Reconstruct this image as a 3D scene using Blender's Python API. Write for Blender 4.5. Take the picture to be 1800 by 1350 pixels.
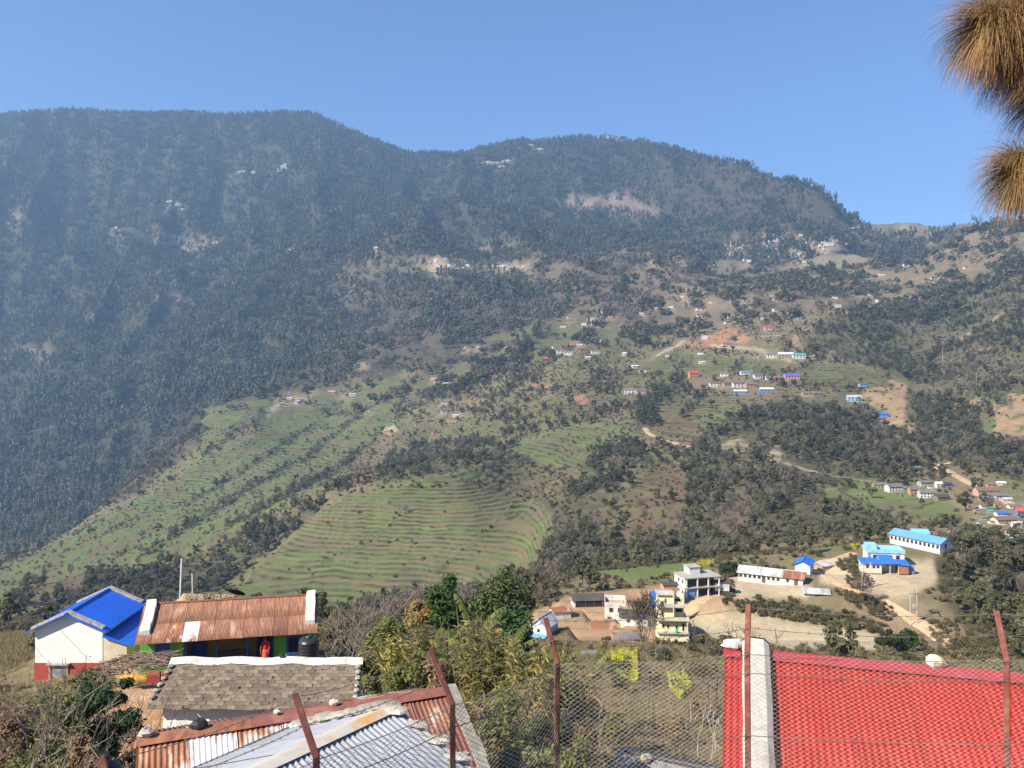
import bpy, math, random
import numpy as np
from mathutils import Vector, Matrix

for o in list(bpy.data.objects):
    bpy.data.objects.remove(o)
scene = bpy.context.scene
COL = scene.collection
R = math.radians

# ------------------------------------------------------------ camera
F, CX, HY = 1468.0, 900.0, 620.0          # focal length in photo pixels, vanishing point of the level view axis
cam_d = bpy.data.cameras.new('camera')
cam_d.sensor_width = 36.0
cam_d.lens = F / 1800.0 * 36.0
cam_d.shift_y = (HY - 675.0) / 1800.0
cam_d.clip_start = 0.1
cam_d.clip_end = 30000.0
cam = bpy.data.objects.new('camera', cam_d)
cam.rotation_euler = (R(90), 0, 0)
COL.objects.link(cam)
scene.camera = cam

# ------------------------------------------------------------ sky and sun
EL = R(39)
S = Vector((-math.sin(R(56)) * math.cos(EL), -math.cos(R(56)) * math.cos(EL), math.sin(EL)))
world = bpy.data.worlds.new('World')
scene.world = world
world.use_nodes = True
wn = world.node_tree
wn.nodes.clear()
sky = wn.nodes.new('ShaderNodeTexSky')
sky.sky_type = 'NISHITA'
sky.sun_disc = False
sky.sun_elevation = EL
sky.sun_rotation = math.atan2(S.x, S.y)
sky.altitude = 2600
sky.air_density = 1.0
sky.dust_density = 0.0
sky.ozone_density = 7.0
bg = wn.nodes.new('ShaderNodeBackground')
bg.inputs['Strength'].default_value = 0.115
wo = wn.nodes.new('ShaderNodeOutputWorld')
wn.links.new(sky.outputs[0], bg.inputs['Color'])
wn.links.new(bg.outputs[0], wo.inputs['Surface'])

sl = bpy.data.lights.new('sun', 'SUN')
sl.energy = 5.0
sl.angle = R(0.53)
sl.color = (1.0, 0.92, 0.79)
sun = bpy.data.objects.new('sun', sl)
sun.rotation_euler = S.to_track_quat('Z', 'Y').to_euler()
sun.location = S * 200
COL.objects.link(sun)

vs = scene.view_settings
vs.view_transform = 'Standard'
vs.look = 'None'
vs.exposure = 0.9
vs.gamma = 1.0
vs.use_curve_mapping = False
scene.cycles.use_denoising = True
scene.cycles.max_bounces = 5
scene.cycles.diffuse_bounces = 2
scene.cycles.glossy_bounces = 2
scene.cycles.transmission_bounces = 3
scene.cycles.transparent_max_bounces = 6
scene.cycles.volume_bounces = 0
HAZE = 0.00015                                        # per metre
scene.cycles.caustics_reflective = False
scene.cycles.caustics_refractive = False

# ------------------------------------------------------------ materials
def _nt(name):
    m = bpy.data.materials.new(name)
    m.use_nodes = True
    t = m.node_tree
    b = t.nodes['Principled BSDF']
    return m, t, b

def rgba(c):
    return (c[0], c[1], c[2], 1.0)

def N(t, typ, **kw):
    n = t.nodes.new(typ)
    for k, v in kw.items():
        setattr(n, k, v)
    return n

def mixc(t, fac, a, b, blend='MIX'):
    n = t.nodes.new('ShaderNodeMix')
    n.data_type = 'RGBA'
    n.blend_type = blend
    for sock, v in ((n.inputs[0], fac), (n.inputs[6], a), (n.inputs[7], b)):
        if hasattr(v, 'is_linked') or hasattr(v, 'links'):
            t.links.new(v, sock)
        elif isinstance(v, (int, float)):
            sock.default_value = v
        else:
            sock.default_value = rgba(v)
    return n.outputs[2]

def mathn(t, op, a, b=0.0, clamp=False):
    n = t.nodes.new('ShaderNodeMath')
    n.operation = op
    n.use_clamp = clamp
    for i, v in enumerate((a, b)):
        if isinstance(v, (int, float)):
            n.inputs[i].default_value = v
        else:
            t.links.new(v, n.inputs[i])
    return n.outputs[0]

def ramp(t, fac, lo, hi):
    n = t.nodes.new('ShaderNodeMapRange')
    n.inputs[1].default_value = lo
    n.inputs[2].default_value = hi
    t.links.new(fac, n.inputs[0])
    return n.outputs[0]

def noise(t, vec, scale, detail=4, rough=0.6):
    n = t.nodes.new('ShaderNodeTexNoise')
    n.inputs['Scale'].default_value = scale
    n.inputs['Detail'].default_value = detail
    n.inputs['Roughness'].default_value = rough
    if vec is not None:
        t.links.new(vec, n.inputs['Vector'])
    return n.outputs['Fac']

def scaled(t, vec, s):
    n = t.nodes.new('ShaderNodeVectorMath')
    n.operation = 'MULTIPLY'
    t.links.new(vec, n.inputs[0])
    n.inputs[1].default_value = s
    return n.outputs[0]

def bump(t, b, h, strength=0.3, dist=0.02):
    n = t.nodes.new('ShaderNodeBump')
    n.inputs['Strength'].default_value = strength
    n.inputs['Distance'].default_value = dist
    t.links.new(h, n.inputs['Height'])
    t.links.new(n.outputs[0], b.inputs['Normal'])

MATS = {}
def pmat(name, c1, c2=None, scale=3.0, rough=0.8, bmp=0.2, dist=0.02, c3=None, scale3=0.7, stretch=None, spec=0.3, rnd=0.0, metal=0.0, coords='Object', sharp=0.14):
    """two-tone noisy surface, an optional third tone in larger patches, optional per-object brightness spread"""
    if name in MATS:
        return MATS[name]
    m, t, b = _nt(name)
    tc = N(t, 'ShaderNodeTexCoord')
    vec = tc.outputs[coords]
    if stretch:
        vec = scaled(t, vec, stretch)
    f = noise(t, vec, scale, 5, 0.65)
    c2 = c2 or tuple(x * 0.7 for x in c1)
    col = mixc(t, ramp(t, f, 0.5 - sharp, 0.5 + sharp), c1, c2)
    if c3:
        g = noise(t, vec, scale3, 4, 0.7)
        col = mixc(t, ramp(t, g, 0.5, 0.5 + sharp), col, c3)
    if rnd:
        oi = N(t, 'ShaderNodeObjectInfo')
        k = mathn(t, 'ADD', mathn(t, 'MULTIPLY', oi.outputs['Random'], 2 * rnd), 1 - rnd)
        hs = N(t, 'ShaderNodeHueSaturation')
        t.links.new(k, hs.inputs['Value'])
        hs.inputs['Hue'].default_value = 0.5
        t.links.new(col, hs.inputs['Color'])
        col = hs.outputs[0]
    t.links.new(col, b.inputs['Base Color'])
    b.inputs['Roughness'].default_value = rough
    b.inputs['Specular IOR Level'].default_value = spec
    b.inputs['Metallic'].default_value = metal
    if bmp:
        bump(t, b, f, bmp, dist)
    MATS[name] = m
    return m

def leafmat(name, c1, c2, rnd=0.25, trans=0.25, scale=0.5, c3=None, big=None):
    """leaves: two tones in clumps, spread from tree to tree, some light through the blade"""
    m, t, b = _nt(name)
    geo = N(t, 'ShaderNodeNewGeometry')
    oi = N(t, 'ShaderNodeObjectInfo')
    f = noise(t, geo.outputs['Position'], scale, 3, 0.7)
    col = mixc(t, ramp(t, f, 0.36, 0.64), c1, c2)
    if c3:
        col = mixc(t, ramp(t, oi.outputs['Random'], 0.55, 0.8), col, c3)
    if big:
        g = noise(t, geo.outputs['Position'], big[1], 4, 0.65)
        col = mixc(t, mathn(t, 'MULTIPLY', ramp(t, g, 0.48, 0.62), 0.75), col, big[0])
    w = N(t, 'ShaderNodeTexWhiteNoise', noise_dimensions='1D')
    t.links.new(mathn(t, 'MULTIPLY', oi.outputs['Random'], 91.7), w.inputs['W'])
    k = mathn(t, 'ADD', mathn(t, 'MULTIPLY', w.outputs['Value'], 2 * rnd), 1 - rnd)
    hs = N(t, 'ShaderNodeHueSaturation')
    t.links.new(k, hs.inputs['Value'])
    t.links.new(mathn(t, 'ADD', mathn(t, 'MULTIPLY', oi.outputs['Random'], 0.05), 0.475), hs.inputs['Hue'])
    t.links.new(col, hs.inputs['Color'])
    b.inputs['Roughness'].default_value = 0.65
    b.inputs['Specular IOR Level'].default_value = 0.2
    t.links.new(hs.outputs[0], b.inputs['Base Color'])
    if trans:
        tr = N(t, 'ShaderNodeBsdfTranslucent')
        t.links.new(hs.outputs[0], tr.inputs['Color'])
        mx = N(t, 'ShaderNodeMixShader')
        mx.inputs[0].default_value = trans
        out = [n for n in t.nodes if n.type == 'OUTPUT_MATERIAL'][0]
        t.links.new(b.outputs[0], mx.inputs[1])
        t.links.new(tr.outputs[0], mx.inputs[2])
        t.links.new(mx.outputs[0], out.inputs['Surface'])
    MATS[name] = m
    return m

# ------------------------------------------------------------ mesh helpers
class MB:
    def __init__(s):
        s.v, s.f = [], []
    def add(s, vs, fs):
        o = len(s.v)
        s.v += [tuple(p) for p in vs]
        s.f += [tuple(i + o for i in f) for f in fs]
        return s
    def box(s, x0, x1, y0, y1, z0, z1):
        return s.add([(x0, y0, z0), (x1, y0, z0), (x1, y1, z0), (x0, y1, z0), (x0, y0, z1), (x1, y0, z1), (x1, y1, z1), (x0, y1, z1)],
                     [(0, 3, 2, 1), (4, 5, 6, 7), (0, 1, 5, 4), (1, 2, 6, 5), (2, 3, 7, 6), (3, 0, 4, 7)])
    def hexa(s, b, t):
        """eight-corner block: four bottom points, four top points, same order"""
        return s.add(list(b) + list(t), [(0, 3, 2, 1), (4, 5, 6, 7), (0, 1, 5, 4), (1, 2, 6, 5), (2, 3, 7, 6), (3, 0, 4, 7)])
    def slab(s, a, b, c, d, th):
        """a flat panel through four corners with thickness th below it"""
        a, b, c, d = map(Vector, (a, b, c, d))
        n = (b - a).cross(d - a).normalized() * th
        if n.z < 0:
            n = -n
        return s.hexa([a - n, b - n, c - n, d - n], [a, b, c, d])
    def tube(s, pts, radii, sides=6, cap=True):
        pts = [Vector(p) for p in pts]
        if isinstance(radii, (int, float)):
            radii = [radii] * len(pts)
        o = len(s.v)
        n = len(pts)
        for i, p in enumerate(pts):
            d = (pts[min(i + 1, n - 1)] - pts[max(i - 1, 0)])
            if d.length < 1e-9:
                d = Vector((0, 0, 1))
            d.normalize()
            u = d.orthogonal() if abs(d.z) > 0.9 else d.cross(Vector((0, 0, 1)))
            u.normalize()
            w = d.cross(u)
            for k in range(sides):
                a = 2 * math.pi * k / sides
                q = p + (u * math.cos(a) + w * math.sin(a)) * radii[i]
                s.v.append(tuple(q))
        for i in range(n - 1):
            for k in range(sides):
                k2 = (k + 1) % sides
                s.f.append((o + i * sides + k, o + i * sides + k2, o + (i + 1) * sides + k2, o + (i + 1) * sides + k))
        if cap:
            s.f.append(tuple(o + k for k in range(sides))[::-1])
            s.f.append(tuple(o + (n - 1) * sides + k for k in range(sides)))
        return s
    def lathe(s, prof, sides=20, cx=0, cy=0):
        o = len(s.v)
        for r, z in prof:
            for k in range(sides):
                a = 2 * math.pi * k / sides
                s.v.append((cx + r * math.cos(a), cy + r * math.sin(a), z))
        for i in range(len(prof) - 1):
            for k in range(sides):
                k2 = (k + 1) % sides
                s.f.append((o + i * sides + k, o + i * sides + k2, o + (i + 1) * sides + k2, o + (i + 1) * sides + k))
        s.f.append(tuple(o + k for k in range(sides))[::-1])
        s.f.append(tuple(o + (len(prof) - 1) * sides + k for k in range(sides)))
        return s
    def mesh(s, name, m, smooth=False):
        me = bpy.data.meshes.new(name)
        me.from_pydata(s.v, [], s.f)
        me.materials.append(m)
        if smooth:
            me.shade_smooth()
        me.update()
        return me
    def build(s, name, m, parent=None, smooth=False):
        o = bpy.data.objects.new(name, s.mesh(name, m, smooth))
        COL.objects.link(o)
        if parent:
            o.parent = parent
        return o

def fast_mesh(name, verts, quads, m, smooth=False, tris=None):
    """numpy arrays to a mesh"""
    me = bpy.data.meshes.new(name)
    verts = np.asarray(verts, np.float32)
    me.vertices.add(len(verts))
    me.vertices.foreach_set('co', verts.ravel())
    idx = np.asarray(quads if tris is None else tris, np.int32)
    k = idx.shape[1]
    me.loops.add(idx.size)
    me.loops.foreach_set('vertex_index', idx.ravel())
    me.polygons.add(len(idx))
    me.polygons.foreach_set('loop_start', np.arange(0, idx.size, k, dtype=np.int32))
    me.polygons.foreach_set('loop_total', np.full(len(idx), k, np.int32))
    me.materials.append(m)
    if smooth:
        me.polygons.foreach_set('use_smooth', np.ones(len(idx), bool))
    me.update(calc_edges=True)
    return me

def link(name, me, parent=None, loc=None, rz=None):
    o = bpy.data.objects.new(name, me)
    COL.objects.link(o)
    if parent:
        o.parent = parent
    if loc is not None:
        o.location = loc
    if rz is not None:
        o.rotation_euler = (0, 0, rz)
    return o

def tag(o, label=None, cat=None, group=None, kind=None):
    if label: o['label'] = label
    if cat: o['category'] = cat
    if group: o['group'] = group
    if kind: o['kind'] = kind
    return o

def thing(name, label, cat, loc=(0, 0, 0), rz=0.0, group=None):
    o = bpy.data.objects.new(name, None)
    o.empty_display_size = 0.3
    COL.objects.link(o)
    o.location = loc
    o.rotation_euler = (0, 0, rz)
    return tag(o, label, cat, group)

def P(px, py, d):
    """the point that stands at depth d on the sight line of a photo pixel"""
    return Vector(((px - CX) / F * d, d, -(py - HY) / F * d))
# ============================================================ terrain
def _hash(ix, iy, seed):
    h = (ix.astype(np.int64) * 374761393 + iy.astype(np.int64) * 668265263 + seed * 974634777) & 0xffffffff
    h = ((h ^ (h >> 13)) * 1274126177) & 0xffffffff
    h = ((h ^ (h >> 16)) * 2246822519) & 0xffffffff
    return (h ^ (h >> 15)).astype(np.float64) / 4294967296.0

def vnoise(x, y, seed=0):
    ix, iy = np.floor(x), np.floor(y)
    fx, fy = x - ix, y - iy
    fx, fy = fx * fx * fx * (fx * (fx * 6 - 15) + 10), fy * fy * fy * (fy * (fy * 6 - 15) + 10)
    a = _hash(ix, iy, seed); b = _hash(ix + 1, iy, seed)
    c = _hash(ix, iy + 1, seed); d = _hash(ix + 1, iy + 1, seed)
    return (a + (b - a) * fx) * (1 - fy) + (c + (d - c) * fx) * fy

def fbm(x, y, octv=4, seed=0, gain=0.5):
    s, a, t = 0, 1.0, 0
    for i in range(octv):
        s = s + a * (vnoise(x * 2 ** i + 17.3 * i, y * 2 ** i - 9.1 * i, seed + i) - 0.5)
        t += a
        a *= gain
    return 2 * s / t                                   # about -1 .. 1

def ridged(x, y, octv=3, seed=0):
    s, a, t = 0, 1.0, 0
    for i in range(octv):
        s = s + a * (1 - np.abs(2 * vnoise(x * 2 ** i + 5.7 * i, y * 2 ** i + 3.1 * i, seed + i) - 1))
        t += a
        a *= 0.5
    return s / t

def sstep(a, b, x):
    t = np.clip((x - a) / (b - a), 0, 1)
    return t * t * (3 - 2 * t)

def pchip(xk, yk, x):
    xk = np.asarray(xk, float); yk = np.asarray(yk, float)
    h = np.diff(xk); dl = np.diff(yk) / h
    m = np.zeros_like(yk)
    m[0], m[-1] = dl[0], dl[-1]
    w = dl[:-1] * dl[1:] > 0
    w1 = 2 * h[1:] + h[:-1]; w2 = h[1:] + 2 * h[:-1]
    with np.errstate(divide='ignore', invalid='ignore'):
        hm = (w1 + w2) / (w1 / dl[:-1] + w2 / dl[1:])
    m[1:-1] = np.where(w, hm, 0)
    i = np.clip(np.searchsorted(xk, x) - 1, 0, len(h) - 1)
    t = np.clip((x - xk[i]) / h[i], 0, 1)
    t2, t3 = t * t, t * t * t
    return (2 * t3 - 3 * t2 + 1) * yk[i] + (t3 - 2 * t2 + t) * h[i] * m[i] + (-2 * t3 + 3 * t2) * yk[i + 1] + (t3 - t2) * h[i] * m[i + 1]

# each knot follows one feature of the land across the view: {bearing: (distance, slope reading)}
def zk(d, z):
    return (d, HY - z / d * F)
KN = [
    {0: zk(1.5, -4.6)}, {0: zk(4, -5.0)}, {0: zk(8, -5.6)}, {0: zk(14, -8.6)},
    {-400: (28, 1375), 600: (28, 1375), 1000: (27, 1358), 1250: (27, 1352), 1800: (28, 1340)},
    {-400: (45, 1215), 0: (45, 1205), 600: (45, 1205), 800: (45, 1245), 1100: (45, 1262), 1400: (45, 1262), 1800: (45, 1250)},
    {-400: (75, 1160), 0: (75, 1148), 600: (75, 1140), 800: (75, 1185), 1000: (75, 1180), 1200: (75, 1180), 1400: (75, 1198), 1800: (75, 1215)},
    {-400: (110, 1130), 0: (110, 1118), 600: (110, 1112), 800: (110, 1145), 1000: (110, 1125), 1200: (110, 1138), 1400: (110, 1160), 1800: (110, 1165)},
    {-400: (150, 1120), 0: (150, 1105), 600: (150, 1100), 800: (150, 1112), 1000: (150, 1092), 1200: (150, 1103), 1400: (150, 1117), 1800: (150, 1112)},
    {-400: (200, 1115), 0: (200, 1098), 600: (200, 1090), 800: (200, 1085), 1000: (185, 1045), 1200: (185, 1033), 1400: (185, 1028), 1600: (185, 1027), 1800: (185, 1060)},
    {-400: (280, 1112), 0: (280, 1093), 600: (280, 1080), 800: (260, 1065), 1000: (225, 1015), 1200: (225, 990), 1400: (225, 967), 1600: (225, 957), 1800: (225, 1000)},
    {-400: (370, 1105), 0: (370, 1085), 200: (400, 1075), 400: (490, 1072), 600: (510, 1064), 800: (510, 1052), 900: (450, 1035), 1000: (320, 1004), 1200: (320, 990), 1400: (310, 969), 1600: (310, 950), 1800: (320, 952)},
    {-400: (500, 1085), 0: (500, 1062), 200: (500, 1045), 400: (545, 1032), 600: (545, 1014), 800: (545, 1004), 900: (535, 996), 1000: (480, 945), 1200: (480, 908), 1400: (480, 868), 1600: (480, 868), 1800: (450, 872)},
    {-400: (640, 1065), 0: (620, 1040), 200: (620, 1010), 400: (600, 982), 600: (582, 950), 800: (582, 936), 900: (590, 926), 1000: (620, 868), 1200: (620, 832), 1400: (620, 797), 1600: (620, 806), 1800: (580, 792)},
    {-400: (760, 1050), 0: (750, 1015), 200: (790, 962), 400: (690, 936), 600: (645, 862), 800: (660, 834), 900: (690, 850), 1000: (780, 790), 1200: (780, 756), 1400: (780, 728), 1600: (780, 736), 1800: (740, 702)},
    {-400: (810, 1045), 0: (830, 1002), 200: (980, 915), 400: (980, 878), 600: (970, 835), 800: (950, 790), 1000: (950, 718), 1200: (950, 692), 1400: (950, 667), 1600: (950, 670), 1800: (900, 604)},
    {-400: (860, 1040), 0: (890, 998), 100: (1000, 948), 200: (1150, 873), 300: (1300, 790), 400: (1450, 716), 500: (1580, 684), 600: (1640, 648), 800: (1600, 588), 1000: (1500, 572), 1200: (1400, 565), 1400: (1200, 583), 1600: (1200, 585), 1800: (1100, 530)},
    {-400: (1150, 1060), 0: (1150, 1030), 100: (1250, 980), 200: (1400, 910), 300: (1550, 815), 400: (1700, 730), 500: (1850, 668), 600: (1950, 590), 800: (1950, 510), 1000: (1850, 512), 1200: (1750, 490), 1400: (1500, 500), 1600: (1400, 530), 1800: (1250, 480)},
    {-400: (1500, 970), 0: (1500, 945), 100: (1600, 885), 200: (1750, 810), 300: (1850, 725), 400: (2000, 640), 500: (2150, 580), 600: (2250, 515), 800: (2300, 458), 1000: (2250, 462), 1200: (2150, 425), 1400: (1800, 440), 1600: (1550, 470), 1800: (1380, 440)},
    {-400: (1950, 790), 0: (1950, 770), 200: (2150, 660), 400: (2400, 530), 600: (2600, 430), 800: (2700, 390), 1000: (2700, 392), 1200: (2550, 362), 1400: (2050, 402), 1600: (1700, 425), 1800: (1500, 410)},
    {-400: (2700, 460), 0: (2700, 450), 200: (2750, 430), 400: (2900, 390), 600: (3000, 330), 800: (3050, 325), 1000: (3000, 310), 1200: (2850, 310), 1400: (2300, 355), 1600: (1790, 403), 1800: (1570, 397)},
    {-400: (3500, 205), 0: (3500, 205), 400: (3550, 207), 600: (3500, 226), 800: (3450, 273), 1000: (3350, 247), 1200: (3150, 268), 1300: (2850, 288), 1400: (2600, 320), 1460: (2450, 345), 1510: (2100, 386), 1550: (1920, 392), 1600: (1890, 391), 1800: (1650, 391)},
    {-400: (4200, 330), 800: (4200, 380), 1200: (4000, 370), 1400: (3300, 420), 1550: (2700, 440), 1800: (2300, 440)},
    {0: (5200, 560)},
]
SIL = [(-400, 206), (0, 207), (60, 201), (130, 196), (200, 200), (260, 204), (330, 201), (390, 207), (450, 204), (520, 199), (560, 207), (600, 226), (640, 244), (690, 262),
       (705, 271), (760, 272), (810, 273), (850, 262), (900, 251), (960, 249), (1010, 244), (1060, 246), (1110, 249), (1160, 256), (1210, 272), (1270, 283), (1320, 292),
       (1335, 305), (1400, 321), (1440, 331), (1465, 352), (1480, 374), (1510, 389), (1540, 395), (1600, 391), (1640, 400), (1700, 392), (1740, 389), (1800, 392), (2200, 380)]

PXC = np.concatenate([np.linspace(-1500, -160, 40), np.arange(-130, 1931, 3.0), np.linspace(1960, 3300, 40)])
def lrow(a, b, n):
    return np.exp(np.linspace(math.log(a), math.log(b), n, endpoint=False))
DR = np.concatenate([lrow(1.5, 20, 40), lrow(20, 110, 80), lrow(110, 360, 130), lrow(360, 1300, 410), lrow(1300, 3700, 190), lrow(3700, 5200, 16), [5200.0]])
NC, NR = len(PXC), len(DR)
kd = np.array([pchip(list(k), [math.log(v[0]) for v in k.values()], PXC) if len(k) > 1 else np.full(NC, math.log(list(k.values())[0][0])) for k in KN])
kp = np.array([pchip(list(k), [v[1] for v in k.values()], PXC) if len(k) > 1 else np.full(NC, list(k.values())[0][1]) for k in KN])
for k, e in enumerate(KN):                             # hold the ends outside the listed bearings
    ks = list(e)
    if len(ks) > 1:
        lo, hi = PXC < ks[0], PXC > ks[-1]
        kd[k, lo], kp[k, lo] = math.log(e[ks[0]][0]), e[ks[0]][1]
        kd[k, hi], kp[k, hi] = math.log(e[ks[-1]][0]), e[ks[-1]][1]
LD = np.log(DR)
PY = np.empty((NR, NC))
for j in range(NC):
    PY[:, j] = pchip(kd[:, j], kp[:, j], LD)
DD = DR[:, None] * np.ones((1, NC))
XX = (PXC[None, :] - CX) / F * DD
# spurs, gullies and hummocks
far = sstep(1250, 2000, DD)
mid = sstep(330, 520, DD) * (1 - 0.4 * far)
# gullies run down towards the valley: the pattern is stretched along the fall line
wx = XX + 90 * fbm(XX / 400, DD / 500, 3, 40)
rg = ridged(wx / 520 + DD / 2600, DD / 1000, 4, 11)
PY -= far * (rg - 0.62) * 260 * (1 - 0.45 * sstep(2900, 3400, DD))
PY -= far * fbm(XX / 120, DD / 160, 3, 77) * 5
bowl = sstep(360, 460, PXC)[None, :] * (1 - sstep(900, 1000, PXC))[None, :] * sstep(430, 490, DD) * (1 - sstep(640, 720, DD))
mid = mid * (1 - 0.8 * bowl)
PY -= mid * (ridged(wx / 170 - DD / 420, DD / 700 + XX / 900, 3, 21) - 0.62) * 26 * (1 - far)
PY -= mid * fbm(XX / 50, DD / 70, 3, 31) * 4
PY -= sstep(30, 200, DD) * (1 - mid) * fbm(XX / 25, DD / 30, 3, 51) * 4
# put the skyline where it stands
sil = np.interp(PXC, [a for a, b in SIL], [b for a, b in SIL])
msk = DD > 1450
cur = np.where(msk, PY, 1e9).min(0)
ridx = np.where(msk, PY, 1e9).argmin(0)
dl = sil - cur
dl = np.convolve(np.pad(dl, 2, mode='edge'), np.ones(5) / 5, 'valid')
rd = DR[ridx]
wgt = sstep(0.62, 0.98, DD / rd[None, :])
PY += wgt * dl[None, :]
ZZ = -(PY - HY) / F * DD

def gidx(px, d):
    j = np.clip(np.searchsorted(PXC, px) - 1, 0, NC - 2)
    i = np.clip(np.searchsorted(DR, d) - 1, 0, NR - 2)
    return i, j

def zat(x, y):
    """ground height under a world point"""
    px = CX + F * x / y
    i, j = gidx(px, y)
    u = (px - PXC[j]) / (PXC[j + 1] - PXC[j]); v = (y - DR[i]) / (DR[i + 1] - DR[i])
    return ((ZZ[i, j] * (1 - u) + ZZ[i, j + 1] * u) * (1 - v) + (ZZ[i + 1, j] * (1 - u) + ZZ[i + 1, j + 1] * u) * v)

def hit(px, py, dmin=20, dmax=4000):
    """where a sight line first meets the ground"""
    j = int(np.clip(np.searchsorted(PXC, px) - 1, 0, NC - 2))
    u = (px - PXC[j]) / (PXC[j + 1] - PXC[j])
    c = (HY - ZZ[:, j] / DR * F) * (1 - u) + (HY - ZZ[:, j + 1] / DR * F) * u
    ok = np.where((DR >= dmin) & (DR <= dmax) & (c <= py))[0]
    i = int(ok[0]) if len(ok) else int(np.argmin(np.where((DR >= dmin) & (DR <= dmax), np.abs(c - py), 1e9)))
    if i > 0 and DR[i - 1] >= dmin and c[i - 1] > py:
        t = (c[i - 1] - py) / (c[i - 1] - c[i])
        d = DR[i - 1] + t * (DR[i] - DR[i - 1])
    else:
        d = DR[i]
    x = (px - CX) / F * d
    return Vector((x, d, float(zat(x, d))))

def flatten(x, y, rx, ry, z, rot=0.0, soft=1.9):
    """level a building plot or field"""
    global ZZ
    c, s = math.cos(rot), math.sin(rot)
    u = ((XX - x) * c + (DD - y) * s) / rx
    v = (-(XX - x) * s + (DD - y) * c) / ry
    r = np.maximum(np.abs(u), np.abs(v))
    w = 1 - sstep(1.0, soft, r)
    ZZ = ZZ * (1 - w) + z * w
    return w
# ============================================================ plots levelled for buildings, yards and fields
PLOTS = [  # px, py, depth, half width, half depth, turn
    (1395, 1112, 162, 17.0, 10.5, 0.0),                  # playing field
    (1352, 1036, 183, 11, 7.5, 0.0),                   # school yard
    (1545, 1022, 186, 13, 10.0, 0.0),                  # upper yard
    (1610, 964, 214, 8, 4.5, -0.25),
    (1415, 1009, 199, 5, 4, 0.0),
    (1232, 1044, 178, 8, 4.0, 0.1), (1180, 1119, 126, 4.5, 4.5, 0.0), (1085, 1089, 148, 4.2, 4, 0.0),
    (1032, 1063, 160, 4.5, 3, 0.0), (985, 1084, 140, 3.5, 3, 0.0), (958, 1116, 104, 2.6, 3, 0.0), (1062, 1117, 120, 4, 3, 0.0),
    (140, 1180, 48.5, 3.4, 3.6, 0.0), (395, 1185, 46.2, 6.0, 3.0, 0.2), (450, 1302, 31.5, 5.0, 2.6, 0.02),
    (250, 1258, 33, 3.0, 3.0, 0.0), (1270, 1214, 78, 1.6, 1.6, 0.0),
]
PADW = np.zeros((NR, NC))
for px, py, d, a, b, r in PLOTS:
    p = P(px, py, d)
    PADW = np.maximum(PADW, flatten(p.x, p.y, a, b, p.z, r))

PXV = np.broadcast_to(PXC[None, :], (NR, NC))
PYV = HY - ZZ / DD * F
WXV = PXV + (3 + 6 * sstep(330, 480, DD) + 9 * sstep(1300, 1900, DD)) * fbm(PXV / 28, np.log(DD) * 38, 3, 91)
WYV = PYV + (2 + 2.5 * sstep(330, 480, DD)) * fbm(PXV / 28 + 40, np.log(DD) * 38, 3, 92)

def inpoly(poly, dmin=0, dmax=9e9):
    """which ground points lie in a mapped patch of land"""
    p = np.array(poly, float)
    m = np.zeros((NR, NC), bool)
    i0, i1 = np.searchsorted(DR, dmin), np.searchsorted(DR, dmax)
    j0, j1 = np.searchsorted(PXC, p[:, 0].min() - 12), np.searchsorted(PXC, p[:, 0].max() + 12)
    x, y = WXV[i0:i1, j0:j1], WYV[i0:i1, j0:j1]
    r = np.zeros(x.shape, bool)
    for k in range(len(p)):
        (x1, y1), (x2, y2) = p[k], p[(k + 1) % len(p)]
        if y1 == y2:
            continue
        r ^= ((y1 > y) != (y2 > y)) & (x < (x2 - x1) * (y - y1) / (y2 - y1) + x1)
    m[i0:i1, j0:j1] = r
    return m

n1 = fbm(XX / 60, DD / 60, 4, 3)
n2 = fbm(XX / 18, DD / 18, 4, 4)
n3 = fbm(XX / 200, DD / 260, 4, 5)
def c3(c):
    return np.array(c)[None, None, :]
FOREST, SCRUB, DRY = (0.062, 0.058, 0.034), (0.105, 0.088, 0.05), (0.17, 0.125, 0.075)
GREEN, OLIVE, BRIGHT = (0.118, 0.148, 0.052), (0.15, 0.145, 0.065), (0.125, 0.165, 0.055)
SOIL, TAN, RED = (0.40, 0.25, 0.145), (0.47, 0.37, 0.24), (0.40, 0.19, 0.105)
BROWN, PINK = (0.155, 0.098, 0.062), (0.24, 0.175, 0.14)
w = sstep(-0.25, 0.3, n1)[..., None]
LC = c3((0.205, 0.158, 0.094)) * w + c3((0.16, 0.145, 0.072)) * (1 - w)
w = (sstep(0.1, 0.3, fbm(XX / 75, DD / 95, 3, 6)) * sstep(400, 500, DD))[..., None]
LC = LC * (1 - w) + c3((0.15, 0.165, 0.068)) * w
w = sstep(0.05, 0.35, n2)[..., None]
LC = LC * (1 - 0.5 * w) + c3(DRY) * 0.5 * w
TERR = 0.75 * sstep(400, 480, DD) * (1 - sstep(1250, 1600, DD)) * sstep(-0.3, 0.0, fbm(XX / 130, DD / 130, 3, 16))
D_ = {k: np.zeros((NR, NC)) for k in ('pine', 'broad', 'bare', 'bush')}
patch_ = sstep(-0.1, 0.25, n1 + 0.5 * n3)
mt = sstep(1250, 1600, DD)
LC = LC * (1 - mt[..., None]) + c3(FOREST) * mt[..., None]
D_['pine'] += 0.85 * mt
D_['bare'] += 0.16 * mt
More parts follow.
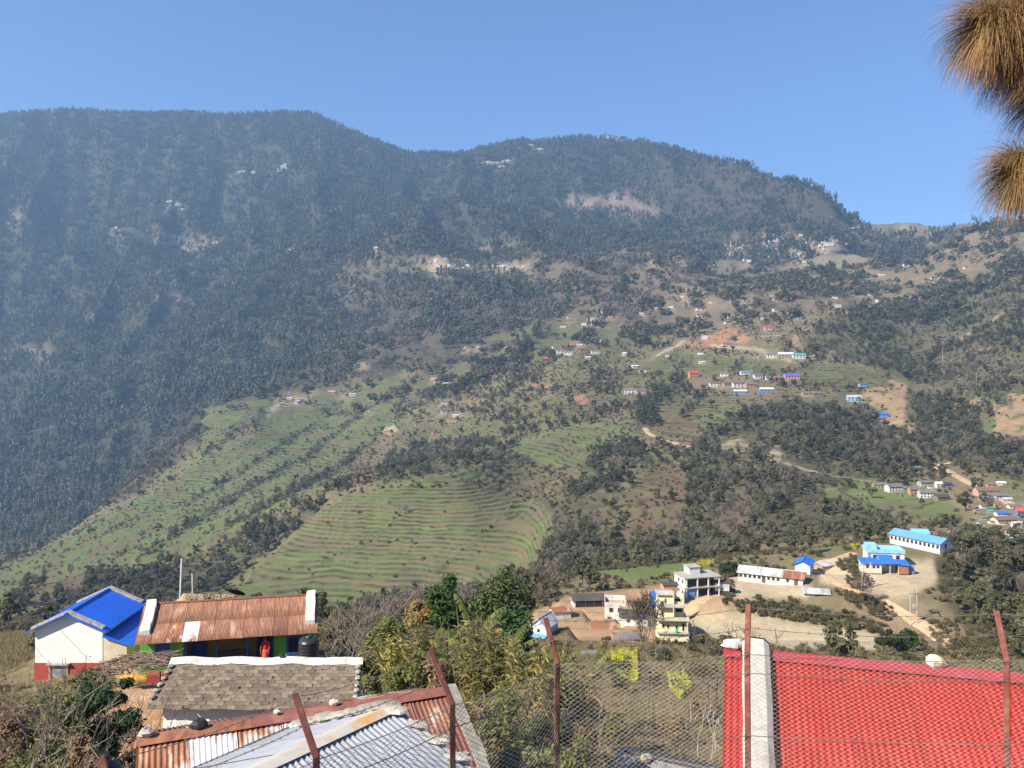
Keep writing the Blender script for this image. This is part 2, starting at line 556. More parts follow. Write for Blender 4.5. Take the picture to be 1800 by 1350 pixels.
# below the pines: leafless woods and old fields on the middle slopes, open brown terraces under the saddle
wl = mt * sstep(480, 640, PXV) * (1 - sstep(1900, 2350, DD + 160 * n3))
LC = LC * (1 - wl[..., None]) + c3((0.135, 0.108, 0.072)) * wl[..., None]
D_['pine'] *= 1 - 0.93 * wl
D_['bare'] += 0.42 * wl
D_['broad'] += 0.16 * wl
D_['bush'] += 0.3 * wl
wr = sstep(1100, 1250, PXV) * sstep(1150, 1300, DD) * (1 - sstep(2000, 2150, DD + 60 * n3))
LC = LC * (1 - 0.7 * wr[..., None]) + c3((0.215, 0.165, 0.105)) * 0.7 * wr[..., None]
D_['pine'] *= 1 - 0.9 * wr
D_['bare'] *= 1 - 0.5 * wr
D_['broad'] += 0.10 * wr * patch_
m0 = (1 - mt) * sstep(330, 420, DD)
patch = sstep(-0.1, 0.25, n1 + 0.5 * n3)
D_['broad'] += m0 * 0.30 * patch
D_['bare'] += m0 * 0.22 * patch
D_['bush'] += m0 * (0.25 + 0.3 * patch)
near = (1 - sstep(330, 420, DD)) * sstep(60, 90, DD)
D_['bush'] += near * 0.35
D_['broad'] += near * 0.06

HT = 2.1
RAG = fbm(PXV / 14, np.log(DD) * 60, 3, 95)
tz0 = (ZZ + 2.0 * fbm(XX / 55, DD / 55, 3, 61) + 0.35 * fbm(XX / 14, DD / 14, 2, 62)) / HT
def land(poly, col=None, a=1.0, terr=None, dmin=360, dmax=1900, keep=0.0, ragged=False, **dens):
    m = inpoly(poly, dmin, dmax)
    if ragged:
        m &= RAG > -0.22
    if col is not None:
        LC[m] = LC[m] * (1 - a) + np.array(col) * a
    if terr is not None:
        TERR[m] = terr
    if dens or keep < 1:
        for k in D_:
            D_[k][m] = D_[k][m] * keep + dens.get(k, 0.0)
    return m

# -- mountain
land([(560, 640), (620, 520), (760, 490), (900, 500), (1000, 520), (980, 600), (800, 640), (650, 670)], (0.075, 0.06, 0.045), 0.7, dmin=1200, dmax=3000, pine=0.3, bare=0.65, broad=0.1)
land([(1180, 300), (1320, 295), (1480, 380), (1500, 400), (1300, 400), (1190, 360)], (0.07, 0.055, 0.045), 0.7, dmin=1500, dmax=3600, pine=0.35, bare=0.6)
land([(980, 352), (1095, 340), (1105, 352), (1165, 372), (1160, 385), (1090, 372), (985, 368)], PINK, 1, dmin=1500, dmax=3600, pine=0.04, bare=0.03)
land([(640, 460), (760, 455), (930, 462), (935, 480), (760, 482)], (0.19, 0.16, 0.10), 0.8, dmin=1500, dmax=3000, pine=0.06, bush=0.2, bare=0.1)
for pl in ([(270, 505), (330, 480), (350, 520), (320, 560), (290, 560)], [(295, 365), (325, 355), (335, 372), (300, 385)], [(415, 300), (445, 296), (440, 312)],
           [(480, 300), (505, 300), (500, 315)], [(862, 290), (900, 285), (905, 302), (865, 305)], [(915, 262), (965, 258), (960, 275), (920, 278)], [(0, 380), (40, 370), (80, 400), (40, 420), (0, 410)],
           [(0, 612), (70, 605), (110, 625), (20, 642), (0, 640)], [(200, 395), (260, 400), (400, 432), (390, 440), (220, 410)], [(130, 555), (210, 548), (200, 565), (140, 570)], [(820, 440), (890, 405), (910, 430), (860, 460)]):
    land(pl, (0.17, 0.13, 0.095), 0.85, dmin=1300, dmax=3600, pine=0.24, bare=0.15, ragged=True)
# -- middle hill: woods
land([(600, 610), (760, 590), (900, 600), (930, 660), (880, 700), (700, 690), (600, 680)], None, dmin=700, broad=0.35, bare=0.35, bush=0.4)
land([(690, 700), (760, 660), (900, 600), (960, 660), (1010, 720), (960, 770), (880, 790), (830, 740), (700, 760)], None, broad=0.42, bare=0.3, bush=0.3)
land([(1080, 560), (1200, 540), (1260, 560), (1190, 640), (1190, 700), (1140, 740), (1090, 690), (1100, 640)], None, broad=0.38, bare=0.2, bush=0.3)
land([(1110, 690), (1170, 680), (1190, 640), (1215, 700), (1180, 740), (1120, 760)], FOREST, 0.5, broad=0.9, bare=0.1)
land([(1215, 775), (1260, 745), (1320, 715), (1400, 700), (1480, 705), (1540, 720), (1580, 755), (1560, 800), (1600, 830), (1540, 840), (1440, 850), (1560, 900), (1590, 935), (1470, 965), (1330, 990), (1230, 985), (1200, 930), (1210, 850)], (0.075, 0.065, 0.04), 0.8, broad=0.72, bare=0.42, bush=0.4)
land([(1035, 790), (1120, 770), (1130, 800), (1090, 850), (1040, 905), (1010, 950), (960, 960), (930, 910), (940, 870), (1010, 850)], (0.075, 0.065, 0.04), 0.8, broad=0.75, bare=0.35, bush=0.3)
land([(940, 930), (1040, 930), (1200, 920), (1330, 960), (1320, 1000), (1190, 990), (1060, 1000), (960, 1010), (930, 980)], FOREST, 0.7, broad=0.6, bare=0.6, bush=0.5, dmin=270)
land([(815, 835), (880, 805), (960, 800), (960, 860), (900, 885), (850, 870)], FOREST, 0.6, broad=0.3, bare=0.9, bush=0.4)
land([(620, 850), (640, 800), (720, 790), (800, 760), (880, 780), (830, 825), (700, 850)], SCRUB, 0.5, broad=0.55, bare=0.4, bush=0.5)
land([(1430, 560), (1560, 540), (1640, 510), (1800, 440), (1950, 430), (1950, 720), (1790, 700), (1700, 690), (1600, 670), (1560, 660), (1480, 630), (1420, 620)], FOREST, 0.6, dmin=500, broad=0.66, bare=0.25, bush=0.4)
land([(1590, 680), (1690, 710), (1740, 780), (1800, 780), (1950, 780), (1950, 830), (1800, 850), (1700, 820), (1620, 800), (1590, 760)], FOREST, 0.7, broad=0.8, bare=0.45, bush=0.3)
land([(1640, 640), (1760, 600), (1800, 660), (1700, 690)], (0.16, 0.12, 0.09), 0.6, broad=0.2, bare=0.5, bush=0.5)
land([(1250, 430), (1400, 480), (1500, 460), (1600, 420), (1740, 395), (1950, 395), (1950, 460), (1760, 450), (1650, 452), (1560, 480), (1440, 520), (1300, 540), (1220, 560), (1180, 520)], None, dmin=900, dmax=2400, broad=0.34, pine=0.03, bare=0.12, bush=0.3)
land([(190, 890), (230, 820), (330, 740), (420, 700), (560, 655), (570, 680), (400, 735), (340, 790), (250, 860)], (0.09, 0.07, 0.05), 0.7, dmin=800, dmax=2100, bare=1.0, broad=0.25, bush=0.3)
land([(40, 1015), (200, 1000), (330, 985), (420, 940), (520, 893), (580, 875), (560, 905), (480, 960), (420, 1015), (330, 1055), (200, 1065), (40, 1065)], FOREST, 0.7, dmin=340, broad=0.8, bare=0.4, bush=0.6)
land([(640, 1075), (700, 1020), (800, 1035), (900, 1020), (960, 1000), (1000, 1060), (900, 1100), (700, 1110)], SCRUB, 0.6, dmin=150, dmax=470, bare=0.9, bush=0.7, broad=0.15)
land([(1640, 985), (1700, 940), (1800, 950), (1950, 960), (1950, 1150), (1800, 1150), (1700, 1110), (1660, 1060)], FOREST, 0.8, dmin=110, dmax=420, broad=0.9, bare=0.4, bush=0.6)
# -- terraced fields
land([(410, 1045), (470, 985), (540, 915), (620, 866), (700, 858), (800, 832), (850, 835), (900, 872), (965, 890), (965, 940), (935, 1005), (900, 1012), (760, 1032), (640, 1062), (560, 1078), (420, 1078)], GREEN, 0.9, terr=1, bush=0.015, broad=0.004)
land([(0, 1005), (200, 895), (300, 845), (400, 785), (480, 755), (560, 735), (660, 698), (705, 690), (690, 740), (640, 780), (600, 850), (560, 868), (420, 930), (300, 985), (240, 1005), (100, 1015), (0, 1050), (-150, 1080), (-150, 1040)], (0.135, 0.17, 0.06), 0.85, terr=1, bush=0.08, broad=0.012, bare=0.012)
land([(350, 722), (440, 705), (500, 690), (620, 680), (720, 650), (705, 690), (620, 720), (500, 752), (430, 750), (350, 800)], GREEN, 0.8, terr=1, dmin=800, bush=0.15, broad=0.03, bare=0.03)
land([(700, 745), (800, 730), (880, 745), (875, 780), (800, 772), (700, 790)], OLIVE, 0.8, terr=1, bush=0.12, broad=0.03)
land([(885, 795), (1000, 748), (1065, 752), (1050, 792), (1025, 818), (960, 822)], GREEN, 0.9, terr=1, bush=0.05, broad=0.02)
land([(1098, 652), (1160, 622), (1195, 620), (1190, 645), (1160, 662), (1110, 662)], GREEN, 0.9, terr=1, bush=0.05)
land([(1195, 618), (1350, 632), (1480, 640), (1580, 655), (1600, 675), (1500, 682), (1410, 668), (1300, 655), (1200, 672)], (0.15, 0.155, 0.06), 0.85, terr=1, bush=0.04, broad=0.015)
land([(1155, 700), (1300, 690), (1310, 715), (1210, 735), (1155, 760)], OLIVE, 0.85, terr=1, bush=0.05, broad=0.01)
land([(1158, 722), (1225, 720), (1215, 772), (1160, 762)], BROWN, 0.8, terr=1, bush=0.05)
land([(925, 640), (960, 585), (1080, 570), (1120, 590), (1090, 640), (1000, 650)], GREEN, 0.6, terr=1, dmin=700, bush=0.12, broad=0.08)
land([(1425, 848), (1540, 862), (1700, 890), (1690, 915), (1580, 905), (1440, 878)], (0.13, 0.145, 0.06), 0.9, terr=1, bush=0.06, broad=0.02)
land([(840, 600), (960, 560), (1040, 545), (1060, 570), (960, 585), (880, 610)], OLIVE, 0.5, terr=1, dmin=700, bush=0.2, broad=0.1)
land([(1500, 402), (1540, 360), (1760, 360), (1740, 395), (1600, 420)], (0.20, 0.17, 0.11), 0.9, terr=0.3, dmin=1400, dmax=3600, bush=0.2, broad=0.05)
# -- dry brown slopes
land([(1030, 925), (1100, 862), (1170, 800), (1215, 830), (1195, 925), (1110, 962), (1050, 955)], BROWN, 0.85, terr=0.8, bush=0.22, broad=0.02, bare=0.05)
land([(585, 850), (640, 792), (690, 762), (690, 790), (650, 850)], (0.20, 0.13, 0.085), 0.85, bush=0.2, bare=0.05)
land([(800, 850), (900, 880), (980, 880), (1030, 830), (1000, 815), (930, 830)], BROWN, 0.6, bush=0.4, bare=0.2)
land([(1230, 590), (1320, 520), (1420, 520), (1500, 495), (1600, 462), (1735, 455), (1750, 485), (1640, 505), (1560, 535), (1440, 560), (1420, 600), (1330, 610)], (0.24, 0.172, 0.112), 0.85, terr=0.8, dmin=600, bush=0.3, broad=0.10, bare=0.06)
land([(1440, 430), (1530, 398), (1600, 390), (1640, 396), (1720, 390), (1640, 430), (1560, 452), (1480, 475), (1420, 470)], (0.20, 0.17, 0.11), 0.9, terr=0.6, dmin=900, dmax=2300, bush=0.25, broad=0.07, bare=0.05)
land([(1200, 480), (1300, 440), (1420, 430), (1430, 480), (1330, 500), (1220, 520)], (0.16, 0.14, 0.095), 0.7, dmin=900, dmax=2300, bush=0.4, broad=0.2, bare=0.1, terr=0.5)
land([(1290, 860), (1330, 850), (1310, 930), (1270, 960), (1250, 920)], (0.14, 0.10, 0.07), 0.8, bush=0.3, bare=0.25)
land([(30, 1050), (90, 1018), (150, 1012), (150, 1045), (60, 1062)], BROWN, 0.9, terr=0.8, dmin=340, bush=0.1)
# -- bare earth
for pl in ([(1252, 588), (1285, 575), (1310, 585), (1322, 598), (1270, 606), (1200, 604)], [(1385, 600), (1400, 588), (1418, 615), (1410, 622)], [(1508, 690), (1560, 668), (1590, 675), (1592, 740), (1560, 735), (1520, 710)],
           [(1730, 712), (1800, 708), (1830, 730), (1810, 770), (1745, 760), (1755, 735)], [(1008, 700), (1020, 688), (1032, 708), (1020, 716)], [(925, 672), (975, 676), (965, 690)], [(1612, 440), (1630, 428), (1672, 436), (1660, 446)],
           [(1535, 625), (1562, 632), (1560, 642)], [(1205, 600), (1250, 596), (1260, 610), (1210, 615)], [(1670, 690), (1730, 700), (1725, 712), (1680, 708)], [(1540, 735), (1590, 728), (1590, 752), (1555, 748)], [(1560, 745), (1605, 728), (1612, 762), (1575, 765)], [(1625, 690), (1700, 700), (1690, 712), (1640, 706)], [(1770, 690), (1830, 690), (1830, 712), (1780, 712)], [(1690, 615), (1740, 610), (1735, 622)], [(1440, 610), (1470, 618), (1460, 628)]):
    land(pl, SOIL if pl[0][0] > 1300 else RED, 0.85, dmin=420, bush=0.10, terr=0.15, ragged=True)
for pl in ([(1250, 790), (1300, 768), (1320, 785), (1290, 800)], [(1345, 800), (1362, 780), (1380, 805), (1365, 815)], [(1395, 800), (1410, 790), (1408, 806)], [(790, 745), (780, 738), (800, 735)], [(672, 752), (700, 748), (695, 762), (675, 764)],
           [(480, 700), (520, 690), (550, 692), (545, 705), (500, 715)]):
    land(pl, TAN, 0.9, dmin=420, bush=0.02)
land([(1500, 690), (1440, 690), (1300, 670), (1210, 660), (1215, 700), (1330, 700), (1500, 715)], (0.20, 0.155, 0.095), 0.7, bush=0.06, broad=0.02)
land([(1680, 830), (1740, 860), (1830, 900), (1950, 940), (1950, 990), (1750, 950), (1690, 900), (1640, 850)], (0.22, 0.165, 0.10), 0.75, dmin=280, bush=0.12, broad=0.04, bare=0.05)
# -- the valley floor with the school and the lower village
land([(1030, 1005), (1100, 1002), (1200, 985), (1270, 982), (1190, 1012), (1100, 1022)], BRIGHT, 0.85, dmin=175, dmax=300, bush=0.03)
land([(1390, 962), (1480, 950), (1520, 956), (1470, 968), (1420, 972)], BRIGHT, 0.8, dmin=195, dmax=300, bush=0.03)
land([(935, 1075), (1000, 1048), (1160, 1030), (1285, 1020), (1290, 1050), (1260, 1130), (1180, 1130), (1040, 1140), (930, 1120)], SOIL, 0.8, dmin=85, dmax=205, bush=0.05)
land([(1288, 1010), (1430, 1028), (1420, 1052), (1290, 1055)], TAN, 1, dmin=150, dmax=200, bush=0.0)
land([(1440, 988), (1640, 985), (1650, 1020), (1600, 1050), (1520, 1045), (1440, 1025)], TAN, 1, dmin=150, dmax=205, bush=0.01)
land([(1210, 1082), (1310, 1068), (1440, 1100), (1545, 1112), (1540, 1165), (1230, 1170)], (0.45, 0.36, 0.235), 1, dmin=130, dmax=185, bush=0.0)
land([(1270, 1052), (1420, 1062), (1560, 1098), (1540, 1112), (1430, 1098), (1300, 1072)], (0.12, 0.105, 0.06), 0.8, dmin=130, dmax=190, bush=0.95)
land([(1480, 1045), (1600, 1060), (1700, 1130), (1800, 1170), (1650, 1180), (1560, 1130)], (0.24, 0.175, 0.115), 0.7, dmin=90, dmax=185, bush=0.2, bare=0.05)
land([(1000, 1130), (1290, 1130), (1290, 1360), (980, 1360)], (0.25, 0.18, 0.108), 0.85, dmin=30, dmax=115, bush=0.18)
land([(1175, 1160), (1255, 1158), (1250, 1186), (1180, 1188)], (0.07, 0.12, 0.04), 1, dmin=60, dmax=115, bush=0.02)
land([(1085, 1240), (1150, 1235), (1150, 1275), (1080, 1280)], (0.16, 0.165, 0.06), 0.7, dmin=30, dmax=70, bush=0.02)
land([(120, 1240), (290, 1225), (290, 1400), (100, 1400)], (0.36, 0.21, 0.12), 0.95, dmin=16, dmax=42)
land([(205, 1150), (300, 1140), (310, 1240), (200, 1230)], (0.40, 0.26, 0.16), 0.9, dmin=34, dmax=60)
land([(-150, 1090), (60, 1095), (60, 1250), (-150, 1260)], (0.18, 0.15, 0.085), 0.7, dmin=30, dmax=120)
land([(560, 1080), (1000, 1090), (1000, 1360), (560, 1360)], (0.13, 0.115, 0.06), 0.7, dmin=14, dmax=110, bush=0.5)
gap = 0.12 + 0.88 * sstep(-0.28, 0.08, fbm(XX / 38, DD / 46, 3, 18))
for k in ('broad', 'bare'):
    D_[k] *= np.where((DD > 380) & (DD < 1500), gap, 1.0)
D_['broad'][(DD < 155) & (PXV > 1150) & (PXV < 1600)] *= 0.15
for k in D_:
    D_[k][DD < 62] = 0

hedge = ((tz0 / 7.0) % 1.0 < 0.17) * sstep(-0.15, 0.25, fbm(XX / 90, DD / 90, 3, 14)) * sstep(400, 450, DD) * (1 - sstep(1500, 1700, DD)) * (TERR > 0.3)
D_['bush'] += 0.35 * hedge
D_['broad'] += 0.10 * hedge * (PXV > 640)
D_['bare'] += 0.09 * hedge
# overgrown gullies and field hedges
def hedgeline(pts, d0, d1, w, **dens):
    p = np.array(pts, float)
    m = np.zeros((NR, NC), bool)
    for (x1, y1), (x2, y2) in zip(p[:-1], p[1:]):
        L2 = (x2 - x1) ** 2 + (y2 - y1) ** 2
        t = np.clip(((WXV - x1) * (x2 - x1) + (WYV - y1) * (y2 - y1)) / L2, 0, 1)
        m |= (WXV - x1 - t * (x2 - x1)) ** 2 + (WYV - y1 - t * (y2 - y1)) ** 2 < w * w
    m &= (DD > d0) & (DD < d1)
    LC[m] = LC[m] * 0.3 + np.array((0.085, 0.075, 0.045)) * 0.7
    TERR[m] = 0
    for k, v in dens.items():
        D_[k][m] = np.maximum(D_[k][m], v)
for pts in ([(705, 688), (620, 735), (545, 800), (450, 850), (330, 925), (240, 985)], [(560, 742), (480, 790), (400, 845), (340, 880)], [(660, 770), (600, 820), (540, 850), (470, 890), (400, 925)], [(500, 700), (440, 745), (360, 795)]):
    hedgeline(pts, 500, 2000, 4.5, bush=0.75, broad=0.16, bare=0.30)
for pts in ([(900, 885), (860, 930), (800, 975), (760, 1010)], [(700, 905), (660, 950), (560, 990)]):
    hedgeline(pts, 420, 900, 2.5, bush=0.55, bare=0.05)
for pts in ([(1300, 640), (1240, 690), (1200, 730)], [(1480, 600), (1420, 640), (1380, 660)], [(1330, 545), (1420, 520), (1560, 505)], [(1300, 480), (1400, 455), (1500, 440)], [(880, 690), (960, 640), (1040, 590)], [(800, 700), (880, 640), (960, 590)]):
    hedgeline(pts, 420, 2000, 5.0, bush=0.5, broad=0.4, bare=0.2)
# footpaths worn into the slopes
def paths(lines, col, wd):
    for pts, d0, d1 in lines:
        q = [hit(a, b, d0, d1) for a, b in pts]
        for a, b in zip(q[:-1], q[1:]):
            n = 2 + int((b - a).length / 3)
            for k in range(n):
                t = k / n
                x, y = a.x + (b.x - a.x) * t, a.y + (b.y - a.y) * t
                i, j = gidx(CX + F * x / y, y)
                LC[i:i + 2, j:j + 2] = col
                for kk in D_:
                    D_[kk][max(i - 2, 0):i + 4, max(j - 3, 0):j + 5] *= 0.15
paths([([(1690, 594), (1725, 575), (1762, 550)], 600, 1500), ([(1250, 606), (1330, 612), (1400, 640)], 600, 1500), ([(1200, 600), (1130, 640)], 600, 1500), ([(1425, 828), (1480, 838), (1560, 846)], 420, 800), ([(1380, 812), (1425, 828)], 420, 900), ([(1440, 855), (1530, 868)], 400, 700),
       ([(1595, 735), (1560, 748), (1520, 745)], 420, 1000), ([(500, 707), (470, 730)], 900, 1700)], np.array(TAN), 2)

# terraces: benches cut along the contours
tz = tz0
fl = np.floor(tz); fr = tz - fl
g = np.where(fr < 0.72, 0.10 * fr / 0.72, 0.10 + 0.90 * (fr - 0.72) / 0.28)
tw = TERR * (1 - sstep(1500, 1900, DD)) * (1 - PADW)
ZZ = ZZ + tw * ((fl + g) - tz) * HT * 0.9
ZZ += (1 - PADW) * (1 - tw) * sstep(60, 120, DD) * fbm(XX / 6, DD / 6, 3, 71) * np.minimum(0.25 + DD * 0.0009, 1.4) * (1 - (near > 0.5) * 0.6)

verts = np.stack([XX, DD, ZZ], -1).reshape(-1, 3)
ii, jj = np.meshgrid(np.arange(NR - 1), np.arange(NC - 1), indexing='ij')
q0 = (ii * NC + jj).ravel()
quads = np.stack([q0, q0 + 1, q0 + NC + 1, q0 + NC], -1)

gm, gt, gb = _nt('hillside earth')
geo = N(gt, 'ShaderNodeNewGeometry')
at = N(gt, 'ShaderNodeAttribute', attribute_name='land')
a2 = N(gt, 'ShaderNodeAttribute', attribute_name='bench')
a3 = N(gt, 'ShaderNodeAttribute', attribute_name='terrace')
pos = geo.outputs['Position']
nA = noise(gt, pos, 0.9, 6, 0.75)
nB = noise(gt, pos, 0.12, 5, 0.7)
nC = noise(gt, scaled(gt, pos, (1, 1, 0.2)), 0.035, 3, 0.6)
k1 = mathn(gt, 'ADD', mathn(gt, 'MULTIPLY', nA, 0.9), 0.55)
k2 = mathn(gt, 'ADD', mathn(gt, 'MULTIPLY', nB, 0.9), 0.55)
kk = mathn(gt, 'MULTIPLY', k1, k2)
vm = N(gt, 'ShaderNodeVectorMath', operation='SCALE')
gt.links.new(at.outputs['Color'], vm.inputs[0])
gt.links.new(kk, vm.inputs['Scale'])
base = vm.outputs[0]
frc = mathn(gt, 'FRACT', a2.outputs['Fac'])
lev = mathn(gt, 'FLOOR', a2.outputs['Fac'])
wn1 = N(gt, 'ShaderNodeTexWhiteNoise', noise_dimensions='2D')
cmb = N(gt, 'ShaderNodeCombineXYZ')
gt.links.new(lev, cmb.inputs[0])
vor = N(gt, 'ShaderNodeTexVoronoi')
vor.inputs['Scale'].default_value = 0.026
gt.links.new(scaled(gt, pos, (1, 1, 0.0)), vor.inputs['Vector'])
sepv = N(gt, 'ShaderNodeSeparateColor')
gt.links.new(vor.outputs['Color'], sepv.inputs[0])
gt.links.new(mathn(gt, 'FLOOR', mathn(gt, 'MULTIPLY', sepv.outputs[0], 5)), cmb.inputs[1])
gt.links.new(cmb.outputs[0], wn1.inputs['Vector'])
plot = wn1.outputs['Value']
tread = mixc(gt, mathn(gt, 'MULTIPLY', ramp(gt, plot, 0.6, 0.8), 0.85), base, (0.175, 0.135, 0.075))
tread = mixc(gt, ramp(gt, plot, 0.0, 0.35), mixc(gt, 0.45, base, (0.17, 0.22, 0.055)), tread)
tread = mixc(gt, mathn(gt, 'MULTIPLY', ramp(gt, nC, 0.52, 0.66), 0.6), tread, (0.145, 0.115, 0.068))
riser = mixc(gt, ramp(gt, nB, 0.4, 0.6), (0.055, 0.052, 0.028), (0.115, 0.098, 0.056))
rm = mathn(gt, 'MULTIPLY', ramp(gt, frc, 0.62, 0.76), a3.outputs['Fac'])
rm = mathn(gt, 'MULTIPLY', rm, mathn(gt, 'ADD', 0.25, mathn(gt, 'MULTIPLY', ramp(gt, noise(gt, pos, 0.05, 3, 0.7), 0.38, 0.56), 0.75)))
tc_ = mixc(gt, a3.outputs['Fac'], base, tread)
gcol = mixc(gt, rm, tc_, riser)
gt.links.new(gcol, gb.inputs['Base Color'])
gb.inputs['Roughness'].default_value = 0.95
gb.inputs['Specular IOR Level'].default_value = 0.1
bump(gt, gb, nA, 0.6, 0.5)

me = fast_mesh('hillside', verts, quads, gm, smooth=True)
fa = me.attributes.new('bench', 'FLOAT', 'POINT')
fa.data.foreach_set('value', tz.astype(np.float32).ravel())
fa = me.attributes.new('terrace', 'FLOAT', 'POINT')
fa.data.foreach_set('value', tw.astype(np.float32).ravel())
hillside = tag(link('hillside', me), kind='structure')

PYV = HY - ZZ / DD * F
RUN = np.minimum.accumulate(PYV, 0)                    # what nearer ground hides
# ============================================================ vegetation
M_bark = pmat('tree bark', (0.11, 0.085, 0.06), (0.06, 0.048, 0.035), 2.0, 0.95, 0.4, 0.05)
M_twig = leafmat('bare twigs', (0.235, 0.19, 0.15), (0.16, 0.13, 0.104), 0.25, 0.0, 0.4)
M_broad = leafmat('evergreen broad leaves', (0.072, 0.086, 0.040), (0.115, 0.122, 0.056), 0.4, 0.22, 0.35, (0.13, 0.115, 0.06), ((0.115, 0.105, 0.055), 0.012))
M_pine = leafmat('pine needles in the distance', (0.074, 0.098, 0.055), (0.118, 0.140, 0.074), 0.45, 0.05, 0.02, (0.105, 0.10, 0.058), ((0.115, 0.098, 0.062), 0.0035))
M_bush = leafmat('scrub leaves', (0.075, 0.08, 0.038), (0.125, 0.11, 0.056), 0.35, 0.15, 0.3, (0.16, 0.125, 0.07))

def leafquads(cent, size, rng, up=0.35, elong=1.7, out=None):
    """one pointed quad for each centre, turned at random and a little upwards"""
    n = len(cent)
    nrm = rng.normal(size=(n, 3))
    nrm /= np.linalg.norm(nrm, axis=1, keepdims=True)
    nrm[:, 2] = np.abs(nrm[:, 2]) + up
    if out is not None:
        nrm += out * 0.9
    nrm /= np.linalg.norm(nrm, axis=1, keepdims=True)
    t = np.cross(nrm, rng.normal(size=(n, 3)))
    t /= np.linalg.norm(t, axis=1, keepdims=True) + 1e-9
    b = np.cross(nrm, t)
    s = (size * rng.uniform(0.6, 1.4, n))[:, None]
    v = np.stack([cent - t * s * elong * 0.5, cent + b * s * 0.42, cent + t * s * elong * 0.5, cent - b * s * 0.42], 1)
    v[:, 1] += nrm * s * 0.12; v[:, 3] += nrm * s * 0.12
    return v.reshape(-1, 3), np.arange(4 * n).reshape(-1, 4)

def crown_pts(rng, n, clumps, cr, spread, zc, squash=(1, 1, 0.8)):
    """points gathered into clumps on the shell of a crown"""
    c = rng.normal(size=(clumps, 3))
    c /= np.linalg.norm(c, axis=1, keepdims=True)
    c *= (rng.uniform(0.35, 1.0, (clumps, 1)) ** 0.6) * spread
    c *= np.array(squash)
    c[:, 2] += zc
    r = cr * rng.uniform(0.6, 1.3, clumps)
    k = rng.integers(0, clumps, n)
    o = rng.normal(size=(n, 3))
    o /= np.linalg.norm(o, axis=1, keepdims=True)
    p = c[k] + o * (r[k] * rng.uniform(0.25, 1.0, n) ** 0.5)[:, None] * np.array((1, 1, 0.75))
    return p, o

def limb(mb, p, d, l, r, depth, rng, bend=0.35, kids=(2, 3), shrink=0.68, minr=0.006, sides=5, up=0.12):
    """a limb with side limbs"""
    p = Vector(p); d = Vector(d).normalized()
    pts, rad = [p.copy()], [r]
    n = 3
    for i in range(n):
        d = (d + Vector(rng.normal(size=3)) * bend * 0.45 + Vector((0, 0, up))).normalized()
        p = p + d * l / n
        pts.append(p.copy()); rad.append(max(r * (1 - 0.4 * (i + 1) / n), minr))
    mb.tube(pts, rad, sides, cap=False)
    if depth > 0:
        for k in range(int(rng.integers(kids[0], kids[1] + 1))):
            t = rng.uniform(0.45, 1.0)
            q = pts[1].lerp(pts[3], t)
            nd = (d + Vector(rng.normal(size=3)) * 0.55).normalized()
            limb(mb, q, nd, l * rng.uniform(0.55, 0.85), max(r * 0.55, minr), depth - 1, rng, bend, kids, shrink, minr, max(3, sides - 1), up)
    return pts

def trunk_mesh(name, h, r, rng, spread):
    mb = MB()
    lean = rng.normal(size=2) * 0.06 * h
    top = Vector((lean[0], lean[1], h))
    mb.tube([(0, 0, -0.6), (lean[0] * 0.2, lean[1] * 0.2, h * 0.35), (lean[0] * 0.6, lean[1] * 0.6, h * 0.7), top], [r * 1.3, r, r * 0.75, r * 0.4], 6, cap=False)
    for k in range(5):
        a = k * 2.4 + rng.uniform(0, 1)
        z = h * rng.uniform(0.5, 0.95)
        e = Vector((math.cos(a), math.sin(a), 0.7)) * spread * 0.75
        b = Vector((lean[0] * z / h, lean[1] * z / h, z))
        mb.tube([b, b + e * 0.5, b + e * Vector((1, 1, 1)).x + Vector((0, 0, 0.2))], [r * 0.45, r * 0.3, r * 0.12], 4, cap=False)
    return mb.mesh(name, M_bark)

def broad_proto(seed, h=10.0, n=900):
    rng = np.random.default_rng(seed)
    sp = h * rng.uniform(0.26, 0.36)
    p, o = crown_pts(rng, n, int(rng.integers(11, 17)), h * 0.12, sp, h * 0.62, (1, 1, rng.uniform(0.95, 1.35)))
    v, q = leafquads(p, h * 0.062, rng, out=o)
    return fast_mesh('crown', v, q, M_broad), trunk_mesh('trunk', h * 0.6, h * 0.022, rng, sp)

def bare_proto(seed, h=10.0, n=520):
    rng = np.random.default_rng(seed)
    mb = MB()
    mb.tube([(0, 0, -0.5), (0.1, 0, h * 0.25), (0.15, 0.1, h * 0.45)], [h * 0.018, h * 0.014, h * 0.01], 5, cap=False)
    for k in range(6):
        a = k * 1.9 + rng.uniform(0, 1)
        limb(mb, (0.1, 0.05, h * rng.uniform(0.2, 0.42)), (math.cos(a) * 0.7, math.sin(a) * 0.7, 1.1), h * 0.26, h * 0.009, 2, rng, 0.3, (2, 3), minr=h * 0.0022, sides=3)
    tm = mb.mesh('trunk', M_bark)
    # twigs: slender slivers that fan out from the limbs
    p, o = crown_pts(rng, n, 14, h * 0.13, h * 0.27, h * 0.64, (1, 1, 1.2))
    d = (p - np.array((0, 0, h * 0.3)))
    d /= np.linalg.norm(d, axis=1, keepdims=True)
    d += rng.normal(size=d.shape) * 0.35
    d /= np.linalg.norm(d, axis=1, keepdims=True)
    s = np.cross(d, rng.normal(size=d.shape)); s /= np.linalg.norm(s, axis=1, keepdims=True)
    L = (h * 0.075 * rng.uniform(0.6, 1.5, n))[:, None]; W = h * 0.0075
    v = np.stack([p - d * L * 0.5 - s * W, p - d * L * 0.5 + s * W, p + d * L * 0.5 + s * W * 0.5, p + d * L * 0.5 - s * W * 0.5], 1).reshape(-1, 3)
    return fast_mesh('crown', v, np.arange(4 * n).reshape(-1, 4), M_twig), tm

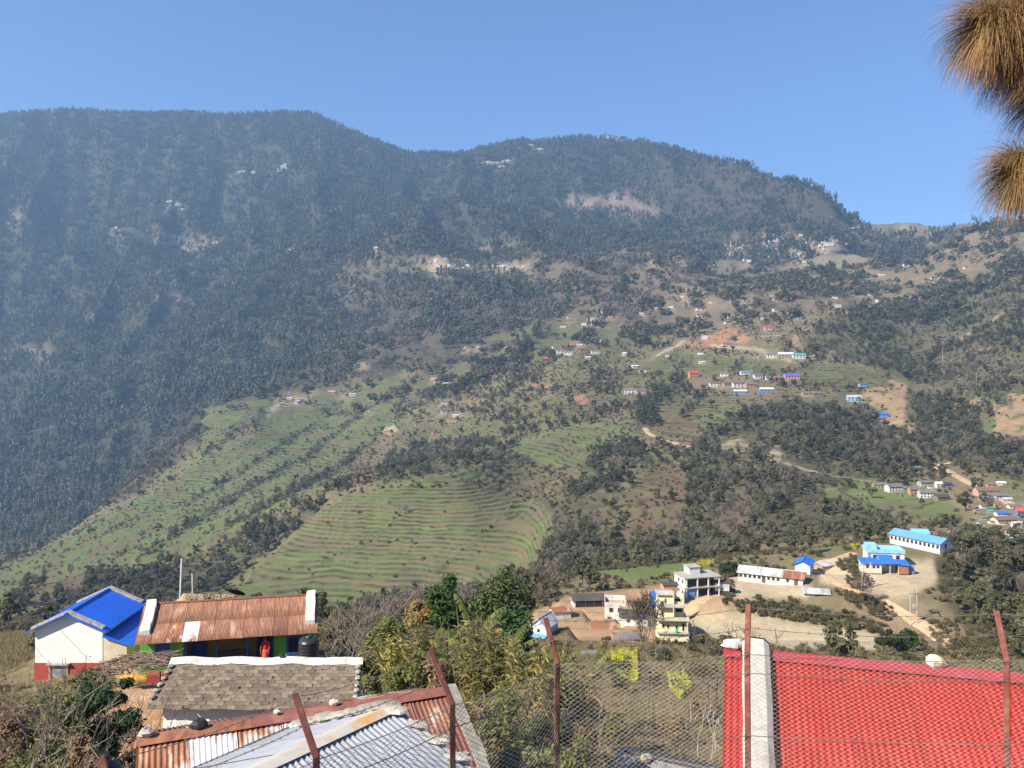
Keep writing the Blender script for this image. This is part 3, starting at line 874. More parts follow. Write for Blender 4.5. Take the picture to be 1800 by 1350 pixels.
def pine_proto(seed, h=14.0, n=420):
    rng = np.random.default_rng(seed)
    t = rng.uniform(0, 1, n) ** 0.8
    z = h * (0.22 + 0.78 * t)
    rr = h * 0.2 * (1 - t) ** 0.75 * rng.uniform(0.3, 1.15, n) + 0.15
    lob = 1 + 0.35 * np.sin(np.floor(t * 9) * 2.4)
    a = rng.uniform(0, 2 * math.pi, n)
    p = np.stack([np.cos(a) * rr * lob, np.sin(a) * rr * lob, z - rr * 0.2], -1)
    o = np.stack([np.cos(a), np.sin(a), 0.3 * np.ones(n)], -1)
    v, q = leafquads(p, h * 0.06, rng, out=o)
    mb = MB().tube([(0, 0, -1), (0.1, 0, h * 0.5), (0, 0, h * 0.97)], [h * 0.018, h * 0.012, h * 0.003], 5, cap=False)
    return fast_mesh('crown', v, q, M_pine), mb.mesh('trunk', M_bark)

def bush_proto(seed, h=2.2, n=260):
    rng = np.random.default_rng(seed)
    p, o = crown_pts(rng, n, 8, h * 0.3, h * 0.5, h * 0.42, (1.2, 1.2, 0.7))
    p[:, 2] = np.abs(p[:, 2])
    v, q = leafquads(p, h * 0.12, rng, out=o)
    return fast_mesh('crown', v, q, M_bush), None

def cluster_proto(seed, kind, n_trees=5, rad=11.0):
    """a few trees of a distant wood standing together"""
    rng = np.random.default_rng(seed)
    V, Q, o = [], [], 0
    for k in range(n_trees):
        a = rng.uniform(0, 6.28); r = rad * math.sqrt(rng.uniform(0, 1))
        c = np.array((math.cos(a) * r, math.sin(a) * r, 0))
        if kind == 'pine':
            h = rng.uniform(9, 16); n = 60
            t = rng.uniform(0, 1, n) ** 0.8
            rr = h * 0.21 * (1 - t) ** 0.7 * rng.uniform(0.3, 1.1, n) + 0.3
            an = rng.uniform(0, 6.28, n)
            p = np.stack([np.cos(an) * rr, np.sin(an) * rr, h * (0.12 + 0.88 * t)], -1)
            od = np.stack([np.cos(an), np.sin(an), 0.4 + 0 * an], -1)
            v, q = leafquads(p + c, h * 0.12, rng, out=od)
        elif kind == 'broad':
            h = rng.uniform(7, 13)
            p, od = crown_pts(rng, 60, 7, h * 0.17, h * 0.3, h * 0.55, (1, 1, 1.0))
            v, q = leafquads(p + c, h * 0.13, rng, out=od)
        else:
            h = rng.uniform(6, 11)
            p, od = crown_pts(rng, 70, 7, h * 0.17, h * 0.3, h * 0.5, (1, 1, 1.1))
            v, q = leafquads(p + c, h * 0.075, rng, elong=2.6, out=od)
        V.append(v); Q.append(q + o); o += len(v)
    return fast_mesh('wood', np.concatenate(V), np.concatenate(Q), {'pine': M_pine, 'broad': M_broad, 'bare': M_twig}[kind])

def joined(cm, tm):
    """crown and trunk as one mesh for the trees of a wood nobody could count"""
    if tm is None:
        return cm
    def arr(me):
        v = np.empty(len(me.vertices) * 3, np.float32); me.vertices.foreach_get('co', v)
        return v.reshape(-1, 3), [tuple(p.vertices) for p in me.polygons]
    v1, f1 = arr(cm); v2, f2 = arr(tm)
    me = bpy.data.meshes.new('tree')
    me.from_pydata(np.concatenate([v1, v2]).tolist(), [], f1 + [tuple(i + len(v1) for i in f) for f in f2])
    me.materials.append(cm.materials[0]); me.materials.append(tm.materials[0])
    me.polygons.foreach_set('material_index', np.array([0] * len(f1) + [1] * len(f2), np.int32))
    me.update()
    return me

PROTO = {'broad': [broad_proto(s) for s in (1, 2, 3, 4, 5)], 'bare': [bare_proto(s) for s in (11, 12, 13, 14)],
         'pine': [pine_proto(s) for s in (21, 22)], 'bush': [bush_proto(s) for s in (31, 32, 33)]}
FARP = {k: [cluster_proto(40 + i + 10 * q, k) for i in range(3)] for q, k in enumerate(('pine', 'broad', 'bare'))}

def scatter_object(name, label, cat, protos, pts, rz, sc, idx, group=None):
    """many plants as one object: geometry nodes set the prototypes on points"""
    pc = bpy.data.collections.new(name + '_kinds')
    for k, me in enumerate(protos):
        pc.objects.link(bpy.data.objects.new('%s_kind_%02d' % (name, k), me))
    me = bpy.data.meshes.new(name)
    me.vertices.add(len(pts))
    me.vertices.foreach_set('co', np.asarray(pts, np.float32).ravel())
    for an, ty, ar in (('turn', 'FLOAT', rz), ('size', 'FLOAT', sc), ('pick', 'INT', idx)):
        a = me.attributes.new(an, ty, 'POINT')
        a.data.foreach_set('value', np.asarray(ar, np.float32 if ty == 'FLOAT' else np.int32))
    o = link(name, me)
    ng = bpy.data.node_groups.new(name, 'GeometryNodeTree')
    ng.interface.new_socket('Geometry', in_out='INPUT', socket_type='NodeSocketGeometry')
    ng.interface.new_socket('Geometry', in_out='OUTPUT', socket_type='NodeSocketGeometry')
    gi, go = ng.nodes.new('NodeGroupInput'), ng.nodes.new('NodeGroupOutput')
    iop = ng.nodes.new('GeometryNodeInstanceOnPoints')
    ci = ng.nodes.new('GeometryNodeCollectionInfo')
    ci.inputs['Collection'].default_value = pc
    ci.inputs['Separate Children'].default_value = True
    ci.inputs['Reset Children'].default_value = True
    def named(an, ty):
        n = ng.nodes.new('GeometryNodeInputNamedAttribute')
        n.data_type = ty
        n.inputs['Name'].default_value = an
        return n.outputs['Attribute']
    cx = ng.nodes.new('ShaderNodeCombineXYZ')
    ng.links.new(named('turn', 'FLOAT'), cx.inputs[2])
    cs = ng.nodes.new('ShaderNodeCombineXYZ')
    szn = named('size', 'FLOAT')
    for k in range(3):
        ng.links.new(szn, cs.inputs[k])
    ng.links.new(gi.outputs[0], iop.inputs['Points'])
    ng.links.new(ci.outputs[0], iop.inputs['Instance'])
    iop.inputs['Pick Instance'].default_value = True
    ng.links.new(named('pick', 'INT'), iop.inputs['Instance Index'])
    ng.links.new(cx.outputs[0], iop.inputs['Rotation'])
    ng.links.new(cs.outputs[0], iop.inputs['Scale'])
    ng.links.new(iop.outputs[0], go.inputs[0])
    md = o.modifiers.new('scatter', 'NODES')
    md.node_group = ng
    return tag(o, label, cat, group, 'stuff')

# ============================================================ houses
def wallmat(name, c, dirt=0.75):
    return pmat(name, c, tuple(x * 0.88 for x in c), 1.3, 0.9, 0.15, 0.01, c3=tuple(x * dirt for x in c), scale3=0.6, spec=0.15)
WM = {
    'white': wallmat('whitewashed wall', (0.66, 0.64, 0.60), 0.68), 'cream': wallmat('cream wall', (0.66, 0.58, 0.42)), 'pink': wallmat('pink wall', (0.62, 0.36, 0.32)),
    'red': wallmat('red painted wall', (0.42, 0.14, 0.10)), 'orange': wallmat('orange earth wall', (0.56, 0.29, 0.15)), 'blue': wallmat('blue painted wall', (0.15, 0.28, 0.50)),
    'teal': wallmat('teal wall', (0.10, 0.40, 0.35)), 'brown': wallmat('brown stone wall', (0.26, 0.19, 0.13)), 'tan': wallmat('tan mud wall', (0.42, 0.31, 0.20)),
    'brick': wallmat('bare brick wall', (0.36, 0.16, 0.10)), 'yellow': wallmat('pale yellow wall', (0.78, 0.71, 0.42), 0.9), 'grey': wallmat('bare concrete wall', (0.46, 0.44, 0.41)),
    'skyblue': wallmat('sky blue wall', (0.30, 0.55, 0.72)), 'purple': wallmat('purple wall', (0.34, 0.22, 0.55)), 'green': wallmat('green wall', (0.10, 0.42, 0.14)),
}
def sheetmat(name, c, c2, rough=0.5, c3=None, metal=0.0, sc=0.8):
    m, t, b = _nt(name)
    tc = N(t, 'ShaderNodeTexCoord')
    v = tc.outputs['Object']
    f = noise(t, scaled(t, v, (1, 0.35, 0.35)), sc, 5, 0.7)
    col = mixc(t, ramp(t, f, 0.38, 0.62), c, c2)
    if c3:
        g = noise(t, scaled(t, v, (1.4, 0.25, 0.25)), 0.9, 4, 0.7)
        col = mixc(t, ramp(t, g, 0.52, 0.6), col, c3)
    t.links.new(col, b.inputs['Base Color'])
    b.inputs['Roughness'].default_value = rough
    b.inputs['Metallic'].default_value = metal
    b.inputs['Specular IOR Level'].default_value = 0.35
    w = N(t, 'ShaderNodeTexWave', bands_direction='X')
    w.inputs['Scale'].default_value = 1.6
    t.links.new(v, w.inputs['Vector'])
    bump(t, b, w.outputs['Fac'], 0.35, 0.03)
    MATS[name] = m
    return m
RM = {
    'silver': sheetmat('zinc sheet', (0.52, 0.54, 0.56), (0.40, 0.42, 0.44), 0.45, (0.36, 0.30, 0.24)), 'rust': sheetmat('rusted sheet', (0.27, 0.115, 0.06), (0.19, 0.08, 0.05), 0.85, (0.36, 0.24, 0.17)),
    'blue': sheetmat('blue painted sheet', (0.035, 0.17, 0.62), (0.03, 0.14, 0.52), 0.5), 'lightblue': sheetmat('pale blue sheet', (0.14, 0.33, 0.68), (0.12, 0.28, 0.60), 0.5), 'cyan': sheetmat('cyan sheet', (0.16, 0.52, 0.66), (0.14, 0.45, 0.6), 0.5),
    'slate': sheetmat('grey slate roof', (0.20, 0.185, 0.165), (0.12, 0.11, 0.10), 0.85), 'dark': sheetmat('blackened roof', (0.055, 0.052, 0.05), (0.09, 0.08, 0.07), 0.8), 'thatch': sheetmat('straw thatch', (0.40, 0.31, 0.18), (0.28, 0.21, 0.12), 0.95),
    'teal': sheetmat('teal sheet', (0.04, 0.42, 0.34), (0.05, 0.34, 0.3), 0.5), 'purple': sheetmat('violet sheet', (0.16, 0.13, 0.50), (0.13, 0.10, 0.42), 0.5), 'red': sheetmat('red sheet', (0.50, 0.10, 0.07), (0.42, 0.08, 0.06), 0.5),
    'brown': sheetmat('brown tile roof', (0.20, 0.13, 0.095), (0.14, 0.09, 0.07), 0.85), 'white': sheetmat('whitened sheet', (0.66, 0.66, 0.65), (0.55, 0.55, 0.54), 0.6),
}
M_glass = pmat('dark window glass', (0.02, 0.025, 0.03), (0.03, 0.035, 0.04), 2, 0.12, 0, spec=0.5)
M_dark = pmat('painted dark interior', (0.022, 0.02, 0.018), (0.035, 0.03, 0.026), 2, 0.95, 0)  # near-black fill, its colour standing in for the unlit space inside
M_wood = pmat('weathered wood', (0.17, 0.115, 0.07), (0.10, 0.065, 0.042), 5, 0.9, 0.4, 0.01, stretch=(1, 1, 6))
M_conc = pmat('weathered concrete', (0.42, 0.40, 0.36), (0.33, 0.31, 0.28), 4, 0.95, 0.4, 0.01, c3=(0.25, 0.23, 0.2), scale3=1.4)
M_bluepaint = pmat('blue paint', (0.03, 0.09, 0.32), (0.025, 0.07, 0.25), 3, 0.6, 0.1)
BUILT = []                                             # (x, y, radius) kept free of trees

def opening(parent, name, x, y, z, w, h, frame, pane=True, axis='y', proud=0.05, th=0.09, pm=None):
    """window or door on a wall facing -y (axis y) or -x / +x (axis x): a proud frame with a set-back pane"""
    t_ = min(0.11, w * 0.16)
    mb = MB()
    def bx(a0, a1, z0, z1, p0, p1):
        if axis == 'y':
            mb.box(a0, a1, y - p1, y - p0, z0, z1)
        elif axis == 'x':
            mb.box(x + p0, x + p1, a0, a1, z0, z1)
        else:
            mb.box(x - p1, x - p0, a0, a1, z0, z1)
    c = x if axis == 'y' else y
    bx(c - w / 2, c - w / 2 + t_, z, z + h, -0.02, proud)
    bx(c + w / 2 - t_, c + w / 2, z, z + h, -0.02, proud)
    bx(c - w / 2 + t_, c + w / 2 - t_, z + h - t_, z + h, -0.02, proud)
    bx(c - w / 2 + t_, c + w / 2 - t_, z, z + t_, -0.02, proud)
    o = mb.build(name, frame, parent)
    if pane:
        mb = MB()
        bx(c - w / 2 + t_, c + w / 2 - t_, z + t_, z + h - t_, -0.02, 0.012)
        mb.build('pane' if name == 'window' else 'door_leaf', pm or M_glass, o)
    return o

def gable(name, label, cat, loc, rz, L, W, H, rise, wm, rm, over=0.35, wins=(), doors=(), group=None, th=0.07, endwins=(), plinth=None, frame=None, simple=False):
    """house with a ridge along x; the front looks to -y"""
    t = thing(name, label, cat, loc, rz, group)
    BUILT.append((loc[0], loc[1], 0.6 * max(L, W) + 0.8))
    mb = MB()
    x, y = L / 2, W / 2
    v = [(-x, -y, -0.8), (x, -y, -0.8), (x, y, -0.8), (-x, y, -0.8), (-x, -y, H), (x, -y, H), (x, y, H), (-x, y, H), (-x, 0, H + rise - th), (x, 0, H + rise - th)]
    mb.add(v, [(0, 1, 5, 4), (1, 2, 6, 9, 5), (2, 3, 7, 6), (3, 0, 4, 8, 7), (4, 5, 9, 8), (6, 7, 8, 9)])
    mb.build('wall', wm, t)
    k = rise / y
    ex, ey = x + over, y + over
    for s in (-1, 1):
        MB().slab((-ex, 0, H + rise + 0.02), (ex, 0, H + rise + 0.02), (ex, s * ey, H - k * over + 0.02), (-ex, s * ey, H - k * over + 0.02), th).build('roof_slope', rm, t)
    if not simple:
        MB().tube([(-ex - 0.03, 0, H + rise + 0.03), (ex + 0.03, 0, H + rise + 0.03)], 0.09, 6).build('ridge_cap', rm, t)
    for (wx, wz, ww, wh) in wins:
        opening(t, 'window', wx, -y, wz, ww, wh, frame or M_wood)
    for (wx, ww, wh) in doors:
        opening(t, 'door', wx, -y, 0.0, ww, wh, frame or M_wood, pm=M_wood)
    for (sd, wy, wz, ww, wh) in endwins:
        opening(t, 'window', sd * x, wy, wz, ww, wh, frame or M_wood, axis='x' if sd > 0 else 'nx')
    if plinth:
        MB().box(-x - 0.03, x + 0.03, -y - 0.03, y + 0.03, -0.8, plinth[1]).build('plinth', plinth[0], t)
    return t

# ------------------------------------------------------------ the school and its neighbours on the valley shelf
def evenly(n, a, b):
    return [a + (b - a) * (i + 0.5) / n for i in range(n)]
# long school block: zinc roof with a rusted third
pa, pb = P(1298, 1020, 190), P(1411, 1031, 184)
L = (pb - pa).length; rz = math.atan2(pb.y - pa.y, pb.x - pa.x); c = (pa + pb) / 2
c = c + Vector((-math.sin(rz), math.cos(rz), 0)) * 2.2
t = gable('school_block', 'long low white school block, two thirds zinc roof and one third rusty', 'school', c, rz, L, 4.4, 1.85, 0.95, WM['white'], RM['silver'], 0.4,
          wins=[(x, 0.75, 0.62, 0.7) for x in evenly(9, -L / 2, L * 0.16)] + [(L * 0.27, 0.75, 0.62, 0.7)], doors=[(L * 0.4, 0.85, 1.6), (-L * 0.1, 0.8, 1.6)])
x0, x1 = L * 0.19, L / 2 + 0.45
for s in (-1, 1):
    MB().slab((x0, 0, 2.87), (x1, 0, 2.87), (x1, s * 2.65, 1.70), (x0, s * 2.65, 1.70), 0.05).build('roof_sheet', RM['rust'], t)
# tall white block with a bright blue gable roof
t = gable('school_hall', 'two storey white hall with bright blue gable roof behind the school block', 'school', P(1414, 1011, 197), R(62), 5.6, 3.4, 3.1, 0.85, WM['white'], RM['blue'], 0.35,
          wins=[(x, z, 0.6, 0.7) for x in (-1.8, 0, 1.8) for z in (0.5, 2.0)], frame=M_bluepaint)
# flat sheds beside it
t = gable('low_shed', 'flat grey sheet shed beside the blue roofed white hall', 'shed', P(1450, 1000, 203), R(20), 4.2, 3.2, 1.2, 0.25, WM['tan'], RM['silver'], 0.25, simple=True)
# open fronted shed on the yard edge
t = thing('open_shed', 'small open fronted shed with grey single pitch roof at the yard edge', 'shed', P(1434, 1054, 177), R(-12))
BUILT.append((P(1434, 1054, 177).x, 177, 4))
MB().box(-2.6, -2.45, -1.2, 1.2, -0.6, 1.75).build('wall', WM['white'], t)
MB().box(-2.45, 2.6, 1.05, 1.2, -0.6, 1.9).build('wall', WM['tan'], t)
MB().box(-2.45, -0.3, -1.2, -1.05, -0.6, 1.5).build('wall', WM['tan'], t)
for x in (1.0, 2.5):
    MB().box(x, x + 0.12, -1.2, -1.08, -0.6, 1.55).build('post', M_wood, t)
MB().slab((-2.9, 1.4, 2.1), (2.9, 1.4, 2.1), (2.9, -1.6, 1.6), (-2.9, -1.6, 1.6), 0.06).build('roof', RM['silver'], t)
# pale blue flat roofed block with a parapet
t = thing('flat_roofed_school', 'pale blue flat roofed school building with parapet on the upper yard', 'school', P(1553, 988, 201), R(-9))
BUILT.append((P(1553, 988, 201).x, 201, 6))
MB().box(-4.1, 4.1, -2.3, 2.6, -0.8, 2.7).build('wall', WM['white'], t)
MB().box(-4.3, 4.3, -2.5, 2.8, 2.7, 2.9).build('roof_slab', WM['skyblue'], t)
for nm, b in (('parapet', (-4.25, 4.25, -2.45, -2.3, 2.9, 3.5)), ('parapet', (-4.25, -4.1, -2.3, 2.6, 2.9, 3.5)), ('parapet', (4.1, 4.25, -2.3, 2.6, 2.9, 3.5)), ('parapet', (-4.25, 4.25, 2.6, 2.75, 2.9, 3.5))):
    MB().box(*b).build(nm, WM['skyblue'], t)
MB().box(-4.0, -1.6, -0.4, 2.2, 2.9, 4.3).build('stair_head', WM['skyblue'], t)
for x in (-2.6, -0.9, 0.9, 2.6):
    opening(t, 'window', x, -2.3, 1.2, 0.8, 1.0, M_bluepaint)
MB().box(-4.14, -3.5, -2.36, -2.29, 0, 2.7).build('blue_pilaster', WM['blue'], t)
# low block in front: blue roofs, dark veranda, brick end
t = thing('low_blue_roofed_block', 'low school block with bright blue roofs, dark veranda and brick end', 'school', P(1558, 1001, 193), R(-7))
BUILT.append((P(1558, 1001, 193).x, 193, 7))
MB().box(-5.7, -1.6, -1.5, 1.5, -0.6, 1.65).build('wall', WM['cream'], t)
MB().box(2.3, 4.4, -1.5, 1.5, -0.6, 1.4).build('brick_wall', WM['brick'], t)
MB().box(-1.6, 2.3, 0.9, 1.5, -0.6, 1.7).build('back_wall', WM['grey'], t)
for x in (-1.6, 0.3, 2.2):
    MB().box(x, x + 0.14, -1.5, -1.36, -0.6, 1.7).build('post', WM['white'], t)
MB().slab((-6.0, 1.8, 2.25), (-1.5, 1.8, 2.25), (-1.5, -1.8, 1.6), (-6.0, -1.8, 1.6), 0.06).build('roof_sheet', RM['blue'], t)
MB().slab((-1.7, 1.9, 3.0), (1.0, 1.9, 3.0), (2.6, -1.9, 1.75), (-1.7, -1.9, 1.75), 0.06).build('roof_sheet', RM['blue'], t)
MB().slab((2.3, 1.8, 2.0), (4.8, 1.8, 2.0), (4.8, -1.8, 1.45), (2.7, -1.8, 1.45), 0.06).build('roof_sheet', RM['blue'], t)
for x in (-4.6, -3.2, -2.3):
    opening(t, 'window', x, -1.5, 0.6, 0.6, 0.7, M_bluepaint)
MB().box(4.6, 6.0, -0.6, 0.8, -0.6, 1.0).build('water_store', WM['blue'], t)
# long white block with blue roof on the upper terrace
pa, pb = P(1564, 955, 220), P(1652, 972, 208)
L = (pb - pa).length; rz = math.atan2(pb.y - pa.y, pb.x - pa.x); c = (pa + pb) / 2 + Vector((-math.sin(rz), math.cos(rz), 0)) * 2.4
t = gable('long_blue_roofed_block', 'long white school block with long blue roof on the highest terrace', 'school', c, rz, L, 4.8, 2.5, 1.0, WM['white'], RM['lightblue'], 0.4,
          wins=[(x, 1.1, 0.65, 0.85) for x in evenly(12, -L / 2, L / 2)], endwins=[(1, 0.0, 1.2, 0.8, 0.9)])
t = gable('cyan_roofed_house', 'small white house with cyan roof behind the long blue roofed block', 'house', P(1616, 946, 240), R(-8), 4.2, 3.4, 1.8, 0.8, WM['white'], RM['cyan'], 0.3)

# ------------------------------------------------------------ lower village
# unfinished two storey frame building
t = thing('unfinished_building', 'unfinished two storey white building with open concrete frame and stair hut', 'building', P(1226, 1044, 178), R(14))
BUILT.append((P(1226, 1044, 178).x, 179, 6))
MB().box(-4.0, -3.8, -2.4, 2.8, -0.9, 4.2).build('end_wall', WM['white'], t)
MB().box(-3.8, 4.0, 0.2, 0.35, -0.6, 4.0).build('inner_wall', WM['brown'], t)
MB().box(-3.8, -1.6, -2.3, -2.15, 0, 1.9).build('blue_infill', WM['blue'], t)
for z in (-0.15, 1.95, 4.05):
    MB().box(-4.2, 4.2, -2.6, 2.9, z, z + 0.2).build('floor_slab', M_conc, t)
for x in (-3.8, -1.3, 1.2, 3.7):
    for z0, z1 in ((0.05, 1.95), (2.15, 4.05)):
        MB().box(x, x + 0.24, -2.5, -2.26, z0, z1).build('column', WM['white'], t)
MB().box(-1.9, 0.6, 0.0, 2.6, 4.25, 5.7).build('stair_hut', WM['white'], t)
MB().box(-2.1, 0.8, -0.2, 2.8, 5.7, 5.82).build('stair_hut_roof', M_conc, t)
for y in (-1.2, 0.6):
    for z in (0.6, 2.8):
        opening(t, 'window', -4.0, y, z, 0.8, 0.9, WM['grey'], axis='nx')
t = gable('field_hut', 'small tan hut with grey roof beside the unfinished frame building', 'hut', P(1176, 1036, 172), R(10), 3.0, 2.0, 1.2, 0.35, WM['orange'], RM['dark'], 0.2, simple=True)
t = gable('roadside_hut', 'small dark hut against the slope beyond the unfinished frame building', 'hut', P(1268, 1030, 178), R(-5), 3.0, 2.0, 1.0, 0.3, WM['white'], RM['dark'], 0.2, simple=True)
# pale yellow four level building
t = thing('yellow_building', 'pale yellow four level concrete building with balconies and dark openings', 'building', P(1182, 1122, 125), R(-4))
BUILT.append((P(1182, 1122, 125).x, 126, 5))
YW = WM['yellow']
wpx = 125 / F
def yb(x0, x1, y0, y1, z0, z1, nm='wall', m=None):
    return MB().box(x0, x1, y0, y1, z0, z1).build(nm, m or YW, t)
yb(-2.3, 2.15, -1.4, 2.3, -1.2, 1.2)                    # terrace level and ground floor behind
yb(-2.25, 2.0, -0.9, 2.3, 1.32, 3.0)
yb(-2.2, 0.2, -0.5, 2.3, 3.12, 4.9)
yb(0.2, 1.75, 0.3, 2.3, 3.12, 4.9)
yb(-2.15, 0.1, -0.1, 2.3, 5.02, 6.5, m=WM['yellow'])
yb(0.1, 1.6, 0.5, 2.3, 5.02, 6.1, m=WM['yellow'])
for z, x1, y0 in ((1.2, 2.3, -1.75), (3.0, 2.2, -1.6), (4.9, 2.0, -1.2), (6.5, 0.3, -0.4)):
    yb(-2.4, x1, y0, 2.4, z, z + 0.12, 'floor_slab', M_conc)
yb(-2.4, 2.25, -1.75, -1.63, 3.12, 3.65, 'balcony_wall', WM['cream'])
yb(-2.3, -0.1, -1.2, -1.08, 5.02, 5.5, 'balcony_wall', WM['grey'])
yb(0.05, 2.0, -1.2, -1.08, 5.02, 5.45, 'balcony_wall', WM['cream'])
yb(-2.1, 0.1, -0.35, -0.25, 6.62, 7.1, 'parapet', WM['white'])
for x, z0, z1, y in ((-2.4, 3.65, 7.3, -1.2), (-0.05, 3.12, 6.9, -1.25), (1.95, 1.32, 4.9, -1.6), (1.65, 5.02, 6.9, 0.4), (2.1, -0.6, 1.2, -1.6)):
    yb(x, x + 0.14, y, y + 0.14, z0, z1, 'column', WM['white'])
for x, y, z, w_, h_ in ((-1.45, -0.9, 1.75, 0.5, 0.65), (-0.75, -0.9, 1.75, 0.5, 0.65), (0.5, -0.9, 1.65, 0.5, 0.65), (1.5, -0.9, 1.35, 0.5, 1.3), (0.98, 0.3, 3.75, 1.15, 0.95), (0.85, 0.5, 5.25, 1.05, 0.7)):
    opening(t, 'window', x, y, z, w_, h_, YW, proud=0.06, pm=M_dark)
o = MB().lathe([(0.02, 0), (0.22, 0.02), (0.22, 0.5), (0.15, 0.6), (0.02, 0.62)], 12).build('water_barrel', pmat('green plastic', (0.04, 0.42, 0.28), (0.03, 0.35, 0.24), 3, 0.4, 0))
o.location = P(1182, 1122, 125) + Vector((0.3, -1.55, 1.325)); tag(o, 'small green water barrel on the lowest balcony of the yellow building', 'barrel')
o = MB().slab((-1.0, 0, 0), (0.95, 0.25, 0.05), (0.85, 0.55, 2.6), (-0.9, 0.35, 2.5), 0.03).build('blue_tarpaulin', pmat('blue tarpaulin', (0.08, 0.24, 0.70), (0.06, 0.2, 0.6), 2, 0.45, 0.4, 0.05))
o.location = P(1152, 1068, 131); tag(o, 'upright blue tarpaulin sheet beside the yellow building', 'tarpaulin')
# white house with parapet roof and its lower wing
t = thing('parapet_house', 'white two storey house with open parapet roof and orange tank', 'house', P(1083, 1090, 148), R(-6))
BUILT.append((P(1083, 1090, 148).x, 149, 4))
MB().box(-2.0, 1.6, -1.6, 1.8, -0.8, 3.0).build('wall', WM['white'], t)
for b in ((-2.05, 1.65, -1.65, -1.5, 3.0, 3.55), (-2.05, -1.9, -1.5, 1.7, 3.0, 3.75), (1.5, 1.65, -1.5, 1.7, 3.0, 3.55), (-2.05, 1.65, 1.7, 1.85, 3.0, 3.9)):
    MB().box(*b).build('parapet', WM['pink'] if b[0] < -1.9 and b[1] < 0 else WM['white'], t)
MB().box(-1.9, 1.5, -1.5, 1.7, 3.0, 3.06).build('roof_floor', WM['tan'], t)
for x, z in ((-0.9, 1.9), (0.6, 1.9), (-1.2, 0.3)):
    opening(t, 'window', x, -1.6, z, 0.7, 0.75, M_wood)
MB().box(-2.2, -0.2, -2.6, -1.6, -0.8, 0.75).build('porch', WM['brown'], t)
o = MB().lathe([(0.02, 0), (0.3, 0.0), (0.34, 0.5), (0.2, 0.75), (0.02, 0.78)], 14).build('orange_tank', pmat('orange plastic', (0.65, 0.33, 0.05), (0.55, 0.28, 0.05), 3, 0.5, 0), t)
o.location = (1.1, -1.0, 3.06)
t = gable('white_wing', 'low white house under a dark roof patched with blue sheet', 'house', P(1115, 1097, 143), R(-8), 4.6, 2.6, 1.7, 0.7, WM['white'], RM['dark'], 0.3, wins=[(-1.0, 0.7, 0.5, 0.6), (1.0, 0.7, 0.5, 0.6)])
for a, b in ((-1.9, 0.2), (0.6, 0.5)):
    MB().slab((a, -b * 0.6, 2.18), (a + 0.7, -b * 0.6, 2.2), (a + 0.9, -b - 0.9, 1.72), (a + 0.1, -b - 0.8, 1.74), 0.02).build('blue_sheet', RM['blue'], t)
t = gable('rusty_shack', 'brown wooden shack with rusty roof below the white parapet house', 'shack', P(1060, 1117, 124), R(-6), 3.4, 2.2, 1.35, 0.55, WM['brown'], RM['rust'], 0.3, wins=[(-1.1, 0.5, 0.5, 0.6)], doors=[(0.4, 0.6, 1.2)])
t = gable('slab_roof_hut', 'low stone hut with pale rubble slab roof beside the rusty shack', 'hut', P(1100, 1128, 118), R(8), 3.0, 2.6, 0.9, 0.5, WM['brown'], RM['slate'], 0.25, simple=True)
t = gable('black_roofed_barn', 'long barn with black roof and white end wall on the bare earth', 'barn', P(1032, 1063, 160), R(5), 5.8, 2.8, 1.4, 0.8, WM['white'], RM['dark'], 0.3, simple=True)
MB().box(-2.5, 2.7, -1.45, -1.39, 0, 1.3).build('dark_front_panel', M_dark, t)  # dark panel on the closed wall, shade of an open front painted in
for x in (-2.5, -0.6, 1.0, 2.6):
    MB().box(x, x + 0.12, -1.55, -1.44, -0.4, 1.35).build('post', M_wood, t)
t = gable('white_byre', 'small white byre with rusty roof near the black roofed barn', 'barn', P(985, 1084, 140), R(15), 3.0, 2.2, 1.25, 0.45, WM['white'], RM['rust'], 0.25, simple=True)
t = gable('zinc_roofed_house', 'white house with steep zinc roof and blue sheet porch', 'house', P(957, 1115, 105), R(60), 3.2, 2.2, 1.5, 0.9, WM['white'], RM['silver'], 0.22, endwins=[(-1, 0.0, 0.75, 0.34, 0.4)], frame=M_bluepaint)
MB().slab((-2.0, -1.5, 0.72), (-2.1, 1.5, 0.72), (-2.9, 1.4, 0.45), (-2.8, -1.4, 0.45), 0.03).build('porch_roof', RM['lightblue'], t)
for y in (-1.35, 1.3):
    MB().box(-2.8, -2.7, y, y + 0.1, -0.8, 0.47).build('post', M_wood, t)
t = gable('green_shed', 'small bright green shed with grey roof in the lower fields', 'shed', P(1272, 1213, 78), R(-8), 1.7, 1.3, 0.85, 0.3, WM['green'], RM['slate'], 0.15, simple=True)
t = gable('hillside_lean_to', 'grey roofed hut half hidden by shrubs above the mustard plot', 'hut', P(1036, 1162, 92), R(12), 2.2, 1.8, 0.8, 0.4, WM['pink'], RM['slate'], 0.2, simple=True)

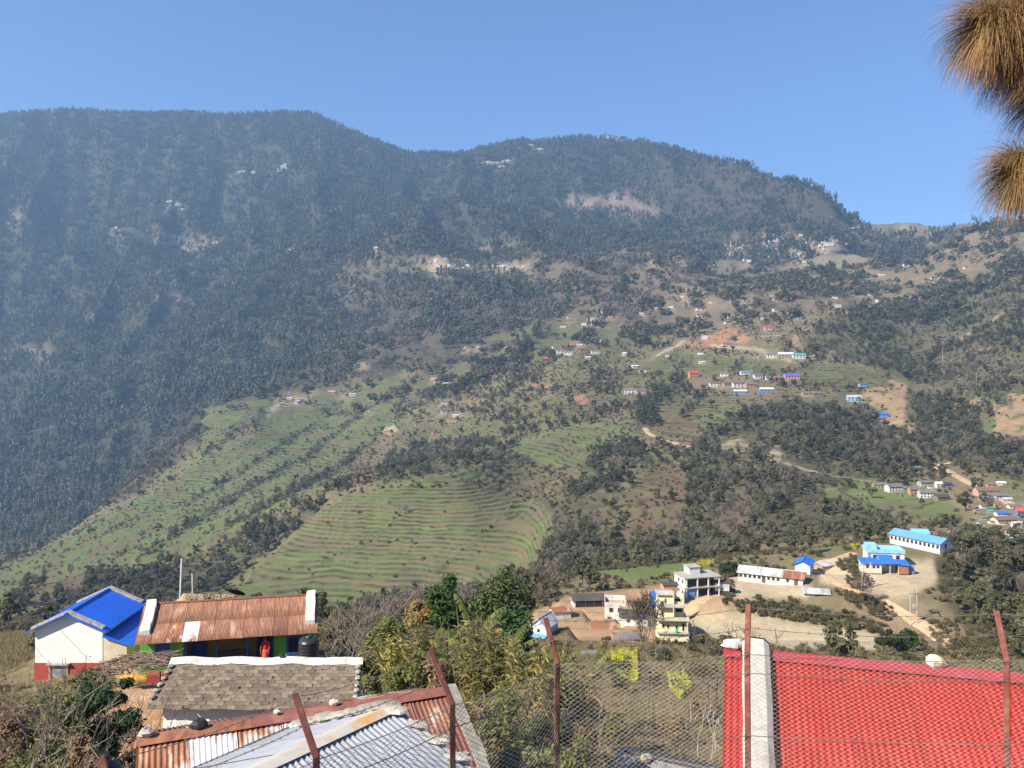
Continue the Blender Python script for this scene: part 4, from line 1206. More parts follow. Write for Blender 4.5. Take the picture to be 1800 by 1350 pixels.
# ------------------------------------------------------------ hamlets on the hill
def yaw():
    return R(RH.uniform(-22, 22))
RH = random.Random(5)
ROOFNAME = {'silver': 'zinc', 'rust': 'rusty', 'slate': 'grey slate', 'dark': 'dark', 'thatch': 'straw', 'lightblue': 'pale blue', 'white': 'whitish'}
HSEEN = {}
def hamlet(where, rows, dmin, dmax, name='hill_house', tiny=False):
    for row in rows:
        px, py, wpx, hpx, wl, rf = row[:6]
        p = hit(px, py, dmin, dmax)
        k = p.y / F
        L, HT_ = max(wpx * k, 2.5), hpx * k
        rise = HT_ * 0.3
        H = HT_ * 0.62
        W = min(max(L * 0.55, 2.6), 6.5)
        wn_ = WM[wl]
        lab = '%s house with %s roof %s' % ({'grey': 'bare concrete', 'tan': 'tan mud', 'brown': 'brown stone', 'brick': 'bare brick', 'skyblue': 'sky blue'}.get(wl, wl), ROOFNAME.get(rf, rf), where)
        two = hpx >= 10 and not tiny
        wins = []
        if wpx >= 11:
            n = max(2, int(wpx / 5))
            for x in evenly(n, -L / 2, L / 2):
                wins.append((x, H * (0.58 if two else 0.38), L / n * 0.42, H * 0.26))
            if two:
                wins += [(x, H * 0.12, L / n * 0.42, H * 0.26) for x in evenly(n, -L / 2, L / 2)]
        t = gable(name, lab, 'house', (p.x, p.y, p.z - 0.1), yaw() * (0.5 if wpx > 12 else 1), L, W, H, rise, wn_, RM[rf], min(0.45, L * 0.08), wins=[] if tiny else wins, group='houses ' + where, simple=True)
        i, j = gidx(px, p.y)
        LC[i - 2:i + 2, j - 2:j + 4] = LC[i - 2:i + 2, j - 2:j + 4] * 0.35 + np.array((0.30, 0.22, 0.14)) * 0.65
        HSEEN[lab] = HSEEN.get(lab, 0) + 1

hamlet('in the terraced village of the violet roofed house', [
    (1391, 668, 26, 13, 'pink', 'purple'), (1368, 669, 17, 9, 'red', 'slate'), (1350, 667, 9, 7, 'white', 'slate'), (1332, 665, 15, 9, 'white', 'slate'), (1311, 658, 20, 7, 'white', 'teal'),
    (1219, 664, 17, 14, 'orange', 'red'), (1273, 661, 14, 8, 'white', 'slate'), (1256, 679, 18, 10, 'white', 'brown'), (1278, 679, 15, 9, 'tan', 'brown'), (1297, 680, 19, 11, 'white', 'brown'),
    (1319, 681, 19, 10, 'orange', 'slate'), (1301, 692, 22, 8, 'blue', 'white'), (1347, 689, 24, 9, 'blue', 'white'), (1371, 688, 15, 8, 'brown', 'brown'), (1420, 696, 21, 9, 'tan', 'slate'), (1439, 695, 14, 7, 'brown', 'slate')], 600, 1300)
hamlet('above the yellow green terraces', [(1356, 629, 16, 10, 'white', 'slate'), (1381, 629, 26, 11, 'tan', 'white'), (1404, 630, 21, 10, 'white', 'teal'), (1336, 629, 8, 5, 'tan', 'thatch'), (1427, 630, 9, 6, 'tan', 'thatch')], 600, 1500)
hamlet('on the orange cut earth', [(1501, 705, 24, 12, 'skyblue', 'silver'), (1516, 679, 13, 6, 'grey', 'blue'), (1548, 732, 24, 8, 'blue', 'blue'), (1350, 580, 13, 8, 'pink', 'red'), (1346, 591, 22, 6, 'tan', 'slate'), (1366, 590, 14, 6, 'tan', 'slate'), (1278, 607, 18, 5, 'pink', 'slate'), (1279, 556, 12, 7, 'teal', 'slate')], 450, 1700)
hamlet('along the lower road terrace', [
    (1574, 825, 30, 11, 'red', 'slate'), (1609, 827, 19, 9, 'brick', 'slate'), (1532, 804, 26, 4, 'white', 'white'), (1546, 857, 22, 11, 'tan', 'slate'), (1571, 863, 27, 15, 'white', 'slate'), (1592, 863, 12, 10, 'teal', 'slate'), (1606, 868, 17, 16, 'orange', 'slate'),
    (1629, 874, 27, 16, 'white', 'slate'), (1655, 880, 23, 13, 'brown', 'dark'), (1650, 856, 12, 11, 'white', 'white'), (1664, 855, 15, 9, 'blue', 'dark'), (1626, 852, 23, 9, 'grey', 'slate'), (1636, 858, 10, 6, 'white', 'slate')], 330, 900)
hamlet('in the roadside village', [
    (1733, 871, 36, 17, 'pink', 'brown'), (1752, 876, 32, 11, 'blue', 'slate'), (1742, 856, 14, 9, 'orange', 'brown'), (1759, 852, 14, 7, 'white', 'white'), (1770, 881, 15, 8, 'grey', 'silver'), (1782, 893, 20, 9, 'white', 'slate'), (1799, 907, 24, 18, 'blue', 'red'),
    (1760, 906, 21, 9, 'white', 'blue'), (1741, 901, 9, 6, 'teal', 'teal'), (1729, 912, 11, 6, 'green', 'slate'), (1764, 919, 36, 13, 'cream', 'brown'), (1788, 926, 18, 11, 'white', 'silver'), (1783, 941, 26, 12, 'white', 'brown'), (1723, 948, 18, 12, 'white', 'slate'),
    (1675, 938, 14, 7, 'tan', 'thatch'), (1781, 950, 8, 8, 'white', 'white'), (1735, 950, 16, 8, 'cream', 'slate')], 260, 800)
hamlet('in the brown stone hamlet among green terraces', [
    (1011, 607, 16, 9, 'orange', 'slate'), (985, 621, 14, 9, 'white', 'brown'), (1026, 618, 14, 8, 'red', 'brown'), (1000, 624, 15, 8, 'white', 'slate'), (1047, 621, 16, 7, 'white', 'brown'), (962, 635, 14, 8, 'red', 'red'), (1095, 577, 12, 9, 'orange', 'slate'),
    (1027, 571, 9, 5, 'white', 'slate'), (1040, 571, 9, 5, 'white', 'brown'), (1052, 572, 9, 5, 'white', 'slate'), (1064, 573, 8, 5, 'tan', 'brown'), (1106, 691, 18, 10, 'white', 'slate'), (1126, 691, 18, 9, 'pink', 'slate'), (975, 612, 9, 5, 'white', 'slate'), (1033, 628, 12, 6, 'brown', 'brown')], 600, 1900)
hamlet('among the trees above the long green terraces', [
    (717, 650, 9, 6, 'white', 'slate'), (727, 651, 8, 7, 'orange', 'slate'), (737, 649, 9, 6, 'orange', 'slate'), (626, 643, 9, 6, 'white', 'silver'), (640, 642, 10, 6, 'tan', 'slate'), (736, 744, 12, 7, 'brown', 'brown'), (756, 742, 12, 6, 'brown', 'slate'), (776, 742, 12, 6, 'brown', 'brown'),
    (797, 740, 16, 7, 'tan', 'brown'), (780, 726, 9, 6, 'white', 'slate'), (682, 761, 13, 7, 'orange', 'thatch'), (604, 697, 12, 7, 'tan', 'slate'), (840, 610, 7, 4, 'white', 'slate'), (820, 612, 7, 4, 'white', 'slate'), (892, 611, 8, 4, 'white', 'slate')], 600, 2200)
hamlet('clustered on the spur crest above the green terraces', [(RH.uniform(480, 545), RH.uniform(692, 714), RH.uniform(6, 11), RH.uniform(4, 6), RH.choice(['white', 'grey', 'tan']), RH.choice(['slate', 'silver', 'slate'])) for k in range(13)], 700, 1800, tiny=True)
hamlet('in the far hamlet below the mountain forest', [(RH.uniform(748, 805), RH.uniform(455, 474), RH.uniform(5, 8), RH.uniform(3.5, 5), 'white', RH.choice(['slate', 'white', 'silver'])) for k in range(14)] + [(x, 470 + RH.uniform(-3, 4), RH.uniform(6, 11), 4, 'white', RH.choice(['slate', 'white'])) for x in range(812, 930, 11)], 1500, 3000, tiny=True)
UP = [(1280, 433), (1288, 434), (1303, 437), (1331, 441), (1340, 438), (1347, 449), (1351, 426), (1364, 425), (1378, 424), (1392, 449), (1402, 447), (1337, 447), (1436, 413), (1449, 412), (1462, 413), (1472, 408), (1484, 404), (1497, 402), (1510, 401), (1545, 422), (1589, 405), (1444, 434), (1453, 432), (1274, 450), (1290, 456), (1310, 459), (1325, 456), (1530, 418), (1376, 460), (1405, 455), (1250, 470), (1225, 475), (1210, 468)]
hamlet('scattered below the high saddle', [(x, y, RH.uniform(6, 11), RH.uniform(4, 6), RH.choice(['white', 'white', 'white', 'pink']), RH.choice(['slate', 'white', 'silver', 'brown'])) for x, y in UP], 1000, 2600, tiny=True)
hamlet('on the brown grass slope below the saddle', [(1596, 468, 18, 5, 'white', 'slate'), (1550, 484, 10, 5, 'white', 'brown'), (1532, 486, 9, 5, 'tan', 'brown'), (1475, 500, 16, 6, 'pink', 'brown'), (1498, 503, 14, 7, 'red', 'brown'), (1486, 494, 9, 5, 'tan', 'slate'), (1641, 491, 10, 6, 'white', 'slate'), (1656, 490, 14, 6, 'tan', 'brown'), (1680, 453, 10, 4, 'white', 'slate'), (1337, 524, 7, 4, 'tan', 'slate'), (1352, 521, 13, 6, 'cream', 'slate'), (1375, 525, 9, 5, 'cream', 'slate'), (1640, 396, 5, 4, 'white', 'white'), (1706, 391, 12, 4, 'white', 'white'),
    (1210, 508, 8, 4, 'white', 'slate'), (1226, 504, 9, 5, 'white', 'slate'), (1180, 540, 9, 4, 'white', 'slate'), (1160, 536, 8, 4, 'cream', 'slate'), (1150, 460, 7, 4, 'white', 'slate'), (1170, 457, 7, 4, 'white', 'slate')], 800, 2600, tiny=True)
hamlet('on the forested mountainside', [(8, 632, 8, 5, 'white', 'silver'), (18, 637, 9, 5, 'orange', 'slate'), (205, 401, 6, 3.5, 'white', 'slate'), (213, 400, 5, 3.5, 'white', 'slate'), (276, 419, 6, 3.5, 'white', 'slate'), (328, 430, 5, 4, 'white', 'slate'), (337, 431, 5, 3.5, 'white', 'slate'), (353, 434, 5, 3.5, 'white', 'slate'), (380, 427, 8, 3.5, 'white', 'slate'), (393, 438, 6, 3.5, 'white', 'slate'), (510, 440, 6, 3.5, 'white', 'slate'), (12, 384, 5, 3.5, 'white', 'slate'), (20, 381, 4, 3.5, 'white', 'slate'), (660, 440, 6, 7, 'white', 'white')], 1400, 3400, tiny=True)

def inside(poly, x, y):
    r = False
    for k in range(len(poly)):
        (a, b), (c, d) = poly[k], poly[(k + 1) % len(poly)]
        if (b > y) != (d > y) and x < (c - a) * (y - b) / (d - b) + a:
            r = not r
    return r
def sown(poly, n):
    out = []
    while len(out) < n:
        x, y = RH.uniform(min(a for a, b in poly), max(a for a, b in poly)), RH.uniform(min(b for a, b in poly), max(b for a, b in poly))
        if inside(poly, x, y) and all(abs(x - o[0]) > 9 or abs(y - o[1]) > 5 for o in out):
            out.append((x, y, RH.uniform(7, 12), RH.uniform(4, 6.5), RH.choice(['white', 'white', 'tan', 'brown', 'cream', 'orange', 'pink']), RH.choice(['slate', 'slate', 'brown', 'silver', 'white', 'rust'])))
    return out
hamlet('dotted over the terraces of the middle hill', sown([(930, 560), (1050, 500), (1250, 480), (1420, 440), (1450, 520), (1340, 560), (1240, 640), (1100, 680), (960, 650)], 46), 600, 2300, tiny=True)
hamlet('dotted along the brown upper slope', sown([(1290, 560), (1480, 470), (1640, 440), (1720, 460), (1600, 540), (1440, 600), (1300, 600)], 22), 600, 2300, tiny=True)
hamlet('huddled under the high saddle', sown([(1300, 440), (1440, 405), (1530, 398), (1500, 430), (1400, 455), (1310, 465)], 30), 1000, 2600, tiny=True)
hamlet('crowded along the roadside above the school', [(RH.uniform(1690, 1810), RH.uniform(858, 948), RH.uniform(8, 14), RH.uniform(5, 8), RH.choice(['white', 'tan', 'brown', 'cream', 'grey']), RH.choice(['slate', 'silver', 'brown', 'rust', 'slate'])) for k in range(16)], 260, 800, tiny=True)
hamlet('dotted on the upper green terraces', sown([(560, 690), (700, 650), (860, 640), (900, 720), (780, 770), (640, 740)], 14), 600, 2000, tiny=True)

# ------------------------------------------------------------ dirt roads
M_road = pmat('pale dirt road', (0.56, 0.39, 0.235), (0.47, 0.31, 0.18), 0.6, 0.95, 0.5, 0.05, c3=(0.33, 0.22, 0.13), scale3=0.25)
def strip(name, pts, w0, w1, label, dmin, dmax, lift=0.1):
    q = [hit(a, b, dmin, dmax) for a, b in pts]
    # smooth and resample the centre line
    P2 = np.array([(p.x, p.y) for p in q])
    s = np.r_[0, np.cumsum(np.linalg.norm(np.diff(P2, axis=0), axis=1))]
    n = max(8, int(s[-1] / 1.2))
    u = np.linspace(0, s[-1], n)
    xs, ys = pchip(s, P2[:, 0], u), pchip(s, P2[:, 1], u)
    tx, ty = np.gradient(xs), np.gradient(ys)
    l = np.hypot(tx, ty); nx, ny = -ty / l, tx / l
    wd = np.interp(u, [0, s[-1]], [w0, w1]) * (1 + 0.14 * np.array([fbm(np.array([k * 0.35]), np.array([1.0]), 2, 8)[0] for k in range(n)]))
    K = 7
    V = np.zeros((n, K, 3))
    zc = zat(xs, ys)
    zc = np.convolve(np.pad(zc, 4, mode='edge'), np.ones(9) / 9, 'valid')
    for k in range(K):
        o = (k / (K - 1) - 0.5) * wd
        x, y = xs + nx * o, ys + ny * o
        V[:, k, 0], V[:, k, 1] = x, y
        V[:, k, 2] = np.maximum(zat(x, y), zc - 0.3) + lift - (0.25 if k in (0, K - 1) else 0)
        BUILT.extend((a, b, 1.2) for a, b in zip(x[::2], y[::2])) if k in (1, 3, 5) else None
    i, j = np.meshgrid(np.arange(n - 1), np.arange(K - 1), indexing='ij')
    a = (i * K + j).ravel()
    me = fast_mesh(name, V.reshape(-1, 3), np.stack([a, a + 1, a + K + 1, a + K], -1), M_road, True)
    return tag(link(name, me), label, None, None, 'structure')
strip('dirt_road', [(1678, 1136), (1640, 1110), (1600, 1085), (1560, 1062), (1510, 1040), (1465, 1022), (1440, 1010), (1440, 995), (1470, 983), (1500, 972)], 3.4, 2.8, 'pale orange dirt road climbing past the school yards', 100, 240, 0.14)
strip('village_track', [(1200, 1085), (1225, 1062), (1255, 1045), (1275, 1028), (1285, 1015)], 2.6, 2.4, 'worn earth track up to the school from the lower village', 120, 215, 0.14)
strip('hill_road', [(1815, 905), (1770, 882), (1730, 862), (1690, 842), (1662, 828), (1642, 822), (1655, 816), (1672, 814)], 5.5, 4.0, 'pale dirt road through the roadside village', 300, 700, 0.3)
strip('hillside_track', [(1132, 752), (1140, 762), (1160, 772), (1195, 782), (1215, 786)], 5.0, 4.0, 'curving dirt track cut into the terraced slope', 500, 1200, 0.4)
for _ in range(2):                                     # soft edges between kinds of ground
    LC[1:-1] = 0.25 * LC[:-2] + 0.5 * LC[1:-1] + 0.25 * LC[2:]
    LC[:, 1:-1] = 0.25 * LC[:, :-2] + 0.5 * LC[:, 1:-1] + 0.25 * LC[:, 2:]
# the ground takes its colours once the house yards are trodden
ca = hillside.data.attributes.new('land', 'FLOAT_COLOR', 'POINT')
ca.data.foreach_set('color', np.concatenate([LC.reshape(-1, 3), np.ones((NR * NC, 1))], 1).astype(np.float32).ravel())
hillside.data.update()

RNG = np.random.default_rng(7)
def sample(n, dmin, dmax, kind, hgt, pxr=(-330, 2130), keepout=()):
    """places on the ground, even per hectare, kept where this kind grows and where it could be seen"""
    px = RNG.uniform(*pxr, n)
    d = np.sqrt(RNG.uniform(dmin ** 2, dmax ** 2, n))
    i, j = gidx(px, d)
    keep = RNG.uniform(0, 1, n) < D_[kind][i, j]
    vis = PYV[i, j] - hgt * F / d < RUN[i, j] + 3
    keep &= vis
    px, d = px[keep], d[keep]
    x = (px - CX) / F * d
    z = zat(x, d)
    return np.stack([x, d, z], -1)

def area(dmin, dmax, pxr=(-330, 2130)):
    return (pxr[1] - pxr[0]) / F * (dmax ** 2 - dmin ** 2) / 2

def far_wood(kind, spacing):
    n = int(area(1250, 3700) / spacing ** 2)
    return sample(n, 1250, 3700, kind, 10)
for kind, sp, nm, lb in (('pine', 15.5, 'mountain_pine_forest', 'dense dark pine forest covering the high mountain slopes'),
                         ('bare', 15.0, 'mountain_leafless_wood', 'brownish leafless wood on the lower mountain slopes'),
                         ('broad', 15.0, 'mountain_evergreen_wood', 'scattered evergreen trees on the far upper hillside')):
    p = far_wood(kind, sp)
    n = len(p)
    print(nm, n)
    if n:
        scatter_object(nm, lb, 'forest', FARP[kind], p, RNG.uniform(0, 6.28, n), RNG.uniform(0.95, 1.75, n), RNG.integers(0, 3, n))

# trees of the middle hill: the largest in view stand as trees of their own, the rest as woods
TREES = []
def mid_trees():
    for kind, sp, h in (('broad', 6.2, 10), ('bare', 6.8, 10), ('pine', 9, 13)):
        for d0, d1 in ((62, 400), (400, 1350)):
            n = int(area(d0, d1) / sp ** 2)
            p = sample(n, d0, d1, kind, h * 0.8)
            k = RNG.uniform(0.5, 1.15, len(p)) * (0.62 if d0 < 300 else 0.85)
            for q, s_ in zip(p, k):
                TREES.append((kind, q, s_, h * s_ * F / q[1]))
mid_trees()

if BUILT:
    B = np.array(BUILT)
    def free(p):
        k = (np.abs(B[:, 1] - p[1]) < B[:, 2] + 2.0) & (np.abs(B[:, 0] - p[0]) < B[:, 2] + 1.0)
        return not k.any()
    TREES = [t for t in TREES if free(t[1])]
def front_of_house(p, h):
    return False
TREES.sort(key=lambda t: -t[3] * (0 < CX + F * t[1][0] / t[1][1] < 1800))
print('middle hill trees', len(TREES))
LANDM = [(1360, 1025, 188, 'the long school block'), (1414, 1011, 197, 'the blue roofed white hall'), (1553, 990, 200, 'the pale blue school'), (1610, 963, 214, 'the long blue roofed block'), (1606, 1064, 163, 'the transformer stand'),
         (1226, 1044, 170, 'the unfinished frame building'), (1182, 1122, 125, 'the yellow building'), (1083, 1090, 148, 'the white parapet house'), (1032, 1063, 160, 'the black roofed barn'), (957, 1115, 105, 'the zinc roofed white house'),
         (1375, 1112, 160, 'the playing field'), (985, 1084, 140, 'the white byre'), (1272, 1213, 78, 'the green shed')]
LANDP = [(P(a, b, c), n_) for a, b, c, n_ in LANDM]
def zone(p):
    px = CX + F * p[0] / p[1]; d = p[1]
    if d < 250:
        best = min(LANDP, key=lambda l: (l[0].x - p[0]) ** 2 + (l[0].y - p[1]) ** 2)
        r = math.hypot(best[0].x - p[0], best[0].y - p[1])
        return ('close to ' if r < 14 else 'some way from ' if r > 35 else 'near ') + best[1]
    if d < 330: return 'in the wood beyond the long blue roofed block' if px > 1600 else ('in the scrub beyond the lower village' if px < 1280 else 'on the far edge of the school grounds')
    if px > 1590: return 'in the wood around the roadside village'
    if px > 1200: return 'in the wooded gully behind the school'
    if px > 930: return 'in the wood beside the dry brown slope'
    if px > 560: return 'on the upper edge of the green terraces'
    return 'in the hedgerow wood below the long green terraces'
NAMES = {'broad': ('evergreen_tree', 'dark evergreen tree '), 'bare': ('leafless_tree', 'greyish brown leafless tree '), 'pine': ('pine_tree', 'slender dark pine tree ')}
NIND = 290
for kind, q, s_, hp in TREES[:NIND]:
    cm, tm = PROTO[kind][int(RNG.integers(0, len(PROTO[kind])))]
    z = zone(q)
    lo, hi = (0.42, 0.6) if q[1] < 400 else (0.65, 0.85)
    size_ = 'small ' if s_ < lo else ('tall ' if s_ > hi else 'middling ')
    t = thing(NAMES[kind][0], size_ + NAMES[kind][1] + z, 'tree', tuple(q - np.array((0, 0, 0.15))), RNG.uniform(0, 6.28), 'trees ' + z)
    t.scale = (s_ * RNG.uniform(0.85, 1.2),) * 2 + (s_ * RNG.uniform(0.9, 1.15),)
    link('trunk', tm, t); link('crown', cm, t)
REST = {}
for kind, q, s_, hp in TREES[NIND:]:
    REST.setdefault(kind, []).append((q, s_))
for kind, nm, lb in (('broad', 'hillside_evergreen_wood', 'dark evergreen woodland across the middle hillside'), ('bare', 'hillside_leafless_wood', 'grey brown leafless woodland across the middle hillside'), ('pine', 'hillside_pines', 'dark pines dotted across the upper middle hillside')):
    if kind in REST:
        q = np.array([a for a, b in REST[kind]]); s_ = np.array([b for a, b in REST[kind]])
        n = len(q)
        scatter_object(nm, lb, 'forest', [joined(a, b) for a, b in PROTO[kind]], q, RNG.uniform(0, 6.28, n), s_, RNG.integers(0, len(PROTO[kind]), n))
bp = [sample(int(area(d0, d1) / sp ** 2), d0, d1, 'bush', 2) for d0, d1, sp in ((62, 330, 1.7), (330, 1300, 4.4))]
bp = np.concatenate(bp)
bp = bp[[free(p) for p in bp]]
print('bushes', len(bp))
n = len(bp)
sz = RNG.uniform(0.45, 1.3, n) * np.where(bp[:, 1] < 330, 0.55, 1.0)
scatter_object('hillside_scrub', 'low dry scrub bushes over the hillside', 'scrub', [a for a, b in PROTO['bush']], bp, RNG.uniform(0, 6.28, n), sz, RNG.integers(0, 3, n))
# ============================================================ near houses
def rustmat(name, zinc=0.5, c_a=(0.30, 0.115, 0.055), c_b=(0.15, 0.055, 0.035), zc=(0.62, 0.62, 0.62), sx=1.3, sy=0.45):
    """galvanised sheet eaten by rust in upright streaks"""
    m, t, b = _nt(name)
    tc = N(t, 'ShaderNodeTexCoord'); oi = N(t, 'ShaderNodeObjectInfo')
    off = N(t, 'ShaderNodeVectorMath', operation='ADD')
    mv = N(t, 'ShaderNodeVectorMath', operation='SCALE')
    t.links.new(oi.outputs['Location'], mv.inputs[0]); mv.inputs['Scale'].default_value = 1.7
    t.links.new(tc.outputs['Object'], off.inputs[0]); t.links.new(mv.outputs[0], off.inputs[1])
    v = scaled(t, off.outputs[0], (sx, sy, sx))
    f = noise(t, v, 1.6, 6, 0.6)
    g = noise(t, scaled(t, off.outputs[0], (7, 1.0, 7)), 1.5, 4, 0.6)
    rust = mixc(t, ramp(t, g, 0.35, 0.65), c_a, c_b)
    k = mathn(t, 'ADD', f, mathn(t, 'MULTIPLY', mathn(t, 'SUBTRACT', oi.outputs['Random'], 0.5), 0.22))
    fac = ramp(t, k, 1 - zinc - 0.05, 1 - zinc + 0.03)
    col = mixc(t, fac, rust, zc)
    edge = mathn(t, 'MULTIPLY', ramp(t, k, 1 - zinc - 0.12, 1 - zinc - 0.02), mathn(t, 'SUBTRACT', 1.0, fac))
    col = mixc(t, mathn(t, 'MULTIPLY', edge, 0.5), col, (0.52, 0.26, 0.11))
    t.links.new(col, b.inputs['Base Color'])
    b.inputs['Roughness'].default_value = 0.7
    bump(t, b, g, 0.15, 0.004)
    return m
M_rustA = rustmat('patchy rusted zinc', 0.47, zc=(0.72, 0.70, 0.68))
M_rustB = rustmat('deep rusted zinc', 0.30, (0.25, 0.095, 0.055), (0.14, 0.055, 0.04))
M_rustC = rustmat('orange rusted zinc', 0.30, (0.37, 0.17, 0.095), (0.20, 0.085, 0.05), (0.44, 0.32, 0.25))
M_zinc = pmat('bright zinc sheet', (0.35, 0.36, 0.385), (0.28, 0.29, 0.315), 2.5, 0.55, 0.1, 0.004, spec=0.5, rnd=0.05)
M_redroof = pmat('red painted sheet', (0.32, 0.016, 0.012), (0.27, 0.014, 0.011), 2.2, 0.6, 0.08, 0.004, c3=(0.32, 0.028, 0.02), scale3=1.3, spec=0.15, rnd=0.05)
M_redcap = pmat('red ridge sheet', (0.36, 0.035, 0.035), (0.28, 0.035, 0.045), 3, 0.45, 0.1, 0.004, c3=(0.33, 0.07, 0.10), scale3=1.2, spec=0.5)
M_cement = pmat('pale cement coping', (0.47, 0.44, 0.39), (0.38, 0.35, 0.30), 9, 0.95, 0.6, 0.012, c3=(0.30, 0.26, 0.21), scale3=2.2)
M_whitecap = pmat('whitewashed coping', (0.70, 0.67, 0.61), (0.56, 0.52, 0.46), 5, 0.95, 0.6, 0.02, c3=(0.38, 0.34, 0.28), scale3=2.4)
M_stone = pmat('grey field stone', (0.33, 0.30, 0.25), (0.22, 0.20, 0.17), 6, 0.95, 0.6, 0.02, c3=(0.42, 0.39, 0.33), scale3=2, rnd=0.2)
M_slate = pmat('lichened slate', (0.135, 0.106, 0.08), (0.08, 0.066, 0.054), 4, 0.95, 0.5, 0.01, c3=(0.19, 0.148, 0.108), scale3=1.1, rnd=0.34)
M_white = wallmat('bright limewash', (0.76, 0.75, 0.71), 0.92)
M_greenw = pmat('green painted plaster', (0.12, 0.40, 0.05), (0.10, 0.33, 0.05), 2, 0.85, 0.2, 0.01, c3=(0.17, 0.40, 0.07), scale3=0.8)
M_redband = pmat('red oxide plinth', (0.38, 0.07, 0.055), (0.30, 0.06, 0.05), 3, 0.9, 0.2, 0.01)
M_bluesheet = pmat('cobalt blue sheet', (0.02, 0.13, 0.66), (0.018, 0.11, 0.58), 1.2, 0.42, 0.05, 0.004, spec=0.4, rnd=0.04)
M_blackp = pmat('black polythene', (0.018, 0.018, 0.019), (0.03, 0.03, 0.03), 4, 0.38, 0.1, 0.01, spec=0.5)
M_iron = pmat('rust red angle iron', (0.23, 0.075, 0.05), (0.15, 0.05, 0.04), 14, 0.85, 0.3, 0.003, c3=(0.30, 0.13, 0.09), scale3=4)
M_wire = pmat('weathered wire', (0.20, 0.16, 0.13), (0.13, 0.09, 0.07), 30, 0.7, 0, spec=0.4)
M_mesh = pmat('galvanised mesh wire', (0.42, 0.37, 0.32), (0.30, 0.25, 0.21), 20, 0.55, 0, spec=0.5)

def sheet_mesh(name, w, l, mat, pitch=0.076, amp=0.010, per=6):
    """corrugated sheet: x across, y up the slope from -l to 0, real waves and a turned-down lower lip"""
    n = max(2, int(round(w / pitch))) * per
    xs = np.linspace(0, w, n + 1)
    zs = amp * np.cos(np.arange(n + 1) / per * 2 * math.pi)
    V = []
    for y, dz in ((0, 0.0), (-l, 0.0), (-l, -0.006)):
        V.append(np.stack([xs, np.full(n + 1, y), zs + dz], -1))
    V = np.concatenate(V)
    i = np.arange(n)
    Q = np.concatenate([np.stack([i + k * (n + 1), i + (k + 1) * (n + 1), i + 1 + (k + 1) * (n + 1), i + 1 + k * (n + 1)], -1) for k in range(2)])
    return fast_mesh(name, V, Q, mat, True)

def frame_matrix(o, u, v):
    """axes along the ridge (u) and down the slope (v): local x, local -y"""
    u = Vector(u).normalized(); y = -Vector(v).normalized()
    n = u.cross(y).normalized()
    return Matrix.Translation(o) @ Matrix((u, y, n)).transposed().to_4x4()

def roof(parent, O, U, V, length, slope, mats, cols, rows=1, name='roof_sheet', rng=random.Random(1), lift=0.0, jit=0.012, **kw):
    """lay overlapping corrugated sheets on a slope"""
    w = length / cols; l = slope / rows
    U = Vector(U).normalized(); V = Vector(V).normalized()
    n = U.cross(-V).normalized()
    cache = {}
    for r in range(rows):
        for c in range(cols):
            m = mats[(r * cols + c) % len(mats)] if isinstance(mats, (list, tuple)) else mats
            if m.name not in cache:
                cache[m.name] = sheet_mesh(name, w + 0.03, l + (0.08 if rows > 1 else 0), m, **kw)
            o = link(name, cache[m.name], parent)
            p = Vector(O) + U * (w * c) + V * (l * r + rng.uniform(-jit, jit)) + n * (lift + 0.006 * (c % 2) + 0.01 * (rows - 1 - r))
            pw = parent.matrix_world if parent else Matrix()
            o.matrix_basis = (Matrix.Translation(parent.location) @ parent.rotation_euler.to_matrix().to_4x4()).inverted() @ frame_matrix(p, U, V)

def wpart(parent, mb, name, mat, smooth=False):
    """a part modelled in world coordinates"""
    o = mb.build(name, mat, parent, smooth)
    o.matrix_basis = (Matrix.Translation(parent.location) @ parent.rotation_euler.to_matrix().to_4x4()).inverted()
    return o

def rock(mb, c, r, rng, sq=(1, 1, 0.6)):
    """an uneven stone"""
    o = len(mb.v)
    n1, n2 = 7, 5
    ph = rng.uniform(0, 6)
    for i in range(n2 + 1):
        th = math.pi * i / n2
        for k in range(n1):
            a = 2 * math.pi * k / n1 + ph
            q = 1 + rng.uniform(-0.22, 0.22)
            mb.v.append((c[0] + r * sq[0] * q * math.sin(th) * math.cos(a), c[1] + r * sq[1] * q * math.sin(th) * math.sin(a), c[2] + r * sq[2] * math.cos(th) * q))
    for i in range(n2):
        for k in range(n1):
            k2 = (k + 1) % n1
            mb.f.append((o + i * n1 + k, o + (i + 1) * n1 + k, o + (i + 1) * n1 + k2, o + i * n1 + k2))
    return mb

rr = random.Random(3)
# ------------------------------------------------------------ red roofed house
A = P(1365, 1150, 13.0); u = Vector((0.965, -0.263, 0)).normalized(); hv = Vector((-0.263, -0.965, 0)).normalized()
pit = R(21)
v = hv * math.cos(pit) + Vector((0, 0, -math.sin(pit)))
v2 = -hv * math.cos(pit) + Vector((0, 0, -math.sin(pit)))
O = A - u * 0.78
t = thing('red_roofed_house', 'house with bright red corrugated roof and cement gable coping behind the fence', 'house', (O.x + 2.5, O.y - 0.6, -8.4))
roof(t, O, u, v, 6.9, 3.1, M_redroof, 8, 1, pitch=0.085, amp=0.013)
roof(t, O + u * 6.9, -u, v2, 6.9, 2.6, M_redroof, 8, 1, pitch=0.085, amp=0.013)
mb = MB()
for s, vv in ((1, v), (-1, v2)):
    a0 = O + Vector((0, 0, 0.05)) + u * 0.70; a1 = a0 + u * 6.3
    mb.slab(a0, a1, a1 + vv * 0.22, a0 + vv * 0.22, 0.006)
wpart(t, mb, 'ridge_cap', M_redcap)
mb = MB()
